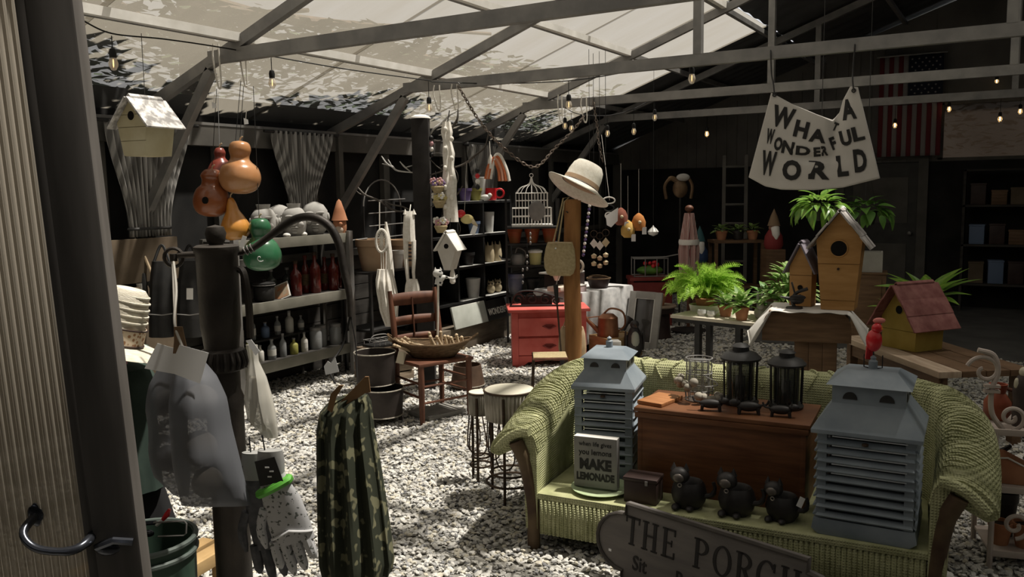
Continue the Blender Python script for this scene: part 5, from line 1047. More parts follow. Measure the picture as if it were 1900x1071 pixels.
BR = [([(664, 348), (678, 362), (700, 371), (720, 384), (738, 392), (772, 392)], 0.010, 0), ([(700, 371), (728, 380), (748, 384), (772, 396)], 0.007, 0), ([(661, 354), (668, 360), (676, 362)], 0.005, 0),
      ([(708, 290), (718, 304), (728, 309), (738, 317), (772, 321)], 0.009, 1), ([(709, 304), (722, 307), (734, 315)], 0.006, 1), ([(742, 300), (750, 309), (762, 319)], 0.007, 1), ([(766, 307), (752, 311)], 0.005, 1), ([(720, 296), (726, 306)], 0.005, 1),
      ([(798, 325), (830, 315), (862, 304), (882, 288), (900, 272), (907, 245)], 0.010, 0), ([(880, 290), (890, 282)], 0.005, 0), ([(798, 250), (806, 238), (820, 228), (834, 214), (848, 206)], 0.012, 1), ([(850, 204), (848, 222), (836, 240), (824, 246)], 0.011, 0),
      ([(798, 385), (820, 375), (840, 366), (852, 356), (858, 345)], 0.009, 0), ([(798, 296), (815, 312), (832, 318), (845, 308)], 0.006, 0), ([(800, 258), (812, 262), (826, 258)], 0.006, 0)]
for pts, r, w in BR:
    part(t, 'branch', m_brw if w else m_br, lambda b: b.tube(spline([inv @ V(x, y, PPD - 0.08 - 0.02 * (i % 2)) for i, (x, y) in enumerate(pts)], 4), [r * (0.65 if False else 1 - 0.45 * abs(2 * i / (4 * (len(pts) - 1)) - 1)) for i in range(4 * (len(pts) - 1) + 1)], 7))
for c_, r_ in (((812, 310), 26), ((828, 425), 26), ((826, 330), 24)):
    part(t, 'wire_loop', m_br, lambda b: b.tube([inv @ V(c_[0] + r_ * cos(a), c_[1] + r_ * sin(a), PPD - 0.1) for a in [-1.9 + i * 0.22 for i in range(17)]], 0.004, 6))
# macrame pieces
t, inv = hang('macrame_column', 'long white macrame hanging on the right of the black post', 'macrame', 830, 225, 6.8, 'white macrame hangings')
part(t, 'knotwork', m_rope, lambda b: loft(b, [(226, 821, 836, 0.02), (245, 818, 840, 0.03), (262, 822, 838, 0.02), (285, 821, 844, 0.03), (310, 823, 842, 0.025), (335, 820, 848, 0.035), (362, 823, 847, 0.025), (385, 822, 849, 0.03), (412, 824, 851, 0.025)], 6.8, 20, None, 0.25, 6, inv))
for k2 in range(9): part(t, 'knot', m_rope, lambda b: b.ell(inv @ V(826 + 12 * (k2 % 2), 240 + 18 * k2, 6.76), (0.018, 0.014, 0.022), 8, 6))
part(t, 'hook', m_black, lambda b: b.tube([inv @ V(834, 205, 6.8), inv @ V(830, 230, 6.8)], 0.004, 6))
t, inv = hang('macrame_ring', 'white macrame ring with spokes and shaggy tassels on the left branch', 'macrame', 712, 385, 6.75, 'white macrame hangings')
part(t, 'ring', m_rope, lambda b: b.tube([inv @ V(708 + 10 * cos(a), 447 + 21 * sin(a), 6.75) for a in [2 * pi * i / 20 for i in range(20)]], 0.011, 7, True))
for k2 in range(9): part(t, 'spoke', m_rope, lambda b: b.tube([inv @ V(708 + 9 * cos(k2 * pi / 9), 447 + 20 * sin(k2 * pi / 9), 6.75), inv @ V(708 - 9 * cos(k2 * pi / 9), 447 - 20 * sin(k2 * pi / 9), 6.75)], 0.0035, 5))
for x0, x1 in ((704, 704), (707, 708), (711, 712), (716, 716)): part(t, 'cord', m_rope, lambda b: b.tube([inv @ V(x0, 375, 6.75), inv @ V(x1, 427, 6.75)] if x0 == 704 else [inv @ V(x0, 466, 6.75), inv @ V(x1, 505, 6.75)], 0.005, 5))
part(t, 'side_drape', m_rope, lambda b: loft(b, [(412, 714, 718, 0.01), (440, 713, 724, 0.02), (470, 716, 728, 0.02), (500, 718, 731, 0.02), (520, 716, 732, 0.02)], 6.78, 14, None, 0.2, 5, inv))
part(t, 'tassel', m_rope, lambda b: loft(b, [(500, 700, 728, 0.02), (520, 697, 733, 0.045), (545, 699, 738, 0.05), (570, 704, 739, 0.045), (590, 709, 738, 0.035), (606, 715, 732, 0.012)], 6.72, 30, [(712, 530, 0.05, 0.015), (722, 560, 0.05, 0.015), (712, 575, 0.04, 0.012)], 0.3, 11, inv))
t, inv = hang('macrame_cat', 'white macrame cat shape hanging in front of the black post', 'macrame', 760, 390, 6.7, 'white macrame hangings')
part(t, 'head', m_rope, lambda b: loft(b, [(392, 752, 768, 0.012), (402, 749, 769, 0.025), (430, 747, 770, 0.03), (448, 748, 771, 0.03)], 6.7, 20, None, 0.15, 5, inv))
for x in (752, 768): part(t, 'ear', m_rope, lambda b: b.lathe([(0.02, 0), (0, 0.045)], 7, inv @ V(x, 398, 6.7)))
for x0, x1, x2, x3 in ((748, 758, 752, 762), (763, 772, 764, 773)): part(t, 'strap', m_rope, lambda b: loft(b, [(446, x0, x1, 0.018), (480, x0 + 1, x1, 0.018), (505, x2, x3 - 3, 0.016), (522, x2 + 2, x3 - 2, 0.014)], 6.7, 12, None, 0.15, 4, inv))
part(t, 'weaving', mat('dark_yarn', (0.06, 0.05, 0.05), rough=0.9), lambda b: [b.tube([inv @ V(758, 455 + 7 * i, 6.7), inv @ V(764, 455 + 7 * i, 6.7)], 0.008, 6) for i in range(5)])
part(t, 'skirt', m_rope, lambda b: loft(b, [(518, 755, 774, 0.02), (530, 752, 778, 0.03), (556, 750, 782, 0.035)], 6.7, 26, None, 0.25, 9, inv))
part(t, 'cord', m_rope, lambda b: b.tube([inv @ V(762, 380, 6.8), inv @ V(760, 395, 6.72)], 0.004, 5))
# rainbow hanging
t, inv = hang('rainbow_hanging', 'orange and white rope rainbow hanging from the chain', 'ornament', 908, 285, 7.2)
m_or = mat('orange_rope', (0.50, 0.13, 0.05), (0.58, 0.19, 0.08), rough=0.9, scale=50); m_or2 = mat('blush_rope', (0.62, 0.32, 0.22), rough=0.9)
for k2, mm in enumerate((m_or, m_or2, m_or, m_rope)):
    part(t, 'arc', mm, lambda b: b.tube(spline([inv @ V(904 - 3 * (3 - k2) + 6, 332, 7.2), inv @ V(906 + 4 * k2, 310 - 6 * k2, 7.2), inv @ V(916 + 4 * k2, 298 - 3 * k2, 7.2), inv @ V(925 + 5 * k2, 315, 7.2), inv @ V(927 + 6 * k2, 336, 7.2)], 5), 0.014, 8))
part(t, 'tassel', m_rope, lambda b: b.lathe([(0.006, 0), (0.022, -0.05), (0.03, -0.12)], 10, inv @ V(910, 287, 7.2)))
part(t, 'cord', m_rope, lambda b: b.tube([inv @ V(908, 262, 7.22), inv @ V(910, 290, 7.2)], 0.003, 5))
# ---------------------------------------------------------------- grey shelving along the left wall
m_rail = mat('grey_green_rail', (0.17, 0.165, 0.135), (0.23, 0.22, 0.185), rough=0.6, scale=5)
sx0, sx1 = -5.50, -5.18; sy0, sy1 = 4.42, 5.76
sh = thing('shelving_unit', 'long grey shelving unit with three rails along the left wall', 'shelf', ((sx0 + sx1) / 2, (sy0 + sy1) / 2, 0), 0)
ox, oy = (sx0 + sx1) / 2, (sy0 + sy1) / 2
SHZ = (0.29, 0.785, 1.295)
for z in SHZ:
    part(sh, 'shelf_board', m_wall, lambda b: b.box((0, 0, z - 0.015), (sx1 - sx0, sy1 - sy0, 0.03)), smooth=False)
    part(sh, 'front_rail', m_rail, lambda b: b.box(((sx1 - sx0) / 2 + 0.012, 0, z - 0.035), (0.022, sy1 - sy0, 0.085)), bevel=0.003)
for y in (sy0 + 0.02, sy1 - 0.02):
    for x in (-1, 1): part(sh, 'upright', m_trim if x < 0 else m_steel, lambda b: b.box((x * ((sx1 - sx0) / 2 + 0.03 * (x > 0)), y - oy, 0.66), (0.04, 0.05, 1.32 if x > 0 else 1.3)), smooth=False)
def shp(px, z, x=-5.30):                      # point on a shelf of height z, seen at pixel column px
    p = onX(px, 500, x); r = ray(px, 500); return Vector((x, p.y, z))
m_cer = mat('grey_stoneware', (0.34, 0.33, 0.31), (0.48, 0.47, 0.445), rough=0.8, scale=8)
def face_pot(loc, rz, s, label, neck=True):
    t = thing('face_pot', label, 'pot', loc, rz, 'stoneware face pots on the top shelf')
    part(t, 'body', m_cer, lambda b: b.lathe([(0.055 * s, 0), (0.09 * s, 0.04 * s), (0.105 * s, 0.12 * s), (0.10 * s, 0.19 * s), (0.07 * s, 0.235 * s)] + ([(0.05 * s, 0.245 * s), (0.058 * s, 0.28 * s), (0.045 * s, 0.28 * s), (0.04 * s, 0.24 * s)] if neck else [(0.03 * s, 0.255 * s), (0, 0.262 * s)]), 24))
    f = lambda n, c, r: part(t, n, m_cer, lambda b: b.ell((c[0] * s, c[1] * s, c[2] * s), [q * s for q in r], 12, 8))
    f('nose', (0, -0.105, 0.125), (0.022, 0.030, 0.032))
    for e in (-1, 1):
        f('brow', (e * 0.04, -0.092, 0.175), (0.034, 0.018, 0.011)); f('cheek', (e * 0.05, -0.088, 0.105), (0.028, 0.022, 0.026)); f('ear', (e * 0.102, -0.02, 0.14), (0.014, 0.022, 0.034))
        part(t, 'eye', m_black, lambda b: b.ell((e * 0.038 * s, -0.098 * s, 0.152 * s), (0.012 * s, 0.007 * s, 0.008 * s), 10, 6))
    f('upper_lip', (0, -0.098, 0.082), (0.034, 0.014, 0.009)); f('lower_lip', (0, -0.094, 0.062), (0.028, 0.015, 0.010)); f('chin', (0, -0.085, 0.038), (0.025, 0.018, 0.016))
FR = YAW + 0.25
for i, (px, s, nk, x) in enumerate(((494, 1.0, True, -5.27), (523, 1.05, False, -5.42), (550, 1.0, True, -5.27), (588, 1.12, False, -5.32))):
    face_pot(shp(px, SHZ[2], x), FR, s, ['stoneware face pot with a neck, leftmost on the top shelf', 'stoneware smiling face pot, second from left on the top shelf', 'stoneware face pot with a rimmed neck, third on the top shelf', 'stoneware face pot lying back, rightmost on the top shelf'][i], nk)
for i, px in enumerate((505, 535, 566)):
    o = thing('white_pebble', ['white pebble on the top shelf in front of the leftmost face pot', 'white pebble on the top shelf in front of the third face pot', 'white pebble on the top shelf before the rightmost face pot'][i], 'pebble', shp(px, SHZ[2], -5.20), 0, 'pebbles on the top shelf')
    part(o, 'stone', m_white, lambda b: b.ell((0, 0, 0.02), (0.035, 0.03, 0.02), 10, 7))
# terracotta gnome on the end of the shelf
t = thing('clay_gnome', 'terracotta gnome head with pointed cap at the end of the top shelf', 'figurine', Vector((-5.22, 5.70, SHZ[2])), YAW)
part(t, 'head', m_terra, lambda b: b.lathe([(0.05, 0), (0.062, 0.05), (0.06, 0.11), (0.045, 0.14)], 16))
part(t, 'cap', m_terra, lambda b: b.lathe([(0.075, 0.12), (0.07, 0.13), (0.05, 0.20), (0.02, 0.29), (0, 0.31)], 16))
part(t, 'nose', m_terra, lambda b: b.ell((0.02, -0.062, 0.09), (0.018, 0.022, 0.018), 10, 7))
part(t, 'beard', mat('pale_clay', (0.5, 0.4, 0.32)), lambda b: b.ell((0.0, -0.045, 0.035), (0.04, 0.03, 0.04), 12, 8))
# middle shelf: red bottles, dark jar, picture card
m_redglass = mat('deep_red_glass', (0.10, 0.012, 0.010), (0.16, 0.025, 0.018), rough=0.15, spec=0.6, coat=0.4)
def bottle(loc, r, h, m, label, name='bottle', cap=None, group=None, label_m=None):
    t = thing(name, label, 'bottle', loc, YAW, group)
    part(t, 'body', m, lambda b: b.lathe([(r * 0.9, 0), (r, 0.01), (r, h * 0.58), (r * 0.85, h * 0.66), (r * 0.36, h * 0.76), (r * 0.32, h * 0.92), (r * 0.4, h * 0.93), (r * 0.4, h * 0.97), (0, h * 0.97)], 16))
    part(t, 'cap', cap or m_steel, lambda b: b.lathe([(r * 0.42, h * 0.92), (r * 0.42, h), (0, h)], 12))
    if label_m: part(t, 'paper_label', label_m, lambda b: b.lathe([(r * 1.02, h * 0.2), (r * 1.02, h * 0.5)], 16))
    return t
for i, px in enumerate((548, 566, 584, 602, 618, 632)):
    bottle(shp(px, SHZ[1], -5.30 - 0.09 * (i % 2)), 0.05 if i % 2 == 0 else 0.042, 0.30 + 0.03 * (i % 3), m_redglass, 'tall dark red bottle on the middle shelf, %s after the picture card' % ['first', 'second', 'third', 'fourth', 'fifth', 'sixth'][i], 'red_bottle', m_redglass if i % 2 else m_iron, 'dark red bottles on the middle shelf', m_wkb if i in (1, 3) else None)
t = thing('dark_jar', 'squat dark lidded jar on the middle shelf below the green gourd', 'jar', shp(488, SHZ[1], -5.27), 0)
part(t, 'body', m_black, lambda b: b.lathe([(0.07, 0), (0.085, 0.02), (0.085, 0.11), (0.07, 0.13)], 20)); part(t, 'lid', m_black, lambda b: b.lathe([(0.09, 0.13), (0.09, 0.15), (0.02, 0.165), (0.02, 0.18), (0, 0.185)], 20))
part(t, 'trim_line', m_steel, lambda b: b.tube(circle((0, 0, 0.135), 0.09, 24), 0.003, 5, True))
t = thing('picture_card', 'small colourful picture card leaning on the middle shelf', 'card', shp(522, SHZ[1], -5.24), YAW)
t.rotation_euler = (rad(-35), rad(-22), YAW)
part(t, 'frame', m_white, lambda b: b.box((0, 0, 0.075), (0.15, 0.006, 0.15)), smooth=False); part(t, 'picture', mat('warm_picture', (0.42, 0.16, 0.06), (0.30, 0.32, 0.25), scale=14), lambda b: b.box((0, -0.004, 0.075), (0.13, 0.002, 0.13)), smooth=False)
for i, px in enumerate((502, 532)): bottle(shp(px, SHZ[1], -5.40), 0.045, 0.24, mat('smoky_bottle', (0.04, 0.045, 0.04), rough=0.2, spec=0.5), ['smoky bottle behind the dark jar on the middle shelf', 'smoky bottle behind the picture card'][i], 'bottle', None, 'smoky bottles on the middle shelf')
# lower shelf: little bottles on a riser, glass jars
m_clr = glass_mat('clear_bottle', (0.32, 0.33, 0.33), 0.35, 0.08); m_pale = mat('pale_label', (0.50, 0.49, 0.45), (0.60, 0.58, 0.53), rough=0.7); m_olive = mat('olive_label', (0.28, 0.27, 0.07), rough=0.6); m_blu = mat('blue_label', (0.13, 0.18, 0.28), rough=0.6)
t = thing('shelf_riser', 'narrow black riser on the lowest shelf behind the little bottles', 'riser', Vector((-5.40, 4.95, SHZ[0])), 0)
part(t, 'top', m_black, lambda b: b.box((0, 0, 0.16), (0.16, 0.95, 0.015)), smooth=False)
for y in (-0.46, 0, 0.46): part(t, 'support', m_black, lambda b: b.box((0, y, 0.076), (0.15, 0.015, 0.152)), smooth=False)
NAMES = ['first', 'second', 'third', 'fourth', 'fifth', 'sixth', 'seventh', 'eighth']
for i in range(7):
    y = 4.52 + 0.138 * i; bottle(Vector((-5.40, y, SHZ[0] + 0.168)), 0.028 + 0.008 * (i % 2), 0.13 + 0.03 * (i % 3), (m_clr, m_pale, m_clr, m_blu)[i % 4], 'little bottle on the riser of the lowest shelf, %s from the left' % NAMES[i], 'bottle', m_steel, 'little bottles on the riser', m_pale if i % 2 == 0 else None)
for i in range(7):
    y = 4.50 + 0.125 * i; bottle(Vector((-5.27, y, SHZ[0])), 0.030 + 0.006 * (i % 2), 0.14 + 0.03 * ((i + 1) % 3), (m_clr, m_olive, m_pale, m_clr)[i % 4], 'little bottle at the front of the lowest shelf, %s from the left' % NAMES[i], 'bottle', m_steel, 'little bottles at the shelf front', m_pale if i % 3 == 0 else None)
for i in range(3):
    t = thing('glass_jar', 'clear lidded glass jar on the lowest shelf, %s from the right post' % ['third', 'second', 'first'][i], 'jar', Vector((-5.28 - 0.06 * (i % 2), 5.40 + 0.125 * i, SHZ[0])), 0, 'glass jars on the lowest shelf')
    part(t, 'glass', m_clr, lambda b: b.lathe([(0.05, 0), (0.054, 0.02), (0.054, 0.15), (0.045, 0.17)], 18)); part(t, 'lid', m_steel, lambda b: b.lathe([(0.05, 0.165), (0.05, 0.19), (0.0, 0.195)], 18)); part(t, 'contents', m_pale, lambda b: b.lathe([(0.044, 0.008), (0.046, 0.09), (0, 0.10)], 14))
# ---------------------------------------------------------------- things on the wall behind the pump
m_card = mat('brown_board', (0.10, 0.075, 0.05), (0.145, 0.11, 0.075), rough=0.85, scale=5)
p = onX(268, 560, -5.46)
t = thing('brown_screen', 'brown two panel screen against the left wall below the first curtain', 'screen', (-5.47, p.y, 0), pi / 2)
part(t, 'upper_panel', m_card, lambda b: b.box((0, 0, 1.19), (0.62, 0.03, 0.32)), bevel=0.004); part(t, 'lower_panel', m_card, lambda b: b.box((0.02, 0, 0.50), (0.58, 0.03, 1.0)), bevel=0.004)
for i, (x0, y0, x1, y1) in enumerate(((250, 455, 256, 508), (262, 462, 286, 518))):
    t, inv = hang('hand_broom', ['black hand broom with an upright wooden handle on the brown screen', 'black hand broom with a slanting wooden handle on the brown screen'][i], 'broom', x0, y0, 6.15, 'hand brooms on the brown screen')
    a, c = inv @ V(x0, y0, 6.15), inv @ V(x1, y1, 6.15); d = (c - a)
    part(t, 'handle', m_stick, lambda b: b.tube([a, c], 0.011, 8)); part(t, 'brush', m_black, lambda b: b.bar(c, c + d * 1.1, 0.11, 0.04, up=(0, 1, 0)), bevel=0.01); part(t, 'loop', m_rope, lambda b: b.tube([a, a + Vector((0, 0.02, 0.06))], 0.003, 5)); part(t, 'price_tag', m_white, lambda b: b.box(c + d * 0.5 + Vector((0.01, -0.026, 0)), (0.04, 0.002, 0.07)), smooth=False)
for i, (px, lab) in enumerate(((300, 'black canvas bag hanging on the wall left of the pump body'), (352, 'black canvas bag with a white tag hanging just left of the pump body'))):
    t, inv = hang('canvas_bag', lab, 'bag', px, 490, 5.9, 'black canvas bags on the left wall')
    part(t, 'body', m_black, lambda b: loft(b, [(485, px - 18, px + 18, 0.03), (520, px - 21, px + 21, 0.06), (580, px - 23, px + 23, 0.07), (625, px - 23, px + 23, 0.05)], 5.9, 24, None, 0.1, 6, inv))
    part(t, 'strap', m_black, lambda b: b.tube(spline([inv @ V(px - 16, 490, 5.9), inv @ V(px, 455, 5.95), inv @ V(px + 16, 490, 5.9)]), 0.01, 6))
    if i: quad_card(t, inv, 'price_tag', m_white, [(px - 6, 535), (px + 6, 535), (px + 6, 556), (px - 6, 556)], 5.82)
    part(t, 'hem', m_steel, lambda b: b.tube([inv @ V(px - 25, 583, 5.81), inv @ V(px, 585, 5.80), inv @ V(px + 20, 582, 5.81)], 0.004, 5))
t = thing('red_pillar', 'red pillar ornament with a round clay top, beside the door edge', 'ornament', ground_of(206, 540, 0.95), YAW)
part(t, 'column', mat('dull_red', (0.28, 0.035, 0.03), (0.34, 0.06, 0.05), rough=0.6), lambda b: b.lathe([(0.10, 0), (0.085, 0.05), (0.075, 0.2), (0.07, 1.22), (0.08, 1.24)], 20)); part(t, 'ball', m_terra, lambda b: b.ell((0, 0, 1.34), 0.085, 18, 12)); part(t, 'collar', m_steel, lambda b: b.lathe([(0.082, 1.23), (0.085, 1.27), (0.06, 1.28)], 20)); part(t, 'price_tag', m_paper, lambda b: b.box((0.07, -0.06, 1.24), (0.035, 0.003, 0.10)), smooth=False)
# ---------------------------------------------------------------- black wire plant rack with clay pots, between the shelf and the post
t = thing('wire_rack', 'black wire plant rack with an arched back between shelf and post', 'rack', Vector((-5.15, 6.28, 0)), pi / 2)
RZ = 0.94
part(t, 'shelf', m_black, lambda b: b.box((0, 0, RZ - 0.01), (0.95, 0.34, 0.02)), smooth=False)
part(t, 'shelf', m_black, lambda b: b.box((0, 0, 0.4), (0.95, 0.34, 0.02)), smooth=False)
for x in (-0.46, 0.46):
    for y in (-0.16, 0.16): part(t, 'leg', m_black, lambda b: b.box((x, y, RZ / 2), (0.025, 0.025, RZ)), smooth=False)
part(t, 'arch', m_steel, lambda b: b.tube([(0.28 * cos(pi * i / 16) + 0.12, 0.15, 1.52 + 0.26 * sin(pi * i / 16)) for i in range(17)], 0.007, 6))
for x in (-0.16, 0.40): part(t, 'arch_post', m_black, lambda b: b.tube([(x, 0.15, RZ), (x, 0.15, 1.53)], 0.007, 6))
for z in (1.34, 1.46, 1.58, 1.22): part(t, 'crossbar', m_steel, lambda b: b.tube([(-0.10, 0.14, z), (0.46, 0.14, z + 0.01)], 0.006, 6))
part(t, 'back_bar', m_steel, lambda b: b.tube([(-0.5, 0.1, 1.22), (-0.18, 0.1, 1.23)], 0.007, 6))
m_tanpot = mat('tan_clay', (0.36, 0.24, 0.15), (0.44, 0.31, 0.20), rough=0.8, scale=5)
flowerpot(Vector((-5.12, 6.03, RZ)), 0.165, 0.29, 'wide tan clay pot, left one on the wire rack', m_tanpot, 'clay_pot', 'tan clay pots on the wire rack')
flowerpot(Vector((-5.12, 6.50, RZ)), 0.15, 0.26, 'tan clay pot half behind the macrame, right one on the wire rack', m_tanpot, 'clay_pot', 'tan clay pots on the wire rack')
flowerpot(Vector((-5.03, 6.28, RZ)), 0.055, 0.17, 'slim pale cup between the two tan clay pots', m_cer, 'clay_pot', 'tan clay pots on the wire rack')
# ---------------------------------------------------------------- black cube shelf on its timber base
cy0, cy1 = 6.80, 8.36; cx0, cx1 = -5.46, -5.02
cs = thing('cube_shelf', 'black cube shelf along the left wall beyond the black post', 'shelf', ((cx0 + cx1) / 2, (cy0 + cy1) / 2, 0), 0)
m_cube = mat('black_laminate', (0.012, 0.012, 0.012), (0.02, 0.02, 0.02), rough=0.5)
CZ = (0.49, 0.855, 1.19, 1.55); cyd = [cy0, 7.28, 7.78, cy1]
for z in CZ:
    part(cs, 'shelf', m_cube, lambda b: b.box((0, 0, z - 0.012), (cx1 - cx0, cy1 - cy0, 0.024)), smooth=False)
    part(cs, 'shelf_edge', mat('pale_shelf_paper', (0.40, 0.40, 0.38), rough=0.7), lambda b: b.box(((cx1 - cx0) / 2 - 0.06, 0.28, z + 0.001), (0.11, 1.02, 0.002)), smooth=False)
for y in cyd: part(cs, 'divider', m_cube, lambda b: b.box((0, y - (cy0 + cy1) / 2, 0.91), (cx1 - cx0 - 0.01, 0.026, 1.30)), smooth=False)
part(cs, 'back', m_cube, lambda b: b.box((-(cx1 - cx0) / 2 + 0.01, 0, 0.91), (0.015, cy1 - cy0, 1.30)), smooth=False)
part(cs, 'base_beam', mat('timber_beam', (0.09, 0.072, 0.052), (0.15, 0.122, 0.09), rough=0.85, scale=4, stretch=(6, 1, 6)), lambda b: b.box((0.06, 0.05, 0.13), (cx1 - cx0 + 0.1, cy1 - cy0 + 0.3, 0.24)), bevel=0.006)
def cubep(px, z, x=-5.12): p = onX(px, 450, x); return Vector((x, p.y, z))
m_glaze = mat('white_glaze', (0.55, 0.55, 0.53), (0.63, 0.63, 0.60), rough=0.35)
def tumbler(loc, r, h, m, label, group):
    t = thing('ceramic_cup', label, 'cup', loc, 0, group)
    part(t, 'body', m, lambda b: b.lathe([(r * 0.72, 0), (r, h), (r * 0.9, h), (r * 0.66, 0.015), (0, 0.015)], 20))
    part(t, 'rim', m, lambda b: b.tube(circle((0, 0, h), r * 0.95, 22), r * 0.06, 6, True))
g_ = 'ceramics on the cube shelf'
tumbler(cubep(876, CZ[0]), 0.085, 0.21, m_glaze, 'white ceramic tumbler on the bottom row of the cube shelf', g_)
tumbler(cubep(908, CZ[2]), 0.062, 0.23, m_glaze, 'tall white ceramic tumbler on the third row of the cube shelf', g_)
m_ivory = mat('ivory_clay', (0.55, 0.45, 0.28), (0.62, 0.53, 0.36), rough=0.6)
def tooth_vase(loc, label):
    t = thing('ivory_vase', label, 'vase', loc, 0, 'ivory vases on the cube shelf')
    part(t, 'body', m_ivory, lambda b: b.lathe([(0.055, 0), (0.062, 0.08), (0.05, 0.19), (0.042, 0.19), (0.05, 0.06)], 16))
    for a in range(5): part(t, 'point', m_ivory, lambda b: b.lathe([(0.013, 0), (0, 0.05)], 6, (0.045 * cos(a * 1.257), 0.045 * sin(a * 1.257), 0.185)))
tooth_vase(cubep(907, CZ[1]), 'ivory vase with a spiky rim, left of the pair'); tooth_vase(cubep(921, CZ[1]), 'ivory vase with a spiky rim, right of the pair')
for i, px in enumerate((909, 922)):
    t = thing('owl_figure', ['small tan owl on the bottom row, left of the pair', 'small tan owl on the bottom row, right of the pair'][i], 'figurine', cubep(px, CZ[0]), YAW, 'tan owls on the cube shelf')
    part(t, 'body', m_ivory, lambda b: b.ell((0, 0, 0.055), (0.05, 0.045, 0.055), 14, 9)); part(t, 'head', m_ivory, lambda b: (b.ell((0, 0, 0.115), (0.042, 0.038, 0.032), 12, 8), b.lathe([(0.012, 0), (0, 0.03)], 6, (0.026, 0, 0.135)), b.lathe([(0.012, 0), (0, 0.03)], 6, (-0.026, 0, 0.135))))
    for e in (-1, 1): part(t, 'eye', m_dbr, lambda b: b.ell((e * 0.018, -0.035, 0.118), (0.011, 0.006, 0.011), 10, 6))
for i, (px, z, m) in enumerate(((868, CZ[1], m_black), (880, CZ[2], m_blu), (865, CZ[3], mat('violet_glaze', (0.10, 0.07, 0.17), rough=0.3)), (884, CZ[3], mat('olive_glaze', (0.22, 0.21, 0.06), rough=0.4)))):
    flowerpot(cubep(px, z), 0.075, 0.14, ['black pot on the second row of the cube shelf', 'blue pot on the third row of the cube shelf', 'violet glazed pot on top of the cube shelf', 'olive glazed pot on top of the cube shelf'][i], m, 'glazed_pot', 'glazed pots on the cube shelf')
tumbler(cubep(893, CZ[3], -5.2), 0.07, 0.26, m_glaze, 'tall white cup on top of the cube shelf', g_)
t = thing('red_mug', 'red mug with a big handle on top of the cube shelf', 'mug', cubep(912, CZ[3]), YAW)
part(t, 'body', m_red, lambda b: b.lathe([(0.06, 0), (0.068, 0.02), (0.066, 0.14), (0.058, 0.14), (0.055, 0.02)], 18)); part(t, 'handle', m_red, lambda b: b.tube(circle((0.10, 0, 0.08), 0.05, 16, (0, 1, 0)), 0.012, 7, True))
t = thing('ceramic_bird', 'small white ceramic bird beside the red mug', 'figurine', cubep(902, CZ[3], -5.06), YAW)
part(t, 'body', m_glaze, lambda b: b.ell((0, 0, 0.035), (0.06, 0.035, 0.035), 12, 8)); part(t, 'head', m_glaze, lambda b: b.ell((0.05, 0, 0.06), 0.025, 10, 7)); part(t, 'beak', mat('orange_beak', (0.6, 0.2, 0.03)), lambda b: b.lathe([(0.008, 0), (0, 0.02)], 6, (0.072, 0, 0.055)))
# signs at its foot
t = thing('blank_sign', 'pale grey green wooden sign leaning at the foot of the cube shelf', 'sign', Vector((-4.87, 7.28, 0.252)), pi / 2); t.rotation_euler = (rad(-14), 0, pi / 2)
part(t, 'board', mat('pale_sage', (0.38, 0.40, 0.36), (0.44, 0.46, 0.42), rough=0.7), lambda b: b.box((0, 0, 0.115), (0.62, 0.02, 0.23)), bevel=0.004)
part(t, 'edge', m_white, lambda b: b.box((0, 0, 0.231), (0.60, 0.018, 0.003)), smooth=False)
t = thing('word_sign', 'black wooden sign lettered WONDERFUL beside the red dresser', 'sign', Vector((-4.87, 7.84, 0.252)), pi / 2); t.rotation_euler = (rad(-12), 0, pi / 2)
part(t, 'board', m_cube, lambda b: b.box((0, 0, 0.11), (0.48, 0.02, 0.22)), bevel=0.004)
lettering(t, 'WONDERFUL', 0.10, m_white, (0.0, -0.0115, 0.06), 0.002, 0.72)
# ---------------------------------------------------------------- red dresser
m_dress = mat('coral_red_paint', (0.50, 0.085, 0.070), (0.60, 0.13, 0.11), rough=0.6, scale=6)
dr = G(1018, 682); DRW, DRD, DRH = 0.72, 0.42, 0.55
t = thing('red_dresser', 'coral red painted dresser with drawers behind the wooden post', 'dresser', dr + Vector((-sin(YAW), cos(YAW), 0)) * (DRD / 2), YAW + rad(3))
DRM = t.matrix_basis.copy()
part(t, 'carcass', m_dress, lambda b: b.box((0, 0.01, DRH / 2 + 0.03), (DRW - 0.04, DRD - 0.04, DRH - 0.09)), bevel=0.004)
part(t, 'top', m_dress, lambda b: b.box((0, 0, DRH - 0.01), (DRW + 0.05, DRD + 0.03, 0.03)), bevel=0.008)
for k2, (z, h) in enumerate(((0.385, 0.17), (0.20, 0.16))):
    d_ = part(t, 'drawer', m_dress, lambda b: b.box((0, -DRD / 2 + 0.018, z), (DRW - 0.14, 0.022, h)), bevel=0.005)
    part(d_, 'pull', mat('dark_red_metal', (0.20, 0.03, 0.025), rough=0.4), lambda b: (b.tube(spline([(-0.05, -DRD / 2 + 0.004, z + 0.01), (0, -DRD / 2 - 0.012, z - 0.015), (0.05, -DRD / 2 + 0.004, z + 0.01)]), 0.007, 7), b.prism([(-0.07, 0.005), (-0.03, 0.025), (0.03, 0.025), (0.07, 0.005), (0.03, -0.012), (-0.03, -0.012)], 0.004, Matrix.Translation((0, -DRD / 2 + 0.006, z)))))
part(t, 'base_skirt', m_dress, lambda b: b.prism([(-DRW / 2 + 0.01, 0), (-DRW / 2 + 0.09, 0), (-DRW / 2 + 0.16, 0.05), (0, 0.065), (DRW / 2 - 0.16, 0.05), (DRW / 2 - 0.09, 0), (DRW / 2 - 0.01, 0), (DRW / 2 - 0.01, 0.11), (-DRW / 2 + 0.01, 0.11)], 0.02, Matrix.Translation((0, -DRD / 2 + 0.03, 0))), smooth=False)
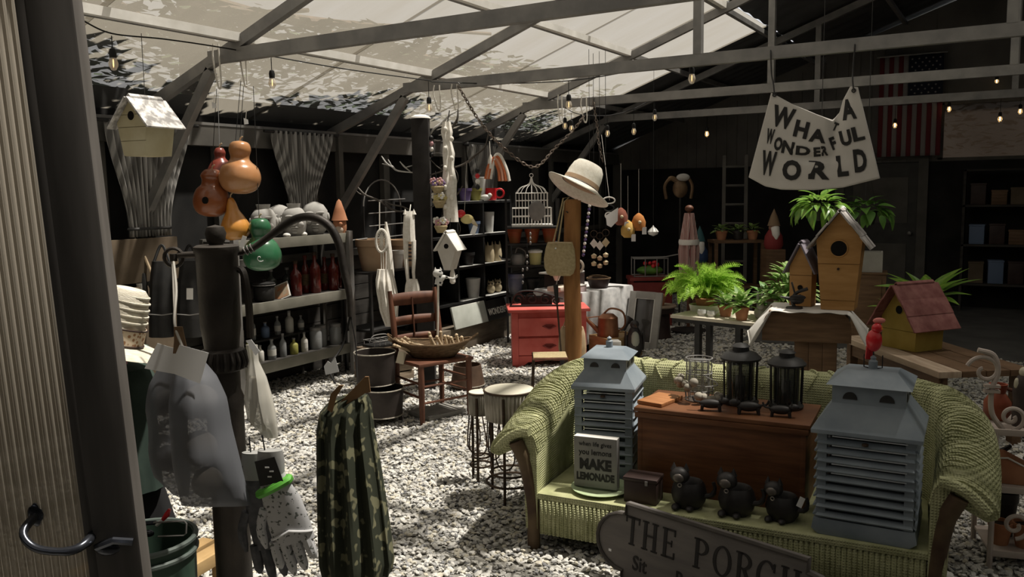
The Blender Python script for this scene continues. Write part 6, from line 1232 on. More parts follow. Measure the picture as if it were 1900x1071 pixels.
for sx in (-1, 1): part(t, 'side_post', m_dress, lambda b: b.box((sx * (DRW / 2 - 0.04), -DRD / 2 + 0.022, DRH / 2), (0.06, 0.03, DRH - 0.05)), bevel=0.006)
for sx in (-1, 1): part(t, 'foot', m_dress, lambda b: b.box((sx * (DRW / 2 - 0.05), DRD / 2 - 0.05, 0.05), (0.06, 0.06, 0.1)), smooth=False)
def onD(x, y, z=0.006): p = DRM @ Vector((x, y, DRH)); p.z = DRH + z; return p
t = thing('iron_scroll', 'black wrought iron scroll bracket lying on the red dresser', 'ornament', onD(-0.10, -0.02), YAW)
def scr(b, cx, cz, r, s): b.tube([Vector((cx + s * r * (1 - i / 34) * cos(i * 0.32), 0.0, cz + r * (1 - i / 34) * sin(i * 0.32))) for i in range(28)], 0.008, 6)
for cx, cz, r, s in ((-0.18, 0.07, 0.062, 1), (-0.05, 0.07, 0.062, -1), (0.08, 0.065, 0.058, 1), (0.18, 0.05, 0.045, -1)): part(t, 'scroll', m_black, lambda b: scr(b, cx, cz, r, s))
part(t, 'frame_bar', m_black, lambda b: b.box((0, 0, 0.006), (0.52, 0.05, 0.012)), smooth=False); part(t, 'frame_bar', m_black, lambda b: b.tube(spline([(-0.25, 0, 0.01), (-0.18, 0, 0.135), (0.0, 0, 0.145), (0.25, 0, 0.07)]), 0.009, 6)); part(t, 'plate', m_black, lambda b: b.box((0.0, 0.06, 0.05), (0.30, 0.012, 0.09)), bevel=0.003)
# ---------------------------------------------------------------- hat post
HD = 7.25; hp = V(1062, 500, HD); hp.z = 0
t = thing('wood_post', 'rough orange brown wooden post wearing a straw hat', 'post', hp, YAW + rad(10))
HZ = V(1062, 372, HD).z
m_post = mat('orange_brown_timber', (0.20, 0.088, 0.028), (0.32, 0.155, 0.055), rough=0.75, scale=5, stretch=(3, 3, 0.5), bump=0.2, bscale=25)
part(t, 'timber', m_post, lambda b: b.grid(lambda u, v: Vector(((0.072 + 0.006 * sin(v * 9 + u * 6)) * (1 if True else 0) * cos(2 * pi * u + 0.4), (0.072 + 0.005 * sin(v * 7)) * sin(2 * pi * u + 0.4), v * HZ)), 10, 14, True), ang=60)
part(t, 'end_cap', m_post, lambda b: b.lathe([(0.07, HZ - 0.01), (0.05, HZ + 0.01), (0, HZ + 0.012)], 10))
part(t, 'nail', m_black, lambda b: b.tube([(-0.05, -0.05, HZ - 0.1), (-0.07, -0.09, HZ - 0.09)], 0.006, 6))
m_hat = mat('cream_hat', (0.70, 0.66, 0.56), (0.80, 0.77, 0.68), rough=0.85, scale=40, bump=0.2, bscale=150)
t = thing('sun_hat', 'cream wide brimmed hat with a brown band on the wooden post', 'hat', V(1073, 352, HD - 0.02), YAW); t.rotation_euler = (rad(-12), rad(27), YAW)
hs = HD / FP
def hat_fn(b):
    prof = [(59, -2), (52, 1), (42, 5), (35, 9), (33, 16), (32, 32), (29, 45), (24, 52), (12, 50), (0, 47)]
    n = 40; vs = []
    for r, z in prof:
        for i in range(n):
            a = 2 * pi * i / n; br = max(0, (r - 34) / 25)
            vs.append(Vector((r * hs * cos(a) * (1.0 + 0.06 * br), r * hs * sin(a) * (0.82 + 0.1 * br), (z + br * (9 * cos(a) ** 2 * (1 if cos(a) < 0 else 0.1) - 3)) * hs)))
    m2 = len(prof); b.add(vs, [(j * n + i, j * n + (i + 1) % n, (j + 1) * n + (i + 1) % n, (j + 1) * n + i) for j in range(m2 - 1) for i in range(n)])
part(t, 'crown_and_brim', m_hat, hat_fn, solid=0.006)
part(t, 'band', mat('tan_hat_band', (0.36, 0.24, 0.15), (0.44, 0.31, 0.2), rough=0.8), lambda b: b.lathe([(34.5, 0), (33.8, 9)], 36, (0, 0, 0)) if False else b.lathe([(35.2 * hs, 8.5 * hs), (34.0 * hs, 19 * hs), (33.4 * hs, 19 * hs)], 36, sy=0.84))
part(t, 'band_cord', m_dbr, lambda b: b.tube([(35.8 * hs * cos(a), 35.8 * hs * 0.84 * sin(a), 9 * hs) for a in [2 * pi * i / 32 for i in range(32)]], 0.006, 6, True))
# bags on the post
m_fibre = mat('olive_straw_bag', (0.33, 0.26, 0.14), (0.42, 0.34, 0.20), rough=0.9, scale=50, bump=0.3, bscale=140)
t, inv = hang('straw_bag', 'flat tan straw shoulder bag hanging from the wooden post', 'bag', 1040, 450, HD - 0.16)
part(t, 'body', m_fibre, lambda b: loft(b, [(449, 1016, 1062, 0.022), (462, 1012, 1066, 0.032), (480, 1009, 1068, 0.036), (496, 1010, 1068, 0.034), (508, 1015, 1064, 0.026), (512, 1022, 1058, 0.014)], HD - 0.13, 30, None, 0.0, 1, inv))
part(t, 'flap_seam', m_stick, lambda b: b.tube([inv @ V(1018, 451, HD - 0.165), inv @ V(1040, 450, HD - 0.17), inv @ V(1060, 451, HD - 0.165)], 0.004, 6))
part(t, 'toggle', m_paper, lambda b: b.ell(inv @ V(1031, 461, HD - 0.168), 0.008, 8, 6))
part(t, 'strap', m_fibre, lambda b: b.tube([inv @ V(1026, 452, HD - 0.14), inv @ V(1034, 420, HD - 0.1), inv @ V(1045, 368, HD - 0.09), inv @ V(1056, 366, HD - 0.09), inv @ V(1047, 375, HD - 0.095), inv @ V(1036, 450, HD - 0.14)], 0.007, 6))
m_canvas = mat('tan_canvas', (0.42, 0.30, 0.18), (0.52, 0.39, 0.25), rough=0.85)
t, inv = hang('canvas_tote', 'tan canvas tote hanging low behind the wooden post', 'bag', 1065, 600, HD + 0.16)
part(t, 'body', m_canvas, lambda b: loft(b, [(606, 1042, 1082, 0.03), (620, 1037, 1086, 0.045), (645, 1036, 1088, 0.05), (668, 1040, 1086, 0.04)], HD + 0.16, 26, None, 0.08, 5, inv))
for x in (1044, 1080): part(t, 'strap', m_canvas, lambda b: b.tube([inv @ V(x, 610, HD + 0.14), inv @ V(1062, 560, HD + 0.09)], 0.006, 6))
t, inv = hang('garden_trowel', 'long black handled hand tool hanging against the left of the post', 'tool', 1032, 525, HD - 0.08)
part(t, 'grip', m_black, lambda b: b.tube([inv @ V(1031, 528, HD - 0.1), inv @ V(1033, 560, HD - 0.1)], [0.022, 0.014], 9)); part(t, 'shaft', m_iron, lambda b: b.tube([inv @ V(1033, 558, HD - 0.1), inv @ V(1040, 640, HD - 0.1), inv @ V(1042, 662, HD - 0.1)], 0.008, 7)); part(t, 'blade', m_black, lambda b: b.prism([(-0.022, 0.02), (0.022, 0.02), (0.018, -0.05), (0, -0.09), (-0.018, -0.05)], 0.006, Matrix.Translation(inv @ V(1043, 666, HD - 0.1))), smooth=False); part(t, 'cord', m_cord, lambda b: b.tube([inv @ V(1031, 530, HD - 0.1), inv @ V(1040, 505, HD - 0.085)], 0.003, 5))
# small stool in front of the dresser
t = thing('cane_stool', 'small cane topped stool beside the wooden post', 'stool', ground_of(1020, 660, 0.33), YAW)
part(t, 'seat', m_fibre, lambda b: b.box((0, 0, 0.33), (0.27, 0.24, 0.02)), bevel=0.006); part(t, 'seat_frame', m_redwood, lambda b: b.tube([(-0.135, -0.12, 0.325), (0.135, -0.12, 0.325), (0.135, 0.12, 0.325), (-0.135, 0.12, 0.325)], 0.011, 7, True))
for sx in (-1, 1):
    for sy in (-1, 1): part(t, 'leg', m_iron, lambda b: b.tube([(sx * 0.13, sy * 0.11, 0.325), (sx * 0.145, sy * 0.12, 0)], 0.009, 7))
# ---------------------------------------------------------------- black étagère with birdcage and pots
ED = 9.15; eb = V(988, 480, ED); eb.z = 0
t = thing('etagere', 'black metal shelf stand behind the dresser with cage and pots', 'shelf', eb, YAW)
inv = t.matrix_basis.inverted(); ez = lambda y: (inv @ V(992, y, ED)).z
EZ = [ez(420), ez(450), ez(490), ez(545)]
for z in EZ: part(t, 'shelf', m_black, lambda b: b.box((0, 0.05, z - 0.01), (0.58, 0.40, 0.018)), smooth=False)
for sx in (-1, 1):
    for y in (-0.14, 0.24): part(t, 'post', m_black, lambda b: b.box((sx * 0.28, y, (EZ[0] + 0.3) / 2), (0.022, 0.022, EZ[0] + 0.3)), smooth=False)
EM = t.matrix_basis.copy()
def onE(x, y, k2): p = EM @ Vector((x, y, 0)); p.z = EZ[k2]; return p
t = thing('birdcage', 'white wire birdcage with a domed top on the black shelf stand', 'birdcage', onE(0.0, 0.03, 0), YAW)
part(t, 'tray', m_white, lambda b: b.box((0, 0, 0.012), (0.44, 0.30, 0.024)), bevel=0.003)
def cagebars(b):
    for sx, hw, hd, z0, z1, n in ((0, 0.21, 0.14, 0.02, 0.20, 13), (0, 0.17, 0.11, 0.20, 0.36, 11)):
        for i in range(n):
            x = -hw + 2 * hw * i / (n - 1)
            for y in (-hd, hd): b.tube([(x, y, z0), (x, y, z1)], 0.0035, 5)
        for i in range(1, 6):
            y = -hd + 2 * hd * i / 6
            for x in (-hw, hw): b.tube([(x, y, z0), (x, y, z1)], 0.0035, 5)
o = part(t, 'bars', m_white, cagebars); o['kind'] = 'stuff'
for hw, hd, z in ((0.21, 0.14, 0.11), (0.212, 0.142, 0.20), (0.17, 0.11, 0.205), (0.172, 0.112, 0.28), (0.172, 0.112, 0.36)): part(t, 'hoop', m_white, lambda b: b.tube([(-hw, -hd, z), (hw, -hd, z), (hw, hd, z), (-hw, hd, z)], 0.005, 5, True))
def dome(b):
    for i in range(16):
        a = 2 * pi * i / 16; b.tube(spline([(0.17 * cos(a), 0.11 * sin(a), 0.36), (0.12 * cos(a), 0.08 * sin(a), 0.42), (0.03 * cos(a), 0.02 * sin(a), 0.46), (0.005 * cos(a), 0.005 * sin(a), 0.53)], 4), 0.0035, 5)
o = part(t, 'dome', m_white, dome); o['kind'] = 'stuff'
part(t, 'finial', m_white, lambda b: b.tube(circle((0, 0, 0.55), 0.02, 12, (0, 1, 0)), 0.004, 5, True)); part(t, 'oval_plaque', m_steel, lambda b: b.ell((0.05, -0.146, 0.17), (0.09, 0.006, 0.11), 18, 10))
m_redpot = mat('red_orange_glaze', (0.40, 0.05, 0.025), (0.42, 0.17, 0.06), rough=0.4, scale=4)
for i, x in enumerate((-0.19, 0.0, 0.19)): flowerpot(onE(x, 0.02, 1), 0.085, 0.155, ['red glazed pot under the birdcage, left of three', 'red glazed pot under the birdcage, middle of three', 'red glazed pot under the birdcage, right of three'][i], m_redpot, 'glazed_pot', 'red glazed pots under the birdcage')
m_bluepot = mat('blue_white_glaze', (0.05, 0.06, 0.16), (0.30, 0.29, 0.31), rough=0.35, scale=3)
flowerpot(onE(-0.19, -0.02, 3), 0.10, 0.22, 'blue and grey glazed pot on the black shelf stand', m_bluepot, 'glazed_pot'); flowerpot(onE(0.0, 0.05, 3), 0.09, 0.16, 'dark glazed pot beside the blue one on the stand', m_gun, 'glazed_pot')
t = thing('yellow_tin', 'pale yellow tin with a white lid on the black stand', 'tin', onE(0.03, -0.05, 2), 0)
part(t, 'body', mat('pale_yellow', (0.50, 0.46, 0.20), rough=0.5), lambda b: b.lathe([(0.06, 0), (0.07, 0.13)], 18)); part(t, 'lid', m_white, lambda b: b.lathe([(0.078, 0.128), (0.08, 0.15), (0.05, 0.165), (0, 0.168)], 18))
t = thing('metal_kettle', 'grey metal kettle with a long spout on the black stand', 'kettle', onE(-0.16, -0.03, 2), YAW)
part(t, 'body', m_steel, lambda b: b.lathe([(0.075, 0), (0.085, 0.05), (0.06, 0.11), (0.03, 0.12), (0, 0.125)], 18)); part(t, 'spout', m_steel, lambda b: b.tube([(-0.06, 0, 0.05), (-0.17, 0, 0.06), (-0.20, -0.0, 0.10)], [0.015, 0.01, 0.008], 8)); part(t, 'handle', m_steel, lambda b: b.tube(spline([(-0.03, 0, 0.11), (0.0, 0, 0.18), (0.08, 0, 0.14), (0.08, 0, 0.05)]), 0.008, 6))
for i, (px, y0, y1) in enumerate(((978, 470, 505), (970, 495, 530), (984, 430, 455))):
    t, inv = hang('wind_chime', ['short dark wind chime beside the yellow tin', 'short dark wind chime in front of the blue pot', 'short dark wind chime below the birdcage'][i], 'wind chime', px, y0, 8.75, 'dark wind chimes before the black stand')
    part(t, 'line', m_black, lambda b: b.tube([inv @ V(px, y0 - 30, 8.8), inv @ V(px, y0, 8.75)], 0.002, 4))
    for k2 in range(3): part(t, 'bead', m_steel, lambda b: b.ell(inv @ V(px, y0 + (y1 - y0) * (k2 + 0.5) / 3, 8.75), (0.012, 0.012, 0.02), 8, 6))
# ---------------------------------------------------------------- table with white cloth and sewing machine
TZ = 0.64; a0, a1 = G(1072, 549, TZ), G(1187, 530, TZ); ta = atan2(a1.y - a0.y, a1.x - a0.x); TL_ = (a1 - a0).length
t = thing('cloth_table', 'table under a white patterned cloth behind the wooden post', 'table', (a0.x - 0.10 * sin(ta), a0.y + 0.10 * cos(ta), 0), ta)
m_cloth = mat('white_grey_cloth', (0.46, 0.46, 0.46), (0.62, 0.61, 0.60), rough=0.85, scale=18)
def tcloth(b):
    w, d = TL_, 0.62; n = 60; per = [(0.2, 0), (w, 0), (w, d), (0.2, d)]; pts = []
    for i in range(4):
        p, q = Vector(per[i]), Vector(per[(i + 1) % 4])
        for j in range(24): pts.append(p.lerp(q, j / 24))
    c = Vector((w / 2 + 0.1, d / 2)); vs = []
    for z, o_ in ((TZ, 0.0), (TZ - 0.02, 0.012), (TZ - 0.25, 0.03), (0.12, 0.04)):
        for i, p in enumerate(pts): nrm = (p - c).normalized(); f_ = 1 + 0.8 * sin(i * 1.15) * (TZ - z) / TZ; vs.append(Vector((p.x + nrm.x * o_ * f_, p.y + nrm.y * o_ * f_, z)))
    n = len(pts); b.add(vs, [(j * n + i, j * n + (i + 1) % n, (j + 1) * n + (i + 1) % n, (j + 1) * n + i) for j in range(3) for i in range(n)] + [tuple(range(n))])
part(t, 'cloth', m_cloth, tcloth)
for x in (0.26, TL_ - 0.06):
    for y in (0.06, 0.56): part(t, 'leg', m_chest, lambda b: b.box((x, y, 0.3), (0.05, 0.05, 0.6)), smooth=False)
part(t, 'tabletop', m_chest, lambda b: b.box((TL_ / 2 + 0.10, 0.31, TZ - 0.022), (TL_ - 0.22, 0.6, 0.024)), smooth=False)
TMX = t.matrix_basis.copy()
def onT(x, y): return TMX @ Vector((x, y, TZ + 0.001))
m_enam = mat('cream_enamel', (0.60, 0.52, 0.42), (0.68, 0.61, 0.52), rough=0.4)
t = thing('sewing_machine', 'cream enamelled sewing machine on the cloth covered table', 'sewing machine', onT(0.33, 0.30), ta + rad(4))
part(t, 'bed', m_enam, lambda b: b.box((-0.02, 0, 0.025), (0.42, 0.17, 0.05)), bevel=0.012); part(t, 'pillar', m_enam, lambda b: b.tube([(0.13, 0, 0.04), (0.135, 0, 0.16), (0.13, 0, 0.22)], [0.055, 0.048, 0.055], 14)); part(t, 'arm', m_enam, lambda b: b.tube(spline([(0.16, 0, 0.225), (0.05, 0, 0.24), (-0.10, 0, 0.235), (-0.17, 0, 0.22)]), 0.045, 14)); part(t, 'head', m_enam, lambda b: b.tube([(-0.17, 0, 0.26), (-0.175, 0, 0.16), (-0.175, 0, 0.11)], [0.045, 0.042, 0.02], 12)); part(t, 'needle_bar', m_steel, lambda b: b.tube([(-0.175, 0, 0.11), (-0.175, 0, 0.055)], 0.006, 6)); part(t, 'hand_wheel', m_enam, lambda b: b.tube(circle((0.215, 0, 0.225), 0.06, 20, (1, 0, 0)), 0.014, 8, True)); part(t, 'wheel_hub', m_steel, lambda b: b.ell((0.205, 0, 0.225), (0.02, 0.035, 0.035), 12, 8))
t = thing('dark_case', 'dark open case with a pale lid on the cloth covered table', 'case', onT(0.52, 0.48), ta)
part(t, 'body', m_dbr, lambda b: b.box((0, 0, 0.07), (0.36, 0.26, 0.14)), bevel=0.006); part(t, 'lid', m_white, lambda b: b.box((-0.02, 0.02, 0.155), (0.42, 0.28, 0.018)), bevel=0.004); part(t, 'clasp', m_steel, lambda b: b.box((0.0, -0.132, 0.11), (0.03, 0.006, 0.03)), smooth=False)
t = thing('dark_basket', 'low dark round basket at the right end of the cloth covered table', 'basket', onT(0.66, 0.14), 0)
part(t, 'body', m_dbr, lambda b: b.lathe([(0.09, 0), (0.125, 0.10), (0.115, 0.10), (0.085, 0.01), (0, 0.01)], 22)); part(t, 'rim', m_wkb, lambda b: b.tube(circle((0, 0, 0.10), 0.122, 26), 0.008, 6, True)); part(t, 'handle', m_wkb, lambda b: b.tube([(0.12 * cos(pi * i / 10), 0, 0.10 + 0.03 * sin(pi * i / 10)) for i in range(11)], 0.005, 6))
t = thing('pink_box', 'small pale pink box on the near corner of the cloth table', 'box', onT(0.27, 0.09) , ta)
part(t, 'body', mat('pale_pink', (0.55, 0.42, 0.42), rough=0.7), lambda b: b.box((0, 0, 0.03), (0.12, 0.09, 0.06)), bevel=0.004); part(t, 'lid', m_white, lambda b: b.box((0, 0, 0.066), (0.126, 0.096, 0.012)), bevel=0.003)
# leaning frame, watering cans, box, dark bird
lf = G(1188, 648)
t = thing('leaning_frame', 'tall grey picture frame leaning against the cloth covered table', 'frame', lf, YAW - rad(38)); t.rotation_euler = (rad(-13), 0, YAW - rad(38))
m_fr = mat('grey_driftwood', (0.30, 0.29, 0.27), (0.40, 0.385, 0.36), rough=0.8, scale=5)
for x in (-0.15, 0.15): part(t, 'side_rail', m_fr, lambda b: b.box((x, 0, 0.30), (0.075, 0.03, 0.60)), bevel=0.004)
for z in (0.035, 0.565): part(t, 'cross_rail', m_fr, lambda b: b.box((0, 0, z), (0.225, 0.03, 0.075)), bevel=0.004)
part(t, 'inner_bead', m_white, lambda b: b.tube([(-0.108, -0.012, 0.075), (0.108, -0.012, 0.075), (0.108, -0.012, 0.525), (-0.108, -0.012, 0.525)], 0.006, 5, True)); part(t, 'glass', mat('dark_mirror', (0.06, 0.055, 0.05), rough=0.1, spec=0.6), lambda b: b.box((0, 0.006, 0.30), (0.23, 0.006, 0.46)), smooth=False)
m_copper = mat('aged_copper', (0.20, 0.085, 0.042), (0.30, 0.14, 0.075), rough=0.4, metal=0.5, scale=7)
def watering_can(loc, rz, s, m, label):
    t = thing('watering_can', label, 'watering can', loc, rz, 'watering cans behind the sofa')
    part(t, 'body', m, lambda b: b.lathe([(0.105 * s, 0), (0.11 * s, 0.02 * s), (0.10 * s, 0.2 * s), (0.06 * s, 0.235 * s), (0.05 * s, 0.24 * s)], 24)); part(t, 'spout', m, lambda b: b.tube([(-0.09 * s, 0, 0.06 * s), (-0.2 * s, 0, 0.17 * s), (-0.26 * s, 0, 0.26 * s)], [0.028 * s, 0.018 * s, 0.014 * s], 10)); part(t, 'rose', m, lambda b: b.tube([(-0.25 * s, 0, 0.245 * s), (-0.285 * s, 0, 0.285 * s)], [0.015 * s, 0.045 * s], 14)); part(t, 'handle', m, lambda b: b.tube(spline([(0.09 * s, 0, 0.05 * s), (0.17 * s, 0, 0.12 * s), (0.15 * s, 0, 0.25 * s), (0.03 * s, 0, 0.29 * s), (-0.05 * s, 0, 0.23 * s)]), 0.010 * s, 8)); part(t, 'brace', m, lambda b: b.tube([(-0.06 * s, 0, 0.215 * s), (-0.21 * s, 0, 0.20 * s)], 0.006 * s, 6))
t = thing('wooden_box', 'low yellow brown wooden crate holding a copper watering can', 'crate', G(1142, 662), YAW + rad(28)); WB = t.matrix_basis.copy()
m_oak = mat('golden_wood', (0.26, 0.165, 0.07), (0.36, 0.24, 0.115), rough=0.7, scale=6, stretch=(1, 1, 5))
for sy in (-1, 1): part(t, 'long_side', m_oak, lambda b: b.box((0, sy * 0.15, 0.11), (0.42, 0.018, 0.22)), bevel=0.003)
for sx in (-1, 1): part(t, 'end', m_oak, lambda b: b.box((sx * 0.20, 0, 0.11), (0.018, 0.282, 0.22)), bevel=0.003)
part(t, 'inner_board', m_oak, lambda b: b.box((0, 0, 0.195), (0.38, 0.28, 0.02)), smooth=False); part(t, 'metal_strap', m_black, lambda b: b.box((-0.12, -0.162, 0.13), (0.02, 0.006, 0.15)), smooth=False)
watering_can(WB @ Vector((-0.09, 0.0, 0.206)), YAW, 0.98, m_copper, 'copper watering can standing in the golden wooden crate')
watering_can(WB @ Vector((0.02, 0.27, 0.0)) , YAW + pi + 0.3, 1.15, m_gun, 'large dark watering can with a brass rose behind the copper one')
t = thing('stone_block', 'pale grey block in front of the golden wooden crate', 'block', WB @ Vector((-0.20, -0.26, 0)), YAW + 0.1); part(t, 'block', m_cer, lambda b: b.box((0, 0, 0.11), (0.12, 0.10, 0.22)), bevel=0.008); part(t, 'chip', m_grey, lambda b: b.box((0, 0, 0.222), (0.10, 0.08, 0.006)), bevel=0.002)
t = thing('iron_penguin', 'dark iron bird statue with a pale belly beside the leaning frame', 'statue', G(1177, 668), YAW)
part(t, 'body', m_gun, lambda b: b.lathe([(0.05, 0.03), (0.085, 0.12), (0.08, 0.22), (0.05, 0.30), (0.03, 0.33)], 18)); part(t, 'belly', mat('pale_belly', (0.32, 0.33, 0.28), rough=0.5), lambda b: b.ell((0, -0.055, 0.20), (0.045, 0.035, 0.09), 12, 9)); part(t, 'head', m_gun, lambda b: b.ell((0, -0.01, 0.35), (0.045, 0.05, 0.042), 12, 8)); part(t, 'beak', m_iron, lambda b: b.tube([(0, -0.05, 0.35), (0.01, -0.10, 0.335)], [0.014, 0.003], 7))
for e in (-1, 1): part(t, 'foot', m_gun, lambda b: b.ell((e * 0.04, -0.03, 0.015), (0.03, 0.05, 0.015), 10, 6))
for e in (-1, 1): part(t, 'wing', m_gun, lambda b: b.ell((e * 0.085, 0, 0.19), (0.014, 0.04, 0.10), 10, 8))
t = thing('black_pot', 'low round black iron pot on the gravel past the leaning frame', 'pot', G(1213, 622), 0); part(t, 'body', m_gun, lambda b: b.lathe([(0.06, 0), (0.12, 0.04), (0.13, 0.10), (0.10, 0.15), (0.09, 0.15), (0.11, 0.09)], 22)); part(t, 'rim', m_gun, lambda b: b.tube(circle((0, 0, 0.15), 0.10, 22), 0.009, 6, True))
# ---------------------------------------------------------------- leaves and plants
def leaf_mesh(name, L, W, bend, m, n=8, fold=0.12, tip=0.75):
    b = MB()
    def f(u, v):
        w = W * (sin(pi * min(v ** tip, 1.0)) if 0 < v < 1 else 0.0) + 0.0015
        return Vector((L * v, (u - 0.5) * 2 * w, -bend * L * v * v + abs(u - 0.5) * 2 * w * fold * 2))
    b.grid(f, 5, n); return b.mesh(name, m, flip=False)
def put(parent, name, me, loc, rot, sc=1.0):
    o = bpy.data.objects.new(name, me); COL.objects.link(o); o.parent = parent; o.location = loc; o.rotation_euler = rot; o.scale = (sc,) * 3; return o
def leafy(t, me, n, z0, r0, h, up=(0.1, 0.9), sc=(0.7, 1.1), seed=1, stem_m=None):
    rr = random.Random(seed)
    for i in range(n):
        a = i * 2.399 + rr.uniform(-0.3, 0.3); q = (i + 0.5) / n; p = Vector((r0 * cos(a) * sqrt(q), r0 * sin(a) * sqrt(q), z0 + h * (1 - q) * rr.uniform(0.6, 1.0)))
        put(t, 'leaf', me, p, (rr.uniform(-0.3, 0.3), -(up[1] + (up[0] - up[1]) * q), a), rr.uniform(*sc))
        if stem_m and i % 2 == 0: part(t, 'stem', stem_m, lambda b: b.tube(spline([(0, 0, z0 - 0.02), (p.x * 0.5, p.y * 0.5, (z0 + p.z) / 2), tuple(p)], 3), 0.003, 5))
m_var = leaf_mat('variegated_leaf', (0.16, 0.30, 0.06), (0.52, 0.58, 0.30), 28, (0.52, 0.62), 0.35)
m_bright = leaf_mat('bright_fern', (0.26, 0.50, 0.05), (0.42, 0.64, 0.10))
m_broad = leaf_mat('broad_leaf', (0.10, 0.26, 0.035), (0.30, 0.46, 0.08), 12, (0.35, 0.65), 0.4, (1, 4, 1), 0.35, 0.5)
# plant table
PZ = 0.70; q0, q1 = G(1247, 584, PZ), G(1426, 602, PZ); qa = atan2(q1.y - q0.y, q1.x - q0.x)
t = thing('plant_table', 'pale topped table on black legs full of potted plants', 'table', (q0.x, q0.y, 0), qa); PT = t.matrix_basis.copy()
part(t, 'top', mat('pale_table_top', (0.52, 0.47, 0.37), (0.60, 0.55, 0.45), rough=0.6), lambda b: b.box((0.45, 0.26, PZ - 0.012), (0.92, 0.54, 0.024)), bevel=0.003)
part(t, 'edge_frame', m_black, lambda b: b.box((0.45, 0.26, PZ - 0.038), (0.90, 0.52, 0.028)), smooth=False)
for x, y in ((0.215, 0.02), (0.545, 0.02), (0.05, 0.48), (0.86, 0.48)): part(t, 'leg', m_black, lambda b: b.box((x, y, (PZ - 0.05) / 2), (0.042, 0.042, PZ - 0.05)), smooth=False)
for z in (0.22,): part(t, 'stretcher', m_black, lambda b: b.box((0.45, 0.48, z), (0.84, 0.03, 0.03)), smooth=False)
def onP(px, py): p = G(px, py, PZ + 0.001); return p
# fern
t = thing('fern', 'large bright green feathery fern in a white tray on the plant table', 'plant', onP(1308, 577), 0)
part(t, 'tray', m_white, lambda b: b.lathe([(0.09, 0), (0.10, 0.05), (0.085, 0.05), (0.08, 0.01)], 20, sx=1.25)); part(t, 'pot', m_terra, lambda b: b.lathe([(0.06, 0.012), (0.075, 0.10), (0.066, 0.10), (0, 0.09)], 18))
def frond(L, seed):
    rr = random.Random(seed); b = MB(); n = 24
    P = lambda s: Vector((L * s * (1 - 0.15 * s), 0, L * (0.75 * s - 0.80 * s * s)))
    for i in range(1, n):
        s = i / n; p = P(s); w = L * 0.17 * (sin(pi * (0.12 + 0.88 * s)) ** 0.8) * rr.uniform(0.85, 1.1); 
        for sg in (-1, 1):
            tip_ = p + Vector((0.35 * w, sg * w, rr.uniform(-0.15, 0.25) * w)); d = P(min(1, s + 0.022)) - P(s - 0.022)
            b.add([p - d * 0.35, tip_, p + d * 0.4], [(0, 1, 2)])
            m2 = p.lerp(tip_, 0.55); b.add([m2, m2 + Vector((0.5 * w * 0.5, sg * 0.12 * w, 0.03)), m2 + Vector((0.1 * w, sg * 0.15 * w, 0))], [(0, 1, 2)])
    b.tube([P(i / 8) for i in range(9)], 0.0022, 4); return b.mesh('frond', m_bright, smooth=False, flip=False)
fm = [frond(0.38, 1), frond(0.32, 2), frond(0.43, 3), frond(0.27, 4)]
rf = random.Random(6)
for i in range(110):
    a = i * 2.399; put(t, 'frond', fm[i % 4], (0.03 * cos(a), 0.03 * sin(a), 0.10 + 0.04 * rf.random()), (rf.uniform(-0.25, 0.25), rf.uniform(-0.85, 0.15), a + rf.uniform(-0.2, 0.2)), rf.uniform(0.75, 1.05))
# small potted plants
lv = leaf_mesh('leaf', 0.11, 0.020, 0.35, m_var); lv2 = leaf_mesh('leaf', 0.085, 0.022, 0.4, m_var)
pt = flowerpot(onP(1346, 587), 0.055, 0.085, 'small terracotta pot with striped leaves, left of two', m_terra, 'potted_plant', 'small potted plants on the plant table'); pt['category'] = 'plant'; leafy(pt, lv, 18, 0.08, 0.02, 0.06, (0.15, 1.1), (0.8, 1.15), 2)
pt = flowerpot(onP(1376, 594), 0.055, 0.095, 'small terracotta pot with striped leaves, right of two', m_terra, 'potted_plant', 'small potted plants on the plant table'); pt['category'] = 'plant'; leafy(pt, lv, 24, 0.09, 0.025, 0.08, (0.1, 1.15), (0.85, 1.35), 3)
pt = flowerpot(PT @ Vector((0.78, 0.30, PZ + 0.001)), 0.09, 0.13, 'bushy variegated plant at the back of the plant table', m_tanpot, 'potted_plant'); pt['category'] = 'plant'; leafy(pt, lv2, 110, 0.14, 0.16, 0.27, (-0.1, 1.0), (0.7, 1.3), 4, m_leaf)
pt = flowerpot(PT @ Vector((0.60, 0.34, PZ + 0.001)), 0.06, 0.10, 'low green plant between fern and variegated bush', m_cer, 'potted_plant'); pt['category'] = 'plant'; leafy(pt, leaf_mesh('leaf', 0.10, 0.024, 0.35, m_leaf), 26, 0.10, 0.06, 0.10, (0.0, 1.0), (0.8, 1.2), 5)
for i, px in enumerate((1302, 1320)):
    t = thing('white_planter', ['small white planter below the fern, left', 'small white planter below the fern, right'][i], 'planter', onP(px, 586 + 2 * i) , YAW, 'white planters below the fern')
    part(t, 'body', m_glaze, lambda b: b.lathe([(0.022, 0), (0.034, 0.02), (0.03, 0.045), (0.026, 0.045), (0.024, 0.02)], 16)); part(t, 'foot', m_glaze, lambda b: b.lathe([(0.026, 0), (0.024, 0.006)], 16)); part(t, 'spout', m_glaze, lambda b: b.tube([(0.03, 0, 0.025), (0.05, 0, 0.04)], [0.010, 0.006], 7))
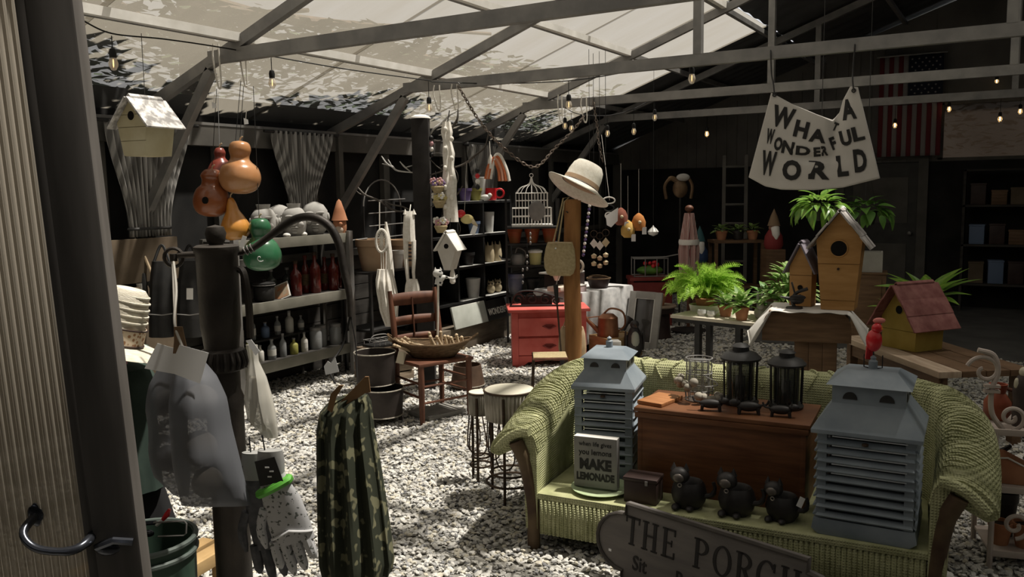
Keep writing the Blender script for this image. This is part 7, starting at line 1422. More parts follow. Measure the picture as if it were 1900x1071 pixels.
for i, (px, py) in enumerate(((1408, 600), (1422, 603))):
    if i: continue
    t = thing('rabbit_figure', 'grey stone rabbit beside the potted plants', 'figurine', onP(px, py - 8), YAW)
    part(t, 'body', m_cer, lambda b: b.ell((0, 0, 0.045), (0.035, 0.045, 0.045), 12, 8)); part(t, 'head', m_cer, lambda b: b.ell((0, -0.035, 0.10), (0.026, 0.03, 0.028), 12, 8))
    for e in (-1, 1): part(t, 'ear', m_cer, lambda b: b.ell((e * 0.015, -0.02, 0.16), (0.011, 0.008, 0.045), 10, 8))
# ---------------------------------------------------------------- wooden pedestal with cloth and tall birdhouse
pd_ = V(1495, 640, 5.40); pd_.z = 0; PDZ = 0.852
fc = lambda px: YAW - math.atan((px - 950) / FP)
m_walnut = mat('walnut_boards', (0.105, 0.060, 0.032), (0.165, 0.098, 0.054), rough=0.6, scale=5, stretch=(1, 1, 7), bump=0.05)
t = thing('wooden_pedestal', 'brown wooden pedestal with a wide rounded top board', 'pedestal', pd_, fc(1495)); PM = t.matrix_basis.copy()
rb = [(-0.27 + 0.06 * (1 - cos(pi / 2 * i / 6)), PDZ - 0.115 + 0.11 * sin(pi / 2 * i / 6)) for i in range(7)]
prof = [(-0.27, PDZ - 0.19)] + rb + [(-x, z) for x, z in rb[::-1]] + [(0.27, PDZ - 0.19)]
part(t, 'front_board', m_walnut, lambda b: b.prism(prof, 0.03, Matrix.Translation((0, 0, 0))), smooth=False)
part(t, 'back_board', m_walnut, lambda b: b.prism(prof, 0.03, Matrix.Translation((0, 0.30, 0))), smooth=False)
part(t, 'top_board', m_walnut, lambda b: b.box((0, 0.15, PDZ - 0.012), (0.46, 0.29, 0.024)), smooth=False)
for k2 in range(3): part(t, 'column_plank', m_walnut, lambda b: b.box((-0.085 + 0.085 * k2 + 0.06, 0.03, (PDZ - 0.18) / 2), (0.083, 0.025, PDZ - 0.19)), bevel=0.002)
part(t, 'column_back', m_walnut, lambda b: b.box((0.06, 0.27, (PDZ - 0.18) / 2), (0.25, 0.025, PDZ - 0.19)), smooth=False)
for sx in (-1, 1): part(t, 'column_side', m_walnut, lambda b: b.box((0.06 + sx * 0.12, 0.15, (PDZ - 0.18) / 2), (0.02, 0.22, PDZ - 0.19)), smooth=False)
t = thing('white_cloth', 'white cloth draped over the wooden pedestal under the birdhouse', 'cloth', PM @ Vector((0.02, 0.15, PDZ + 0.002)), fc(1495))
def clothf(u, v):
    x = (u - 0.5) * 0.92; y = (v - 0.5) * 0.44 - 0.02; dz = 0
    ex = max(0, abs(x) - 0.235); x2 = math.copysign(min(abs(x), 0.235) + ex * 0.62, x); dz -= ex * (0.95 + 0.25 * sin(y * 22 + x)); return Vector((x2 + 0.01 * sin(y * 30), y + 0.012 * sin(x * 19), dz + 0.004 * sin(x * 40) * sin(y * 31) + 0.008))
part(t, 'cloth', mat('linen_white', (0.62, 0.60, 0.56), (0.70, 0.68, 0.64), rough=0.85), lambda b: b.grid(clothf, 40, 24), solid=0.004)
part(t, 'hem', m_white, lambda b: [b.tube([clothf(u0, j / 20) for j in range(21)], 0.005, 5) for u0 in (0.0, 1.0)])
m_amber = mat('amber_boards', (0.34, 0.175, 0.055), (0.43, 0.235, 0.085), rough=0.6, scale=5, stretch=(1, 1, 5))
m_shing = mat('grey_white_shingle', (0.26, 0.24, 0.225), (0.50, 0.47, 0.45), rough=0.8, scale=14)
birdhouse(PM @ Vector((0.20, 0.15, PDZ + 0.013)), fc(1550) - rad(7), 0.275, 0.20, 0.445, 0.175, 'tall amber wooden birdhouse with a round hole on the white cloth', m_amber, m_shing, 0.72, 0.050, 0.635, (0.10, 0.475), 0.07, 3, True)
m_mauve = mat('mauve_roof', (0.13, 0.115, 0.14), (0.19, 0.17, 0.20), rough=0.7)
b_ = birdhouse(PM @ Vector((-0.025, 0.235, PDZ + 0.013)), fc(1485) - rad(20), 0.15, 0.085, 0.26, 0.15, 'smaller amber birdhouse with a mauve roof left of the tall one', m_amber, m_mauve, 0.95, 0.018, 0.30, (0.5,), 0.05, 1, True)
t = thing('iron_bird', 'dark iron bird on a branch standing on the white cloth', 'ornament', PM @ Vector((-0.075, 0.075, PDZ + 0.013)), fc(1480))
part(t, 'base', m_gun, lambda b: b.lathe([(0.055, 0), (0.05, 0.01), (0.02, 0.014)], 18)); part(t, 'stem', m_gun, lambda b: b.tube(spline([(0, 0, 0.01), (-0.015, 0, 0.05), (0.01, 0, 0.10), (0.08, 0, 0.13)]), 0.011, 8)); part(t, 'body', m_gun, lambda b: b.ell((0.015, 0, 0.055), (0.045, 0.028, 0.028), 12, 8)); part(t, 'tail', m_gun, lambda b: b.tube([(-0.02, 0, 0.06), (-0.09, 0, 0.075)], [0.014, 0.004], 7)); part(t, 'wing', m_gun, lambda b: b.ell((0.02, -0.025, 0.075), (0.05, 0.008, 0.018), 10, 6)); part(t, 'twig', m_gun, lambda b: b.tube([(0.0, 0, 0.10), (-0.02, 0, 0.17)], 0.006, 6))
# brown box and pail behind
t = thing('brown_chest', 'upright brown wooden box behind the pedestal', 'box', V(1608, 640, 7.15).xy.to_3d(), fc(1612)); bz = V(1612, 508, 7.15).z
part(t, 'body', m_walnut, lambda b: b.box((0, 0.12, bz / 2), (0.27, 0.24, bz)), bevel=0.005); part(t, 'front_panel', m_walnut, lambda b: b.box((0, -0.004, bz / 2), (0.20, 0.012, bz - 0.08)), bevel=0.004); part(t, 'lid', m_walnut, lambda b: b.box((0, 0.12, bz + 0.008), (0.29, 0.26, 0.016)), bevel=0.004)
t = thing('grey_crate', 'pale grey open crate on top of the brown box', 'crate', V(1606, 640, 7.15).xy.to_3d() + Vector((0, 0.08, bz + 0.017)), fc(1612))
for sy in (-1, 1): part(t, 'side', m_fr, lambda b: b.box((0, 0.04 + sy * 0.08, 0.085), (0.2, 0.014, 0.17)), smooth=False)
for sx in (-1, 1): part(t, 'end', m_fr, lambda b: b.box((sx * 0.093, 0.04, 0.085), (0.014, 0.145, 0.17)), smooth=False)
part(t, 'bottom', m_fr, lambda b: b.box((0, 0.04, 0.006), (0.17, 0.145, 0.01)), smooth=False)
# ---------------------------------------------------------------- plank table with red roofed birdhouse
A_, B_ = Vector((-1.13, 6.80, 0)), Vector((-0.37, 5.71, 0)); pa = atan2(B_.y - A_.y, B_.x - A_.x); PL_ = (B_ - A_).length
m_plank = mat('pale_plank', (0.38, 0.28, 0.20), (0.50, 0.39, 0.29), rough=0.75, scale=5, stretch=(1, 7, 1), bump=0.05)
t = thing('plank_table', 'low table of pale planks carrying the red roofed birdhouse', 'table', A_, pa); KM = t.matrix_basis.copy(); KZ = 0.50
for k2 in range(4): part(t, 'plank', m_plank if k2 == 0 else m_walnut, lambda b: b.box((PL_ / 2, 0.075 + 0.155 * k2, KZ - 0.02), (PL_, 0.148, 0.04)), bevel=0.004)  # rear planks take the dark walnut to stand for shade on the tabletop
for x in (0.08, PL_ - 0.08):
    for y in (0.06, 0.56): part(t, 'leg', m_walnut, lambda b: b.box((x, y, (KZ - 0.04) / 2), (0.06, 0.06, KZ - 0.04)), smooth=False)
part(t, 'apron', m_walnut, lambda b: b.box((PL_ / 2, 0.05, KZ - 0.09), (PL_ - 0.1, 0.02, 0.09)), smooth=False)
m_must = mat('mustard_paint', (0.30, 0.21, 0.035), (0.40, 0.29, 0.065), rough=0.65, scale=6)
m_rroof = mat('worn_red_roof', (0.19, 0.065, 0.06), (0.29, 0.125, 0.11), rough=0.7, scale=14)
bp_ = G(1692, 645, KZ); 
birdhouse(Vector((bp_.x, bp_.y, KZ + 0.001)), fc(1692) - rad(42), 0.31, 0.25, 0.22, 0.23, 'mustard yellow birdhouse with a worn red plank roof', m_must, m_rroof, 0.92, 0.03, 0.62, (0.30,), 0.085, 3, False, over_end=0.05)
t = thing('leafy_plant', 'broad leaved green plant in a pot behind the red roofed birdhouse', 'plant', KM @ Vector((0.20, 0.52, KZ + 0.001)), 0)
lp = V(1722, 560, 6.62); t.location = (lp.x, lp.y, KZ + 0.001)
part(t, 'pot', m_gun, lambda b: b.lathe([(0.07, 0), (0.10, 0.17), (0.09, 0.17), (0.08, 0.15), (0, 0.15)], 20)); part(t, 'stand_ring', m_black, lambda b: b.tube(circle((0, 0, 0.165), 0.10, 24), 0.008, 6, True))
bl_ = leaf_mesh('leaf', 0.34, 0.062, 0.45, m_broad, 10, 0.18, 0.85); rl = random.Random(12)
for i in range(19):
    a = i * 2.399; q = i / 19; e = put(t, 'leaf', bl_, (0.03 * cos(a), 0.03 * sin(a), 0.24), (rl.uniform(-0.3, 0.3), -(1.25 - 0.85 * q), a), rl.uniform(0.75, 1.1))
    part(t, 'stem', m_leaf, lambda b: b.tube([(0.01 * cos(a), 0.01 * sin(a), 0.14), (0.03 * cos(a), 0.03 * sin(a), 0.242)], 0.006, 5))
t = thing('grey_pail', 'small grey metal pail with a leafy sprig left of the red roofed birdhouse', 'pail', KM @ Vector((0.12, 0.35, KZ + 0.001)), YAW)
part(t, 'body', m_steel, lambda b: b.lathe([(0.07, 0), (0.095, 0.20), (0.088, 0.20), (0.065, 0.01), (0, 0.01)], 22)); part(t, 'rim', m_white, lambda b: b.tube(circle((0, 0, 0.20), 0.094, 24), 0.006, 6, True)); leafy(t, leaf_mesh('leaf', 0.14, 0.03, 0.4, m_broad), 7, 0.19, 0.04, 0.05, (0.3, 1.1), (0.8, 1.1), 8)
# hanging plants below the third tie
for i, (px, py, d, n) in enumerate(((1520, 405, 7.1, 60), (1606, 412, 7.5, 46))):
    t, inv = hang('hanging_plant', ['trailing green plant in a hanging pot above the tall birdhouse', 'dark trailing plant in a hanging pot right of the tall birdhouse'][i], 'plant', px, py, d, 'hanging plants behind the banner')
    part(t, 'pot', m_gun, lambda b: b.lathe([(0.07, -0.02), (0.10, 0.10), (0.09, 0.10), (0, 0.08)], 18))
    for a in (0, 2.1, 4.2): part(t, 'wire', m_black, lambda b: b.tube([(0.095 * cos(a), 0.095 * sin(a), 0.10), (0, 0, 0.55)], 0.002, 4))
    part(t, 'cord', m_black, lambda b: b.tube([(0, 0, 0.54), inv @ Vector((t.location.x, t.location.y, roofz(t.location.x) + 0.03))], 0.003, 4))
    leafy(t, leaf_mesh('leaf', 0.13, 0.035, 0.6, m_leaf if i else m_broad), n, 0.06, 0.20, 0.14, (-0.9, 0.9), (0.7, 1.2), 20 + i)
    part(t, 'vine', m_leaf, lambda b: [b.tube(spline([(0, 0, 0.09), (0.14 * cos(a), 0.14 * sin(a), 0.10), (0.2 * cos(a), 0.2 * sin(a), -0.02)], 4), 0.003, 4) for a in (0.3, 1.5, 2.9, 4.0, 5.2)])
# ---------------------------------------------------------------- banner
YBn = 6.1
m_ban = mat('off_white_canvas', (0.50, 0.475, 0.44), (0.57, 0.545, 0.505), rough=0.85, scale=4)
def bpt(px, py, dy=0.0): return onY(px, py, YBn - 0.06 + dy)
T_ = [(0, 1431, 172), (.25, 1470, 193), (.5, 1515, 212), (.62, 1545, 223), (.70, 1558, 209), (.78, 1564, 187), (.88, 1578, 160), (1, 1592, 162)]
B_2 = [(0, 1389, 329), (.15, 1420, 346), (.3, 1450, 352), (.5, 1510, 353), (.7, 1565, 348), (1, 1633, 331)]
def lerp_tab(T, u):
    for a, c in zip(T, T[1:]):
        if u <= c[0] + 1e-9:
            k3 = (u - a[0]) / (c[0] - a[0]); return a[1] + (c[1] - a[1]) * k3, a[2] + (c[2] - a[2]) * k3
    return T[-1][1:]
def fold_(px, py):                                # depth of the crease running from the notch to the left
    c = 1545 - 0.9 * max(0, py - 223) ; d1 = math.exp(-((px - 1552 + 0.12 * (py - 223)) / 12) ** 2) * max(0, 1 - (py - 200) / 130)
    d2 = math.exp(-((py - (292 - 0.02 * (px - 1500))) / 9) ** 2) * math.exp(-((px - 1505) / 45) ** 2)
    return 0.055 * d1 + 0.03 * d2
t = thing('banner', 'off white canvas banner reading WHAT A WONDERFUL WORLD hanging from the roof tie', 'banner', bpt(1510, 165), 0); iv = t.location.copy()
def ban(u, v):
    tx, ty = lerp_tab(T_, u); bx_, by = lerp_tab(B_2, u); px, py = tx + (bx_ - tx) * v, ty + (by - ty) * v
    return bpt(px, py, fold_(px, py)) - iv
part(t, 'canvas', m_ban, lambda b: b.grid(ban, 70, 40), solid=0.004)
LT = [('W', 1453, 218, 42, 40, 14), ('H', 1487, 240, 26, 32, 14), ('A', 1517, 252, 32, 25, 8), ('T', 1550, 235, 9, 16, 25), ('A', 1574, 203, 27, 38, -9), ('W', 1429, 253, 14, 28, 10), ('O', 1444, 267, 15, 25, 12), ('N', 1462, 274, 22, 24, 12), ('D', 1490, 280, 27, 17, 6), ('E', 1516, 282, 13, 17, -3), ('R', 1530, 280, 12, 18, -6), ('F', 1546, 266, 10, 24, -20), ('U', 1569, 256, 21, 29, -13), ('L', 1592, 248, 22, 27, -13), ('W', 1426, 303, 27, 46, 8), ('O', 1469, 316, 35, 38, 4), ('R', 1520, 316, 40, 34, 2), ('L', 1563, 308, 21, 39, -6), ('D', 1596, 298, 24, 43, -6)]
for ch, cx, cy, w_, h_, rot in LT:
    v, f = text_mesh(ch, 1.0, 0.045); xs = [p[0] for p in v]; ys_ = [p[1] for p in v]; x0, x1, y0, y1 = min(xs), max(xs), min(ys_), max(ys_); r = rad(rot)
    pts = []
    for p in v:
        a, c = (p[0] - (x0 + x1) / 2) / (x1 - x0) * w_, -(p[1] - (y0 + y1) / 2) / (y1 - y0) * h_
        px, py = cx + a * cos(r) - c * sin(r), cy + a * sin(r) + c * cos(r); pts.append(bpt(px, py, fold_(px, py) - 0.006) - iv)
    n = len(pts); b = MB(); b.add(pts, f); b.build('letter', m_ink, t, smooth=False, solid=0.002)
for (hx, hy), top in (((1437, 176), (1430, 97)), ((1584, 168), (1586, 86))):
    part(t, 'grommet', m_black, lambda b: b.tube(circle(bpt(hx, hy, -0.008) - iv, 0.012, 12, (0, 1, 0)), 0.004, 5, True))
    part(t, 'hook', m_black, lambda b: b.tube(spline([bpt(hx, hy, -0.012) - iv, bpt(hx - 2, hy - 20, 0.0) - iv, bpt((hx + top[0]) / 2 - 2, (hy + top[1]) / 2, 0.02) - iv, onY(top[0], top[1], YBn - 0.035) - iv, onY(top[0], top[1] - 4, YBn + 0.02) - iv]), 0.005, 6))
# ---------------------------------------------------------------- flag
YF = YB - 0.2
fl0, fl1 = onY(1633, 108, YF), onY(1744, 288, YF); fw, fh = fl1.x - fl0.x, fl0.z - fl1.z
t = thing('flag', 'striped flag with a starred canton hanging vertically on the back wall', 'flag', (fl0.x, YF, fl0.z), 0)
m_fr_ = mat('flag_red', (0.13, 0.022, 0.026), rough=0.85); m_fw = mat('flag_white', (0.23, 0.215, 0.21), rough=0.85); m_fb = mat('flag_blue', (0.014, 0.017, 0.03), rough=0.85)
for k2 in range(13):
    zt_ = -fh * 0.45 if k2 >= 6 else 0
    part(t, 'stripe', m_fr_ if k2 % 2 == 0 else m_fw, lambda b: b.grid(lambda u, v: Vector((fw * (k2 + u) / 13, 0.012 * sin((k2 + u) * 1.1 + 2 * v), zt_ + (-fh - zt_) * v)), 4, 10), solid=0.004)
part(t, 'canton', m_fb, lambda b: b.grid(lambda u, v: Vector((fw * (6 + 7 * u) / 13, 0.012 * sin((6 + 7 * u) * 1.1) - 0.002, -fh * 0.45 * v)), 20, 4), solid=0.004)
def stars(b):
    for i in range(9):
        for j in range(11):
            if (i + j) % 2 == 0:
                cx, cz = fw * (6 + 7 * (i + 1) / 10) / 13, -fh * 0.45 * (j + 1) / 12; y = 0.012 * sin((6 + 7 * (i + 1) / 10) * 1.1) - 0.008
                b.add([(cx + r_ * sin(pi * k3 / 5), y, cz + r_ * cos(pi * k3 / 5)) for k3, r_ in ((k3, 0.016 if k3 % 2 == 0 else 0.007) for k3 in range(10))], [tuple(range(10))])
o = part(t, 'stars', m_fw, stars, smooth=False); o['kind'] = 'stuff'
part(t, 'rod', m_steel, lambda b: b.tube([(-0.04, 0, 0.01), (fw + 0.04, 0, 0.01)], 0.012, 8)); part(t, 'bracket', m_steel, lambda b: [b.tube([(x, 0, 0.01), (x, 0.185, 0.02)], 0.008, 6) for x in (0.05, fw - 0.05)])
# ---------------------------------------------------------------- far back goods
ub = V(1278, 490, 9.6); ub.z = 0
t = thing('parasol', 'closed red and white striped parasol standing at the back', 'parasol', ub, 0)
m_par = mat('red_striped_cloth', (0.55, 0.44, 0.40), (0.27, 0.09, 0.085), rough=0.85, kind='wave', scale=9, stretch=(3, 3, 0.01), contrast=(0.45, 0.55)); uz = V(1278, 395, 9.6).z
part(t, 'pole', m_redwood, lambda b: b.tube([(0, 0, 0), (0, 0, uz + 0.06)], 0.02, 8)); part(t, 'canopy', m_par, lambda b: b.grid(lambda u, v: Vector(((0.045 + 0.055 * min(1, v * 1.8) - 0.03 * max(0, v - 0.55)) * (1 + 0.22 * sin(u * 16 * pi)) * cos(2 * pi * u), (0.045 + 0.055 * min(1, v * 1.8) - 0.03 * max(0, v - 0.55)) * (1 + 0.22 * sin(u * 16 * pi)) * sin(2 * pi * u), uz - 0.75 * v)), 96, 8, True)); part(t, 'tie', m_white, lambda b: b.lathe([(0.112, uz - 0.36), (0.118, uz - 0.33), (0.112, uz - 0.30)], 20)); part(t, 'finial', m_redwood, lambda b: b.ell((0, 0, uz + 0.05), (0.05, 0.05, 0.04), 12, 8)); part(t, 'base', m_gun, lambda b: b.lathe([(0.2, 0), (0.2, 0.04), (0.05, 0.07)], 20))
t, inv = hang('metal_bird', 'bronze metal bird sculpture with arched wings above the parasol', 'ornament', 1262, 350, 9.9)
m_brz = mat('dull_bronze', (0.10, 0.062, 0.035), (0.17, 0.11, 0.06), rough=0.45, metal=0.4)
part(t, 'body', m_brz, lambda b: b.ell((0, 0, 0), (0.09, 0.06, 0.11), 14, 9)); part(t, 'head', m_cer, lambda b: b.ell((0.03, -0.02, 0.13), (0.08, 0.06, 0.045), 12, 8))
for e, x in ((-1, -0.18), (1, 0.14)): part(t, 'wing', m_brz, lambda b: b.tube(spline([(0, 0, 0.06), (x * 0.6, 0, 0.12), (x, 0, 0.03), (x * 0.9, 0, -0.12)]), [0.03] * 8 + [0.02] * 11, 7))
part(t, 'stake', m_black, lambda b: b.tube([(0, 0, -0.08), (0, 0, -t.location.z)], 0.012, 6))
lb = V(1362, 480, 10.9); lb.z = 0
t = thing('ladder', 'grey wooden ladder leaning at the back wall', 'ladder', lb, YAW - 0.25); t.rotation_euler = (rad(-9), 0, YAW - 0.25)
for sx in (-1, 1): part(t, 'rail', m_trim, lambda b: b.box((sx * 0.14, 0, 1.05), (0.045, 0.03, 2.1)), smooth=False)
for k2 in range(8): part(t, 'rung', m_trim, lambda b: b.tube([(-0.14, 0, 0.2 + 0.25 * k2), (0.14, 0, 0.2 + 0.25 * k2)], 0.017, 8))
def garden_gnome(px, py, d, s, hat, coat, label):
    p = V(px, py, d); t = thing('garden_gnome', label, 'figurine', p, YAW, 'garden gnomes at the back'); 
    part(t, 'body', coat, lambda b: b.lathe([(0.09 * s, 0), (0.11 * s, 0.05 * s), (0.10 * s, 0.15 * s), (0.06 * s, 0.22 * s)], 16)); part(t, 'face', mat('skin_clay', (0.34, 0.19, 0.13)), lambda b: b.ell((0, 0, 0.25 * s), 0.06 * s, 12, 8)); part(t, 'beard', m_white, lambda b: b.tube([(0, -0.05 * s, 0.25 * s), (0, -0.085 * s, 0.17 * s), (0, -0.09 * s, 0.10 * s)], [0.05 * s, 0.045 * s, 0.008 * s], 10)); part(t, 'hat', hat, lambda b: b.lathe([(0.075 * s, 0.27 * s), (0.07 * s, 0.28 * s), (0.04 * s, 0.38 * s), (0, 0.47 * s)], 14)); part(t, 'plinth', m_walnut, lambda b: b.box((0, 0, -p.z / 2 - 0.0005), (0.22 * s, 0.2 * s, p.z - 0.001)), smooth=False)
garden_gnome(1435, 462, 9.8, 1.0, mat('gnome_tan', (0.22, 0.15, 0.09)), mat('gnome_red', (0.22, 0.03, 0.03)), 'bearded garden gnome in a red coat behind the plants')
garden_gnome(1298, 487, 10.2, 0.95, mat('gnome_teal', (0.04, 0.11, 0.12)), mat('gnome_blue', (0.03, 0.06, 0.14)), 'garden gnome in blue and teal behind the parasol')
t = thing('back_bench', 'dark wooden bench with baskets in front of the ladder', 'bench', V(1365, 500, 10.3).xy.to_3d(), YAW); bz2 = V(1365, 447, 10.3).z
part(t, 'top', m_walnut, lambda b: b.box((0, 0, bz2), (0.62, 0.35, 0.03)), smooth=False); part(t, 'shelf', m_walnut, lambda b: b.box((0, 0, bz2 * 0.45), (0.58, 0.33, 0.025)), smooth=False)
for sx in (-1, 1):
    for y in (-0.15, 0.15): part(t, 'leg', m_walnut, lambda b: b.box((sx * 0.28, y, bz2 / 2), (0.04, 0.04, bz2)), smooth=False)
for i, x in enumerate((-0.18, 0.02, 0.2)):
    p = t.matrix_basis @ Vector((x, 0, bz2 + 0.016)); k4 = flowerpot(p, 0.075, 0.11, ['small planted pot on the dark back bench, left', 'small planted pot on the dark back bench, middle', 'small planted pot on the dark back bench, right'][i], m_terra if i != 1 else m_gun, 'potted_plant', 'planted pots on the back bench'); k4['category'] = 'plant'; leafy(k4, lv2, 14, 0.10, 0.05, 0.07, (0.0, 1.0), (0.8, 1.2), 30 + i)
# red bench, wire table and round table with saucers
rb_ = V(1205, 545, 10.2); rb_.z = 0; rz2 = V(1205, 512, 10.2).z
t = thing('red_bench', 'dark red painted bench at the back', 'bench', rb_, YAW)
m_drd = mat('dark_red_paint', (0.15, 0.022, 0.02), (0.20, 0.035, 0.03), rough=0.5); part(t, 'seat', m_drd, lambda b: b.box((0, 0, rz2 - 0.02), (0.52, 0.36, 0.04)), bevel=0.005); part(t, 'front_panel', m_drd, lambda b: b.box((0, -0.15, rz2 / 2 - 0.02), (0.48, 0.03, rz2 - 0.08)), smooth=False)
for sx in (-1, 1): part(t, 'end_panel', m_drd, lambda b: b.box((sx * 0.23, 0, rz2 / 2 - 0.02), (0.03, 0.32, rz2 - 0.04)), smooth=False)
t = thing('wire_planter', 'grey wire planter with red flowers standing on the dark red bench', 'planter', (rb_.x, rb_.y, rz2 + 0.001), YAW)
for z in (0.008, 0.22): part(t, 'frame', m_steel, lambda b: b.tube([(-0.20, -0.12, z), (0.20, -0.12, z), (0.20, 0.12, z), (-0.20, 0.12, z)], 0.007, 6, True))
for x, y in ((-0.2, -0.12), (0.2, -0.12), (0.2, 0.12), (-0.2, 0.12), (-0.07, -0.12), (0.07, -0.12)): part(t, 'upright', m_steel, lambda b: b.tube([(x, y, 0.0), (x, y, 0.23)], 0.007, 6))
part(t, 'rail', m_steel, lambda b: b.tube([(-0.22, -0.12, 0.225), (0.12, -0.12, 0.23), (0.34, -0.12, 0.27)], 0.008, 6))
rfl = random.Random(9)
for i in range(9): part(t, 'flower', m_red, lambda b: b.ell((rfl.uniform(-0.08, 0.10), rfl.uniform(-0.09, 0.05), rfl.uniform(0.09, 0.19)), 0.025, 8, 6))
part(t, 'foliage', m_leaf, lambda b: b.ell((0, -0.02, 0.07), (0.16, 0.10, 0.06), 12, 8))
rt_ = V(1219, 566, 9.3); TZ2 = V(1219, 566, 9.3).z; rt_.z = 0
t = thing('round_table', 'small round table with stacked terracotta saucers near the leaning frame', 'table', rt_, 0)
part(t, 'top', m_crate, lambda b: b.lathe([(0.21, TZ2 - 0.02), (0.215, TZ2 - 0.01), (0.21, TZ2), (0, TZ2)], 30)); part(t, 'column', m_dbr, lambda b: b.lathe([(0.17, 0), (0.15, 0.05), (0.13, TZ2 - 0.03)], 20)); part(t, 'skirt', m_dbr, lambda b: b.lathe([(0.19, TZ2 - 0.08), (0.195, TZ2 - 0.02)], 24))
for i, (x, y, r, h) in enumerate(((0.03, -0.02, 0.085, 0.12), (-0.12, 0.04, 0.065, 0.06))):
    flowerpot(rt_ + Vector((x, y, TZ2 + 0.001)), r, h, ['terracotta pot stacked with saucers on the small round table', 'low terracotta saucer pot on the small round table'][i], m_terra, 'flowerpot', 'terracotta on the round table', True, False)
# ornaments hanging behind the hat
t, inv = hang('spiral_ornament', 'white paper ornament with black spiral rings behind the hat', 'ornament', 1132, 395, 8.4)
for k2 in range(3): part(t, 'ring', m_black if k2 % 2 else m_white, lambda b: b.tube([inv @ V(1130 + (11 - 2 * k2) * cos(a), 372 + 14 * k2 + 6 * sin(a), 8.4) for a in [2 * pi * i / 18 for i in range(18)]], 0.007, 6, True))
quad_card(t, inv, 'paper_wing', m_paper, [(1124, 400), (1147, 385), (1146, 410), (1134, 422), (1126, 418)], 8.38); part(t, 'thread', m_rope, lambda b: b.tube([inv @ V(1131, 372, 8.4), inv @ V(1126, 330, 8.4), inv @ V(1116, 250, 8.55)], 0.002, 4))
t, inv = hang('beaded_strap', 'purple and white beaded strap hanging beside the hat', 'strap', 1090, 390, 8.3)
for k2 in range(14): part(t, 'bead', (m_white, mat('violet_glaze', (0.10, 0.07, 0.17), rough=0.3))[k2 % 2], lambda b: b.ell(inv @ V(1094 - k2 * 0.9, 382 + 7 * k2, 8.3), (0.016, 0.012, 0.018), 8, 6))
part(t, 'cord', m_black, lambda b: b.tube([(inv @ V(1094, 372, 8.3)) + Vector((0, 0, roofz(V(1094, 372, 8.3).x) + 0.05 - V(1094, 372, 8.3).z)), inv @ V(1094, 372, 8.3), inv @ V(1082, 478, 8.3)], 0.0025, 5))
for i, (px, y0, col_) in enumerate(((1102, 440, m_ivory), (1113, 444, m_stick), (1124, 438, m_ivory))):
    t, inv = hang('shell_chime', ['pale shell wind chime behind the post, left of three', 'pale shell wind chime behind the post, middle of three', 'pale shell wind chime behind the post, right of three'][i], 'wind chime', px, y0, 8.5, 'shell wind chimes behind the post')
    part(t, 'thread', m_black, lambda b: b.tube([(inv @ V(px, y0 - 30, 8.5)) + Vector((0, 0, roofz(V(px, y0, 8.5).x) + 0.05 - V(px, y0 - 30, 8.5).z)), inv @ V(px, y0 - 30, 8.5), inv @ V(px, y0 + 55, 8.5)], 0.0025, 4)); part(t, 'ring', m_iron, lambda b: b.tube(circle(inv @ V(px, y0 - 6, 8.5), 0.035, 14, (0, 1, 0)), 0.005, 5, True)); part(t, 'diamond', m_white if i < 2 else col_, lambda b: b.prism([(-0.04, 0), (0, 0.05), (0.04, 0), (0, -0.05)], 0.006, Matrix.Translation(inv @ V(px, y0 + 12, 8.48))), smooth=False)
    for k2 in range(2): part(t, 'shell', col_, lambda b: b.lathe([(0, 0), (0.028, -0.02), (0.022, -0.05), (0, -0.055)], 10, inv @ V(px, y0 + 30 + 14 * k2, 8.5)))
for i, (px, py, c_) in enumerate(((1165, 425, mat('mustard_felt', (0.50, 0.30, 0.07), (0.58, 0.38, 0.12), rough=0.9)), (1185, 412, mat('orange_felt', (0.45, 0.18, 0.05), rough=0.9)), (1152, 402, mat('brick_felt', (0.26, 0.09, 0.06), rough=0.9)))):
    t, inv = hang('felt_gnome', ['mustard felt gnome bag hanging at the back', 'orange felt gnome bag hanging right of the mustard one', 'brick red felt gnome bag hanging left of the mustard one'][i], 'ornament', px, py, 8.8, 'felt gnomes hanging at the back')
    part(t, 'body', c_, lambda b: b.lathe([(0.04, -0.09), (0.07, -0.06), (0.075, 0.0), (0.05, 0.06), (0.015, 0.09), (0, 0.095)], 16)); part(t, 'cord', m_cord, lambda b: b.tube([(0, 0, 0.09), (0.0, 0, 0.55)], 0.0018, 4)); part(t, 'price_tag', m_paper, lambda b: b.box((0.05, -0.06, -0.09), (0.045, 0.002, 0.075)), smooth=False); part(t, 'nose', m_ivory, lambda b: b.ell((0, -0.075, 0.0), 0.018, 8, 6))
t, inv = hang('glass_onion', 'pale glass onion shaped ornament hanging at the back', 'ornament', 1212, 430, 9.4); part(t, 'bulb', m_glaze, lambda b: b.lathe([(0, -0.05), (0.05, -0.03), (0.062, 0.0), (0.04, 0.03), (0.01, 0.055), (0, 0.075)], 14)); part(t, 'cord', m_black, lambda b: b.tube([(0, 0, 0.07), (0, 0, roofz(t.location.x) + 0.05 - t.location.z)], 0.002, 4)); part(t, 'gore', m_grey, lambda b: [b.tube([(0.062 * cos(a), 0.062 * sin(a), 0.0), (0.04 * cos(a), 0.04 * sin(a), 0.03), (0.01 * cos(a), 0.01 * sin(a), 0.055)], 0.003, 4) for a in (3.6, 4.4, 5.2)])
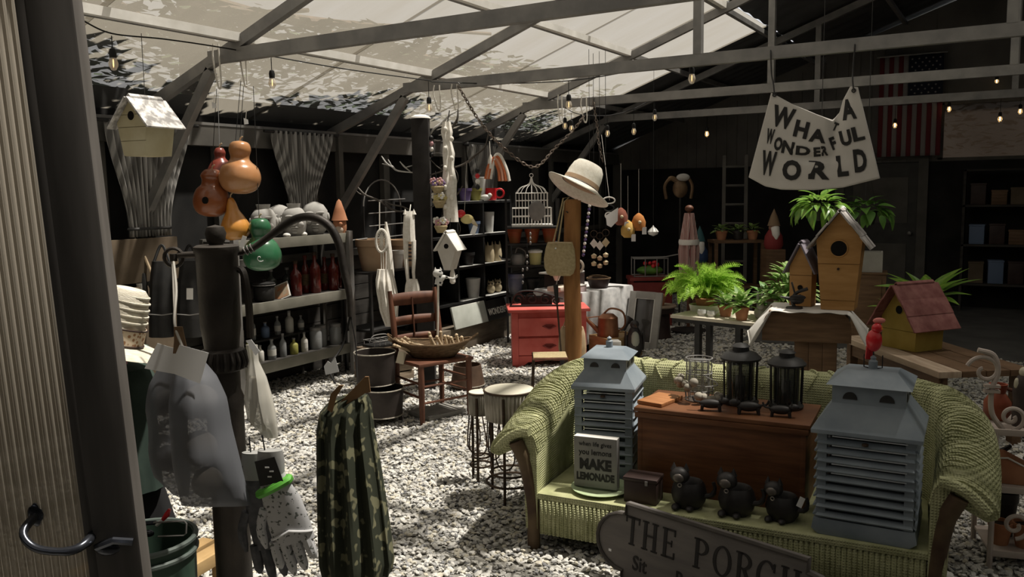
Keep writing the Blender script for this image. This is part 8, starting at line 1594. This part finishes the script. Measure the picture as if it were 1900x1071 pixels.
# dark shelf with goods on the far right of the back wall
t = thing('dark_shelf', 'dark open shelf of boxes against the back wall at right', 'shelf', (0.15, YB - 0.35, 0.024), 0)
for z in (0.35, 0.85, 1.35, 1.8): part(t, 'shelf', m_wall, lambda b: b.box((0, 0, z), (1.5, 0.36, 0.025)), smooth=False)
for x in (-0.74, 0, 0.74): part(t, 'upright', m_wall, lambda b: b.box((x, 0, 0.91), (0.03, 0.36, 1.82)), smooth=False)
DS = t.matrix_basis.copy(); rk = random.Random(5)
for r_, z in enumerate((0.3635, 0.8635, 1.3635)):
    for k2, x in enumerate((-0.58, -0.36, -0.14, 0.16, 0.38, 0.6)):
        h = rk.uniform(0.16, 0.3); col_ = [m_card, m_blu, m_dbr, m_walnut][(k2 + r_) % 4]
        o = thing('storage_box', 'lidded box on the %s tier of the dark back shelf, %s from its left' % (['lowest', 'middle', 'upper'][r_], NAMES[k2]), 'box', DS @ Vector((x, 0, z)), rk.uniform(-0.1, 0.1), 'boxes on the dark back shelf')
        part(o, 'body', col_, lambda b: b.box((0, 0, h / 2), (0.17, 0.2, h)), bevel=0.004); part(o, 'lid', col_, lambda b: b.box((0, 0, h + 0.012), (0.18, 0.21, 0.024)), bevel=0.003)
# ---------------------------------------------------------------- small ornaments on the metal branches
m_pink = mat('dusty_pink_petal', (0.48, 0.25, 0.27), (0.58, 0.36, 0.37), rough=0.8); m_mauv = mat('mauve_petal', (0.22, 0.15, 0.28), rough=0.8); m_yel = mat('soft_yellow', (0.58, 0.50, 0.22), rough=0.7)
def posy(px, py, d, cols, label, to):
    t, inv = hang('flower_posy', label, 'flowers', px, py, d, 'posies hanging on the metal branches')
    part(t, 'cup', m_fibre, lambda b: b.lathe([(0.03, -0.06), (0.055, -0.01), (0.05, 0.0), (0, -0.005)], 14))
    for i in range(6):
        a = i * 1.047; c = Vector((0.035 * cos(a), 0.03 * sin(a), 0.02 + 0.018 * (i % 2)))
        f_ = part(t, 'blossom', cols[i % len(cols)], lambda b: [b.ell(c + Vector((0.018 * cos(k * 1.257), 0.008 * sin(k), 0.018 * sin(k * 1.257))), (0.014, 0.010, 0.014), 7, 5) for k in range(5)])
        part(f_, 'eye', m_yel, lambda b: b.ell(c + Vector((0, -0.014, 0)), 0.008, 7, 5))
    part(t, 'wire', m_black, lambda b: b.tube([(0, 0, 0.0), inv @ V(*to)], 0.003, 5))
posy(818, 418, 6.72, (m_pink, m_white), 'posy of pink and white blossoms above the small white birdhouse', (822, 378, 6.85))
posy(812, 345, 6.74, (m_mauv, m_pink), 'posy of mauve blossoms on the right of the black post', (808, 318, 6.85))
posy(815, 372, 6.76, (m_yel, m_white), 'posy of yellow blossoms low on the right of the black post', (822, 378, 6.85))
t, inv = hang('felt_bird', 'red and cream felt bird with a white tag hanging right of the macrame', 'ornament', 862, 400, 6.9)
part(t, 'body', m_yel, lambda b: b.ell((0.02, 0, -0.03), (0.055, 0.035, 0.04), 12, 8)); part(t, 'head', m_red, lambda b: b.ell((-0.03, 0, 0.015), (0.038, 0.03, 0.034), 12, 8)); part(t, 'tail', m_ivory, lambda b: b.tube([(0.05, 0, -0.03), (0.10, 0, -0.09)], [0.022, 0.010], 8))
part(t, 'tag', m_paper, lambda b: b.box((0.075, -0.03, -0.12), (0.04, 0.002, 0.075), ry=0.4), smooth=False); part(t, 'cord', m_cord, lambda b: b.tube([(0, 0, 0.03), inv @ V(866, 302, 6.86)], 0.0025, 5))
for i, (px, py, c_) in enumerate(((886, 330, m_red), (800, 270, m_pink))):
    t, inv = hang('hanging_charm', ['string of dark and red charms near the rainbow hanging', 'small pink charm on the upper branch beside the post'][i], 'charm', px, py, 6.85, 'charms on the metal branches')
    for k2 in range(4): part(t, 'bead', (m_black, c_, m_white)[k2 % 3], lambda b: b.ell((0, 0, 0.06 - 0.045 * k2), (0.02, 0.018, 0.022), 9, 6))
    part(t, 'thread', m_black, lambda b: b.tube([(0, 0, -0.09), (0, 0, 0.08), inv @ (V(880, 290, 6.86) if i == 0 else V(806, 252, 6.86))], 0.002, 4))
# ---------------------------------------------------------------- pale iron rack at the right edge
RK = V(1838, 1000, 3.62); RK.z = 0; RR = rad(14)
m_irw = mat('pale_pink_iron', (0.42, 0.35, 0.31), (0.52, 0.45, 0.40), rough=0.6, scale=8)
rack = thing('iron_rack', 'pale painted iron rack with scrolled back beside the sofa', 'rack', RK, RR); RM = rack.matrix_basis.copy()
RI = RM.inverted(); RW, RDp = 0.62, 0.30; RZS = (0.07, 0.355, 0.605)
for z in RZS:
    part(rack, 'shelf', m_irw, lambda b: b.box((RW / 2, RDp / 2, z), (RW, RDp, 0.012)), bevel=0.002)
    part(rack, 'shelf_rail', m_irw, lambda b: b.box((RW / 2, -0.004, z), (RW + 0.02, 0.012, 0.028)), bevel=0.003)
for x in (0.0, RW):
    for y in (0.0, RDp): part(rack, 'post', m_irw, lambda b: b.tube([(x, y, 0), (x, y, RZS[2])], 0.012, 8))
def scroll(b, c, r, turns, s, a0=0.0, rt=0.009):
    b.tube([Vector((c[0] + s * r * (1 - 0.8 * i / 40) * cos(a0 + i * turns * 2 * pi / 40), c[1], c[2] + r * (1 - 0.8 * i / 40) * sin(a0 + i * turns * 2 * pi / 40))) for i in range(41)], rt, 7)
part(rack, 'scroll', m_irw, lambda b: scroll(b, (0.06, 0.02, 0.665), 0.055, 1.3, 1, -1.5)); part(rack, 'scroll', m_irw, lambda b: scroll(b, (-0.05, 0.02, 0.86), 0.07, 1.1, -1, 0.3))
part(rack, 'back_bar', m_irw, lambda b: b.tube(spline([(0.03, 0.02, 0.61), (-0.015, 0.02, 0.68), (-0.02, 0.02, 0.78), (0.0, 0.02, 0.86), (-0.02, 0.02, 0.93), (-0.08, 0.02, 0.95)]), 0.011, 8))
part(rack, 'collar', m_irw, lambda b: [b.box((-0.02, 0.02, 0.775 + 0.022 * k), (0.06, 0.03, 0.012)) for k in range(2)])
part(rack, 'scroll', m_irw, lambda b: scroll(b, (0.09, 0.0, 0.20), 0.06, 1.3, 1, -1.5)); part(rack, 'foot_scroll', m_irw, lambda b: scroll(b, (RW - 0.1, 0.0, 0.03), 0.05, 0.7, 1, 0.0))
def onR(x, y, k2): return RM @ Vector((x, y, RZS[k2] + 0.0065))
# top shelf
t = thing('carved_bird', 'dark carved bird with a cream head on the iron rack', 'figurine', onR(0.115, 0.10, 2), RR)
m_ash = mat('ash_wood', (0.050, 0.038, 0.035), (0.085, 0.066, 0.06), rough=0.6); m_crm = mat('cream_paint', (0.52, 0.48, 0.36), (0.60, 0.56, 0.44), rough=0.6)
part(t, 'body', m_ash, lambda b: b.lathe([(0.034, 0), (0.036, 0.02), (0.033, 0.10), (0.037, 0.15), (0.03, 0.20), (0.018, 0.22)], 16)); part(t, 'head', m_crm, lambda b: b.ell((0.008, 0, 0.235), 0.024, 14, 10)); part(t, 'crest', m_black, lambda b: [b.tube([(0.004 + 0.006 * k2, 0, 0.255), (0.0 + 0.012 * k2, 0, 0.275)], 0.0025, 5) for k2 in range(2)]); part(t, 'sash', m_crm, lambda b: b.tube(spline([(0.026, -0.012, 0.22), (0.034, -0.012, 0.17), (0.038, -0.008, 0.12)]), 0.009, 7)); part(t, 'shoulder', m_crm, lambda b: b.ell((-0.024, -0.01, 0.185), (0.012, 0.014, 0.026), 10, 7)); part(t, 'beak', m_stick, lambda b: b.tube([(0.025, -0.005, 0.225), (0.05, -0.008, 0.215)], [0.008, 0.002], 7))
t = thing('red_jug', 'red clay jug behind the carved bird on the iron rack', 'jug', onR(0.045, 0.19, 2), RR); part(t, 'body', mat('red_clay', (0.26, 0.06, 0.03), (0.33, 0.10, 0.05), rough=0.5), lambda b: b.lathe([(0.035, 0), (0.055, 0.03), (0.055, 0.08), (0.03, 0.12), (0.038, 0.16), (0.03, 0.16), (0.024, 0.12)], 18)); part(t, 'handle', m_redwood, lambda b: b.tube(spline([(0.03, 0, 0.14), (0.075, 0, 0.12), (0.055, 0, 0.06)]), 0.008, 7))
for i, (x, y, s, lab) in enumerate(((0.22, 0.12, 1.0, 'dark metal alligator figure on the top of the iron rack'), (0.30, 0.20, 0.9, 'second dark metal alligator figure behind the first on the rack'))):
    t = thing('metal_lizard', lab, 'figurine', onR(x, y, 2), RR - 0.5 + 0.3 * i, 'metal lizards on the iron rack'); m_zn = mat('zinc_grey', (0.13, 0.13, 0.125), (0.20, 0.20, 0.19), rough=0.45, metal=0.3)
    part(t, 'body', m_zn, lambda b: b.tube(spline([(-0.09 * s, 0, 0.03 * s), (-0.04 * s, 0, 0.05 * s), (0.03 * s, 0, 0.048 * s), (0.10 * s, 0, 0.02 * s)]), [0.012 * s] * 3 + [0.024 * s] * 9 + [0.018 * s] * 3 + [0.011 * s, 0.008 * s, 0.006 * s, 0.004 * s], 10)); part(t, 'head', m_zn, lambda b: b.ell((-0.105 * s, 0, 0.06 * s), (0.035 * s, 0.02 * s, 0.017 * s), 12, 8))
    for sx in (-0.045, 0.035):
        for sy in (-1, 1): part(t, 'leg', m_zn, lambda b: b.tube([(sx * s, sy * 0.015 * s, 0.04 * s), (sx * s + 0.006, sy * 0.038 * s, 0)], 0.009 * s, 7))
t = thing('pink_stone', 'pale pink stone at the front edge of the iron rack', 'stone', onR(0.27, 0.05, 2), 0); part(t, 'stone', mat('pale_pink_stone', (0.55, 0.44, 0.42), (0.62, 0.52, 0.5), rough=0.8), lambda b: b.ell((0, 0, 0.024), (0.04, 0.03, 0.024), 9, 6), ang=10); part(t, 'vein', m_white, lambda b: b.tube([(-0.03, -0.012, 0.03), (0, -0.016, 0.043), (0.03, -0.01, 0.03)], 0.002, 5))
# middle shelf
t = thing('clay_wedge', 'terracotta wedge shaped dish on the middle tier of the iron rack', 'dish', onR(0.10, 0.12, 1), RR - 0.1); part(t, 'body', m_terra, lambda b: b.prism([(-0.10, 0), (0.15, 0), (0.15, 0.025), (0.03, 0.085), (-0.03, 0.115), (-0.08, 0.11)], 0.14), bevel=0.006); part(t, 'rim', m_white, lambda b: b.tube([(-0.08, -0.072, 0.112), (-0.03, -0.073, 0.117), (0.03, -0.073, 0.087)], 0.004, 6))
t = thing('dark_figure', 'small dark iron bird on the middle tier of the iron rack', 'figurine', onR(0.03, 0.24, 1), RR); part(t, 'body', m_gun, lambda b: b.ell((0, 0, 0.05), (0.05, 0.03, 0.05), 12, 8)); part(t, 'tail', m_gun, lambda b: b.tube([(0.03, 0, 0.07), (0.09, 0, 0.12)], [0.02, 0.008], 8)); part(t, 'head', m_gun, lambda b: b.ell((-0.04, 0, 0.11), 0.024, 10, 7)); part(t, 'beak', m_gun, lambda b: b.tube([(-0.06, 0, 0.11), (-0.09, 0, 0.10)], [0.008, 0.002], 6))
# lower shelf: terracotta pots
for i, (x, y, r, h, mm) in enumerate(((0.06, 0.10, 0.05, 0.10, m_terra), (0.155, 0.09, 0.055, 0.11, m_terra), (0.10, 0.21, 0.055, 0.20, m_gun), (0.26, 0.10, 0.05, 0.08, m_terra))):
    flowerpot(onR(x, y, 0), r, h, ['terracotta pot on the bottom tier of the rack, leftmost', 'terracotta pot on the bottom tier of the rack, in the middle', 'tall dark pot behind the terracotta ones on the bottom tier', 'terracotta pot on the bottom tier of the rack, rightmost'][i], mm, 'flowerpot', 'pots on the bottom tier of the rack')
# ---------------------------------------------------------------- small pieces belong to the part they sit on
NEST = {'slatted_lantern': {'arch_opening': 'cupola', 'latch': 'eave', 'finial': 'cap_roof', 'bail': 'cap_roof'}, 'black_lantern': {'bail': 'lid', 'candle': 'base'}, 'face_pot': {'nose': 'body', 'brow': 'body', 'cheek': 'body', 'ear': 'body', 'eye': 'body', 'upper_lip': 'body', 'lower_lip': 'body', 'chin': 'body'},
        'birdhouse': {'entrance_hole': 'body', 'hole_ring': 'body', 'perch': 'body', 'front_plank': 'body', 'floor_board': 'body'}, 'gourd': {'stem': 'shell', 'entrance_hole': 'shell', 'spiral_mark': 'shell'}, 'sun_hat': {'band_cord': 'band'}, 'straw_hat': {'band_edge': 'band', 'ridge': 'crown'}, 'cat_planter': {'muzzle': 'head'},
        'hand_pump': {'handle_band': 'handle', 'pivot_wheel': 'crossbar'}, 'bottle': {'paper_label': 'body'}, 'red_bottle': {'paper_label': 'body'}, 'sewing_machine': {'wheel_hub': 'hand_wheel', 'needle_bar': 'head'}, 'carved_bird': {'crest': 'head', 'beak': 'head', 'sash': 'body', 'shoulder': 'body'}, 'iron_penguin': {'beak': 'head', 'belly': 'body'},
        'owl_figure': {'eye': 'head'}, 'red_bird': {'beak': 'head', 'crest': 'head'}, 'door_1': {'handle_plate': 'handle'}, 'banner': {'letter': 'canvas', 'grommet': 'canvas'}, 'flag': {'stars': 'canton', 'bracket': 'rod'}, 'porch_sign': {'lettering': 'board', 'price_sticker': 'board', 'rim': 'board'}, 'word_block': {'lettering': 'block', 'lit_top': 'block'},
        'word_sign': {'lettering': 'board'}, 'garden_glove': {'card_print': 'black_card', 'wrist_elastic': 'palm'}, 'wooden_chest': {'rim_strip': 'front_panel'}, 'wicker_sofa': {'arm_scroll': 'arms_and_back', 'weave': 'arms_and_back'}, 'leaning_frame': {'inner_bead': 'glass'}, 'hand_broom': {'price_tag': 'brush'}, 'straw_bag': {'toggle': 'body', 'flap_seam': 'body'}, 'cube_shelf': {'shelf_edge': 'shelf'}}
bn = lambda o: o.name.split('.')[0]
for root in [o for o in COL.objects if o.parent is None]:
    ch = list(root.children)
    if bn(root) == 'string_light':
        S_ = [c for c in ch if bn(c) == 'socket']; k_ = lambda c: int(c.name.split('.')[1]) if '.' in c.name else 0
        for n_ in ('bulb', 'filament'):
            for s_, c in zip(sorted(S_, key=k_), sorted([c for c in ch if bn(c) == n_], key=k_)): c.parent = s_
        continue
    rule = NEST.get(bn(root), {})
    for c in ch:
        tgt = rule.get(bn(c))
        if tgt:
            cand = [d for d in ch if bn(d) == tgt]
            if cand: c.parent = cand[0]
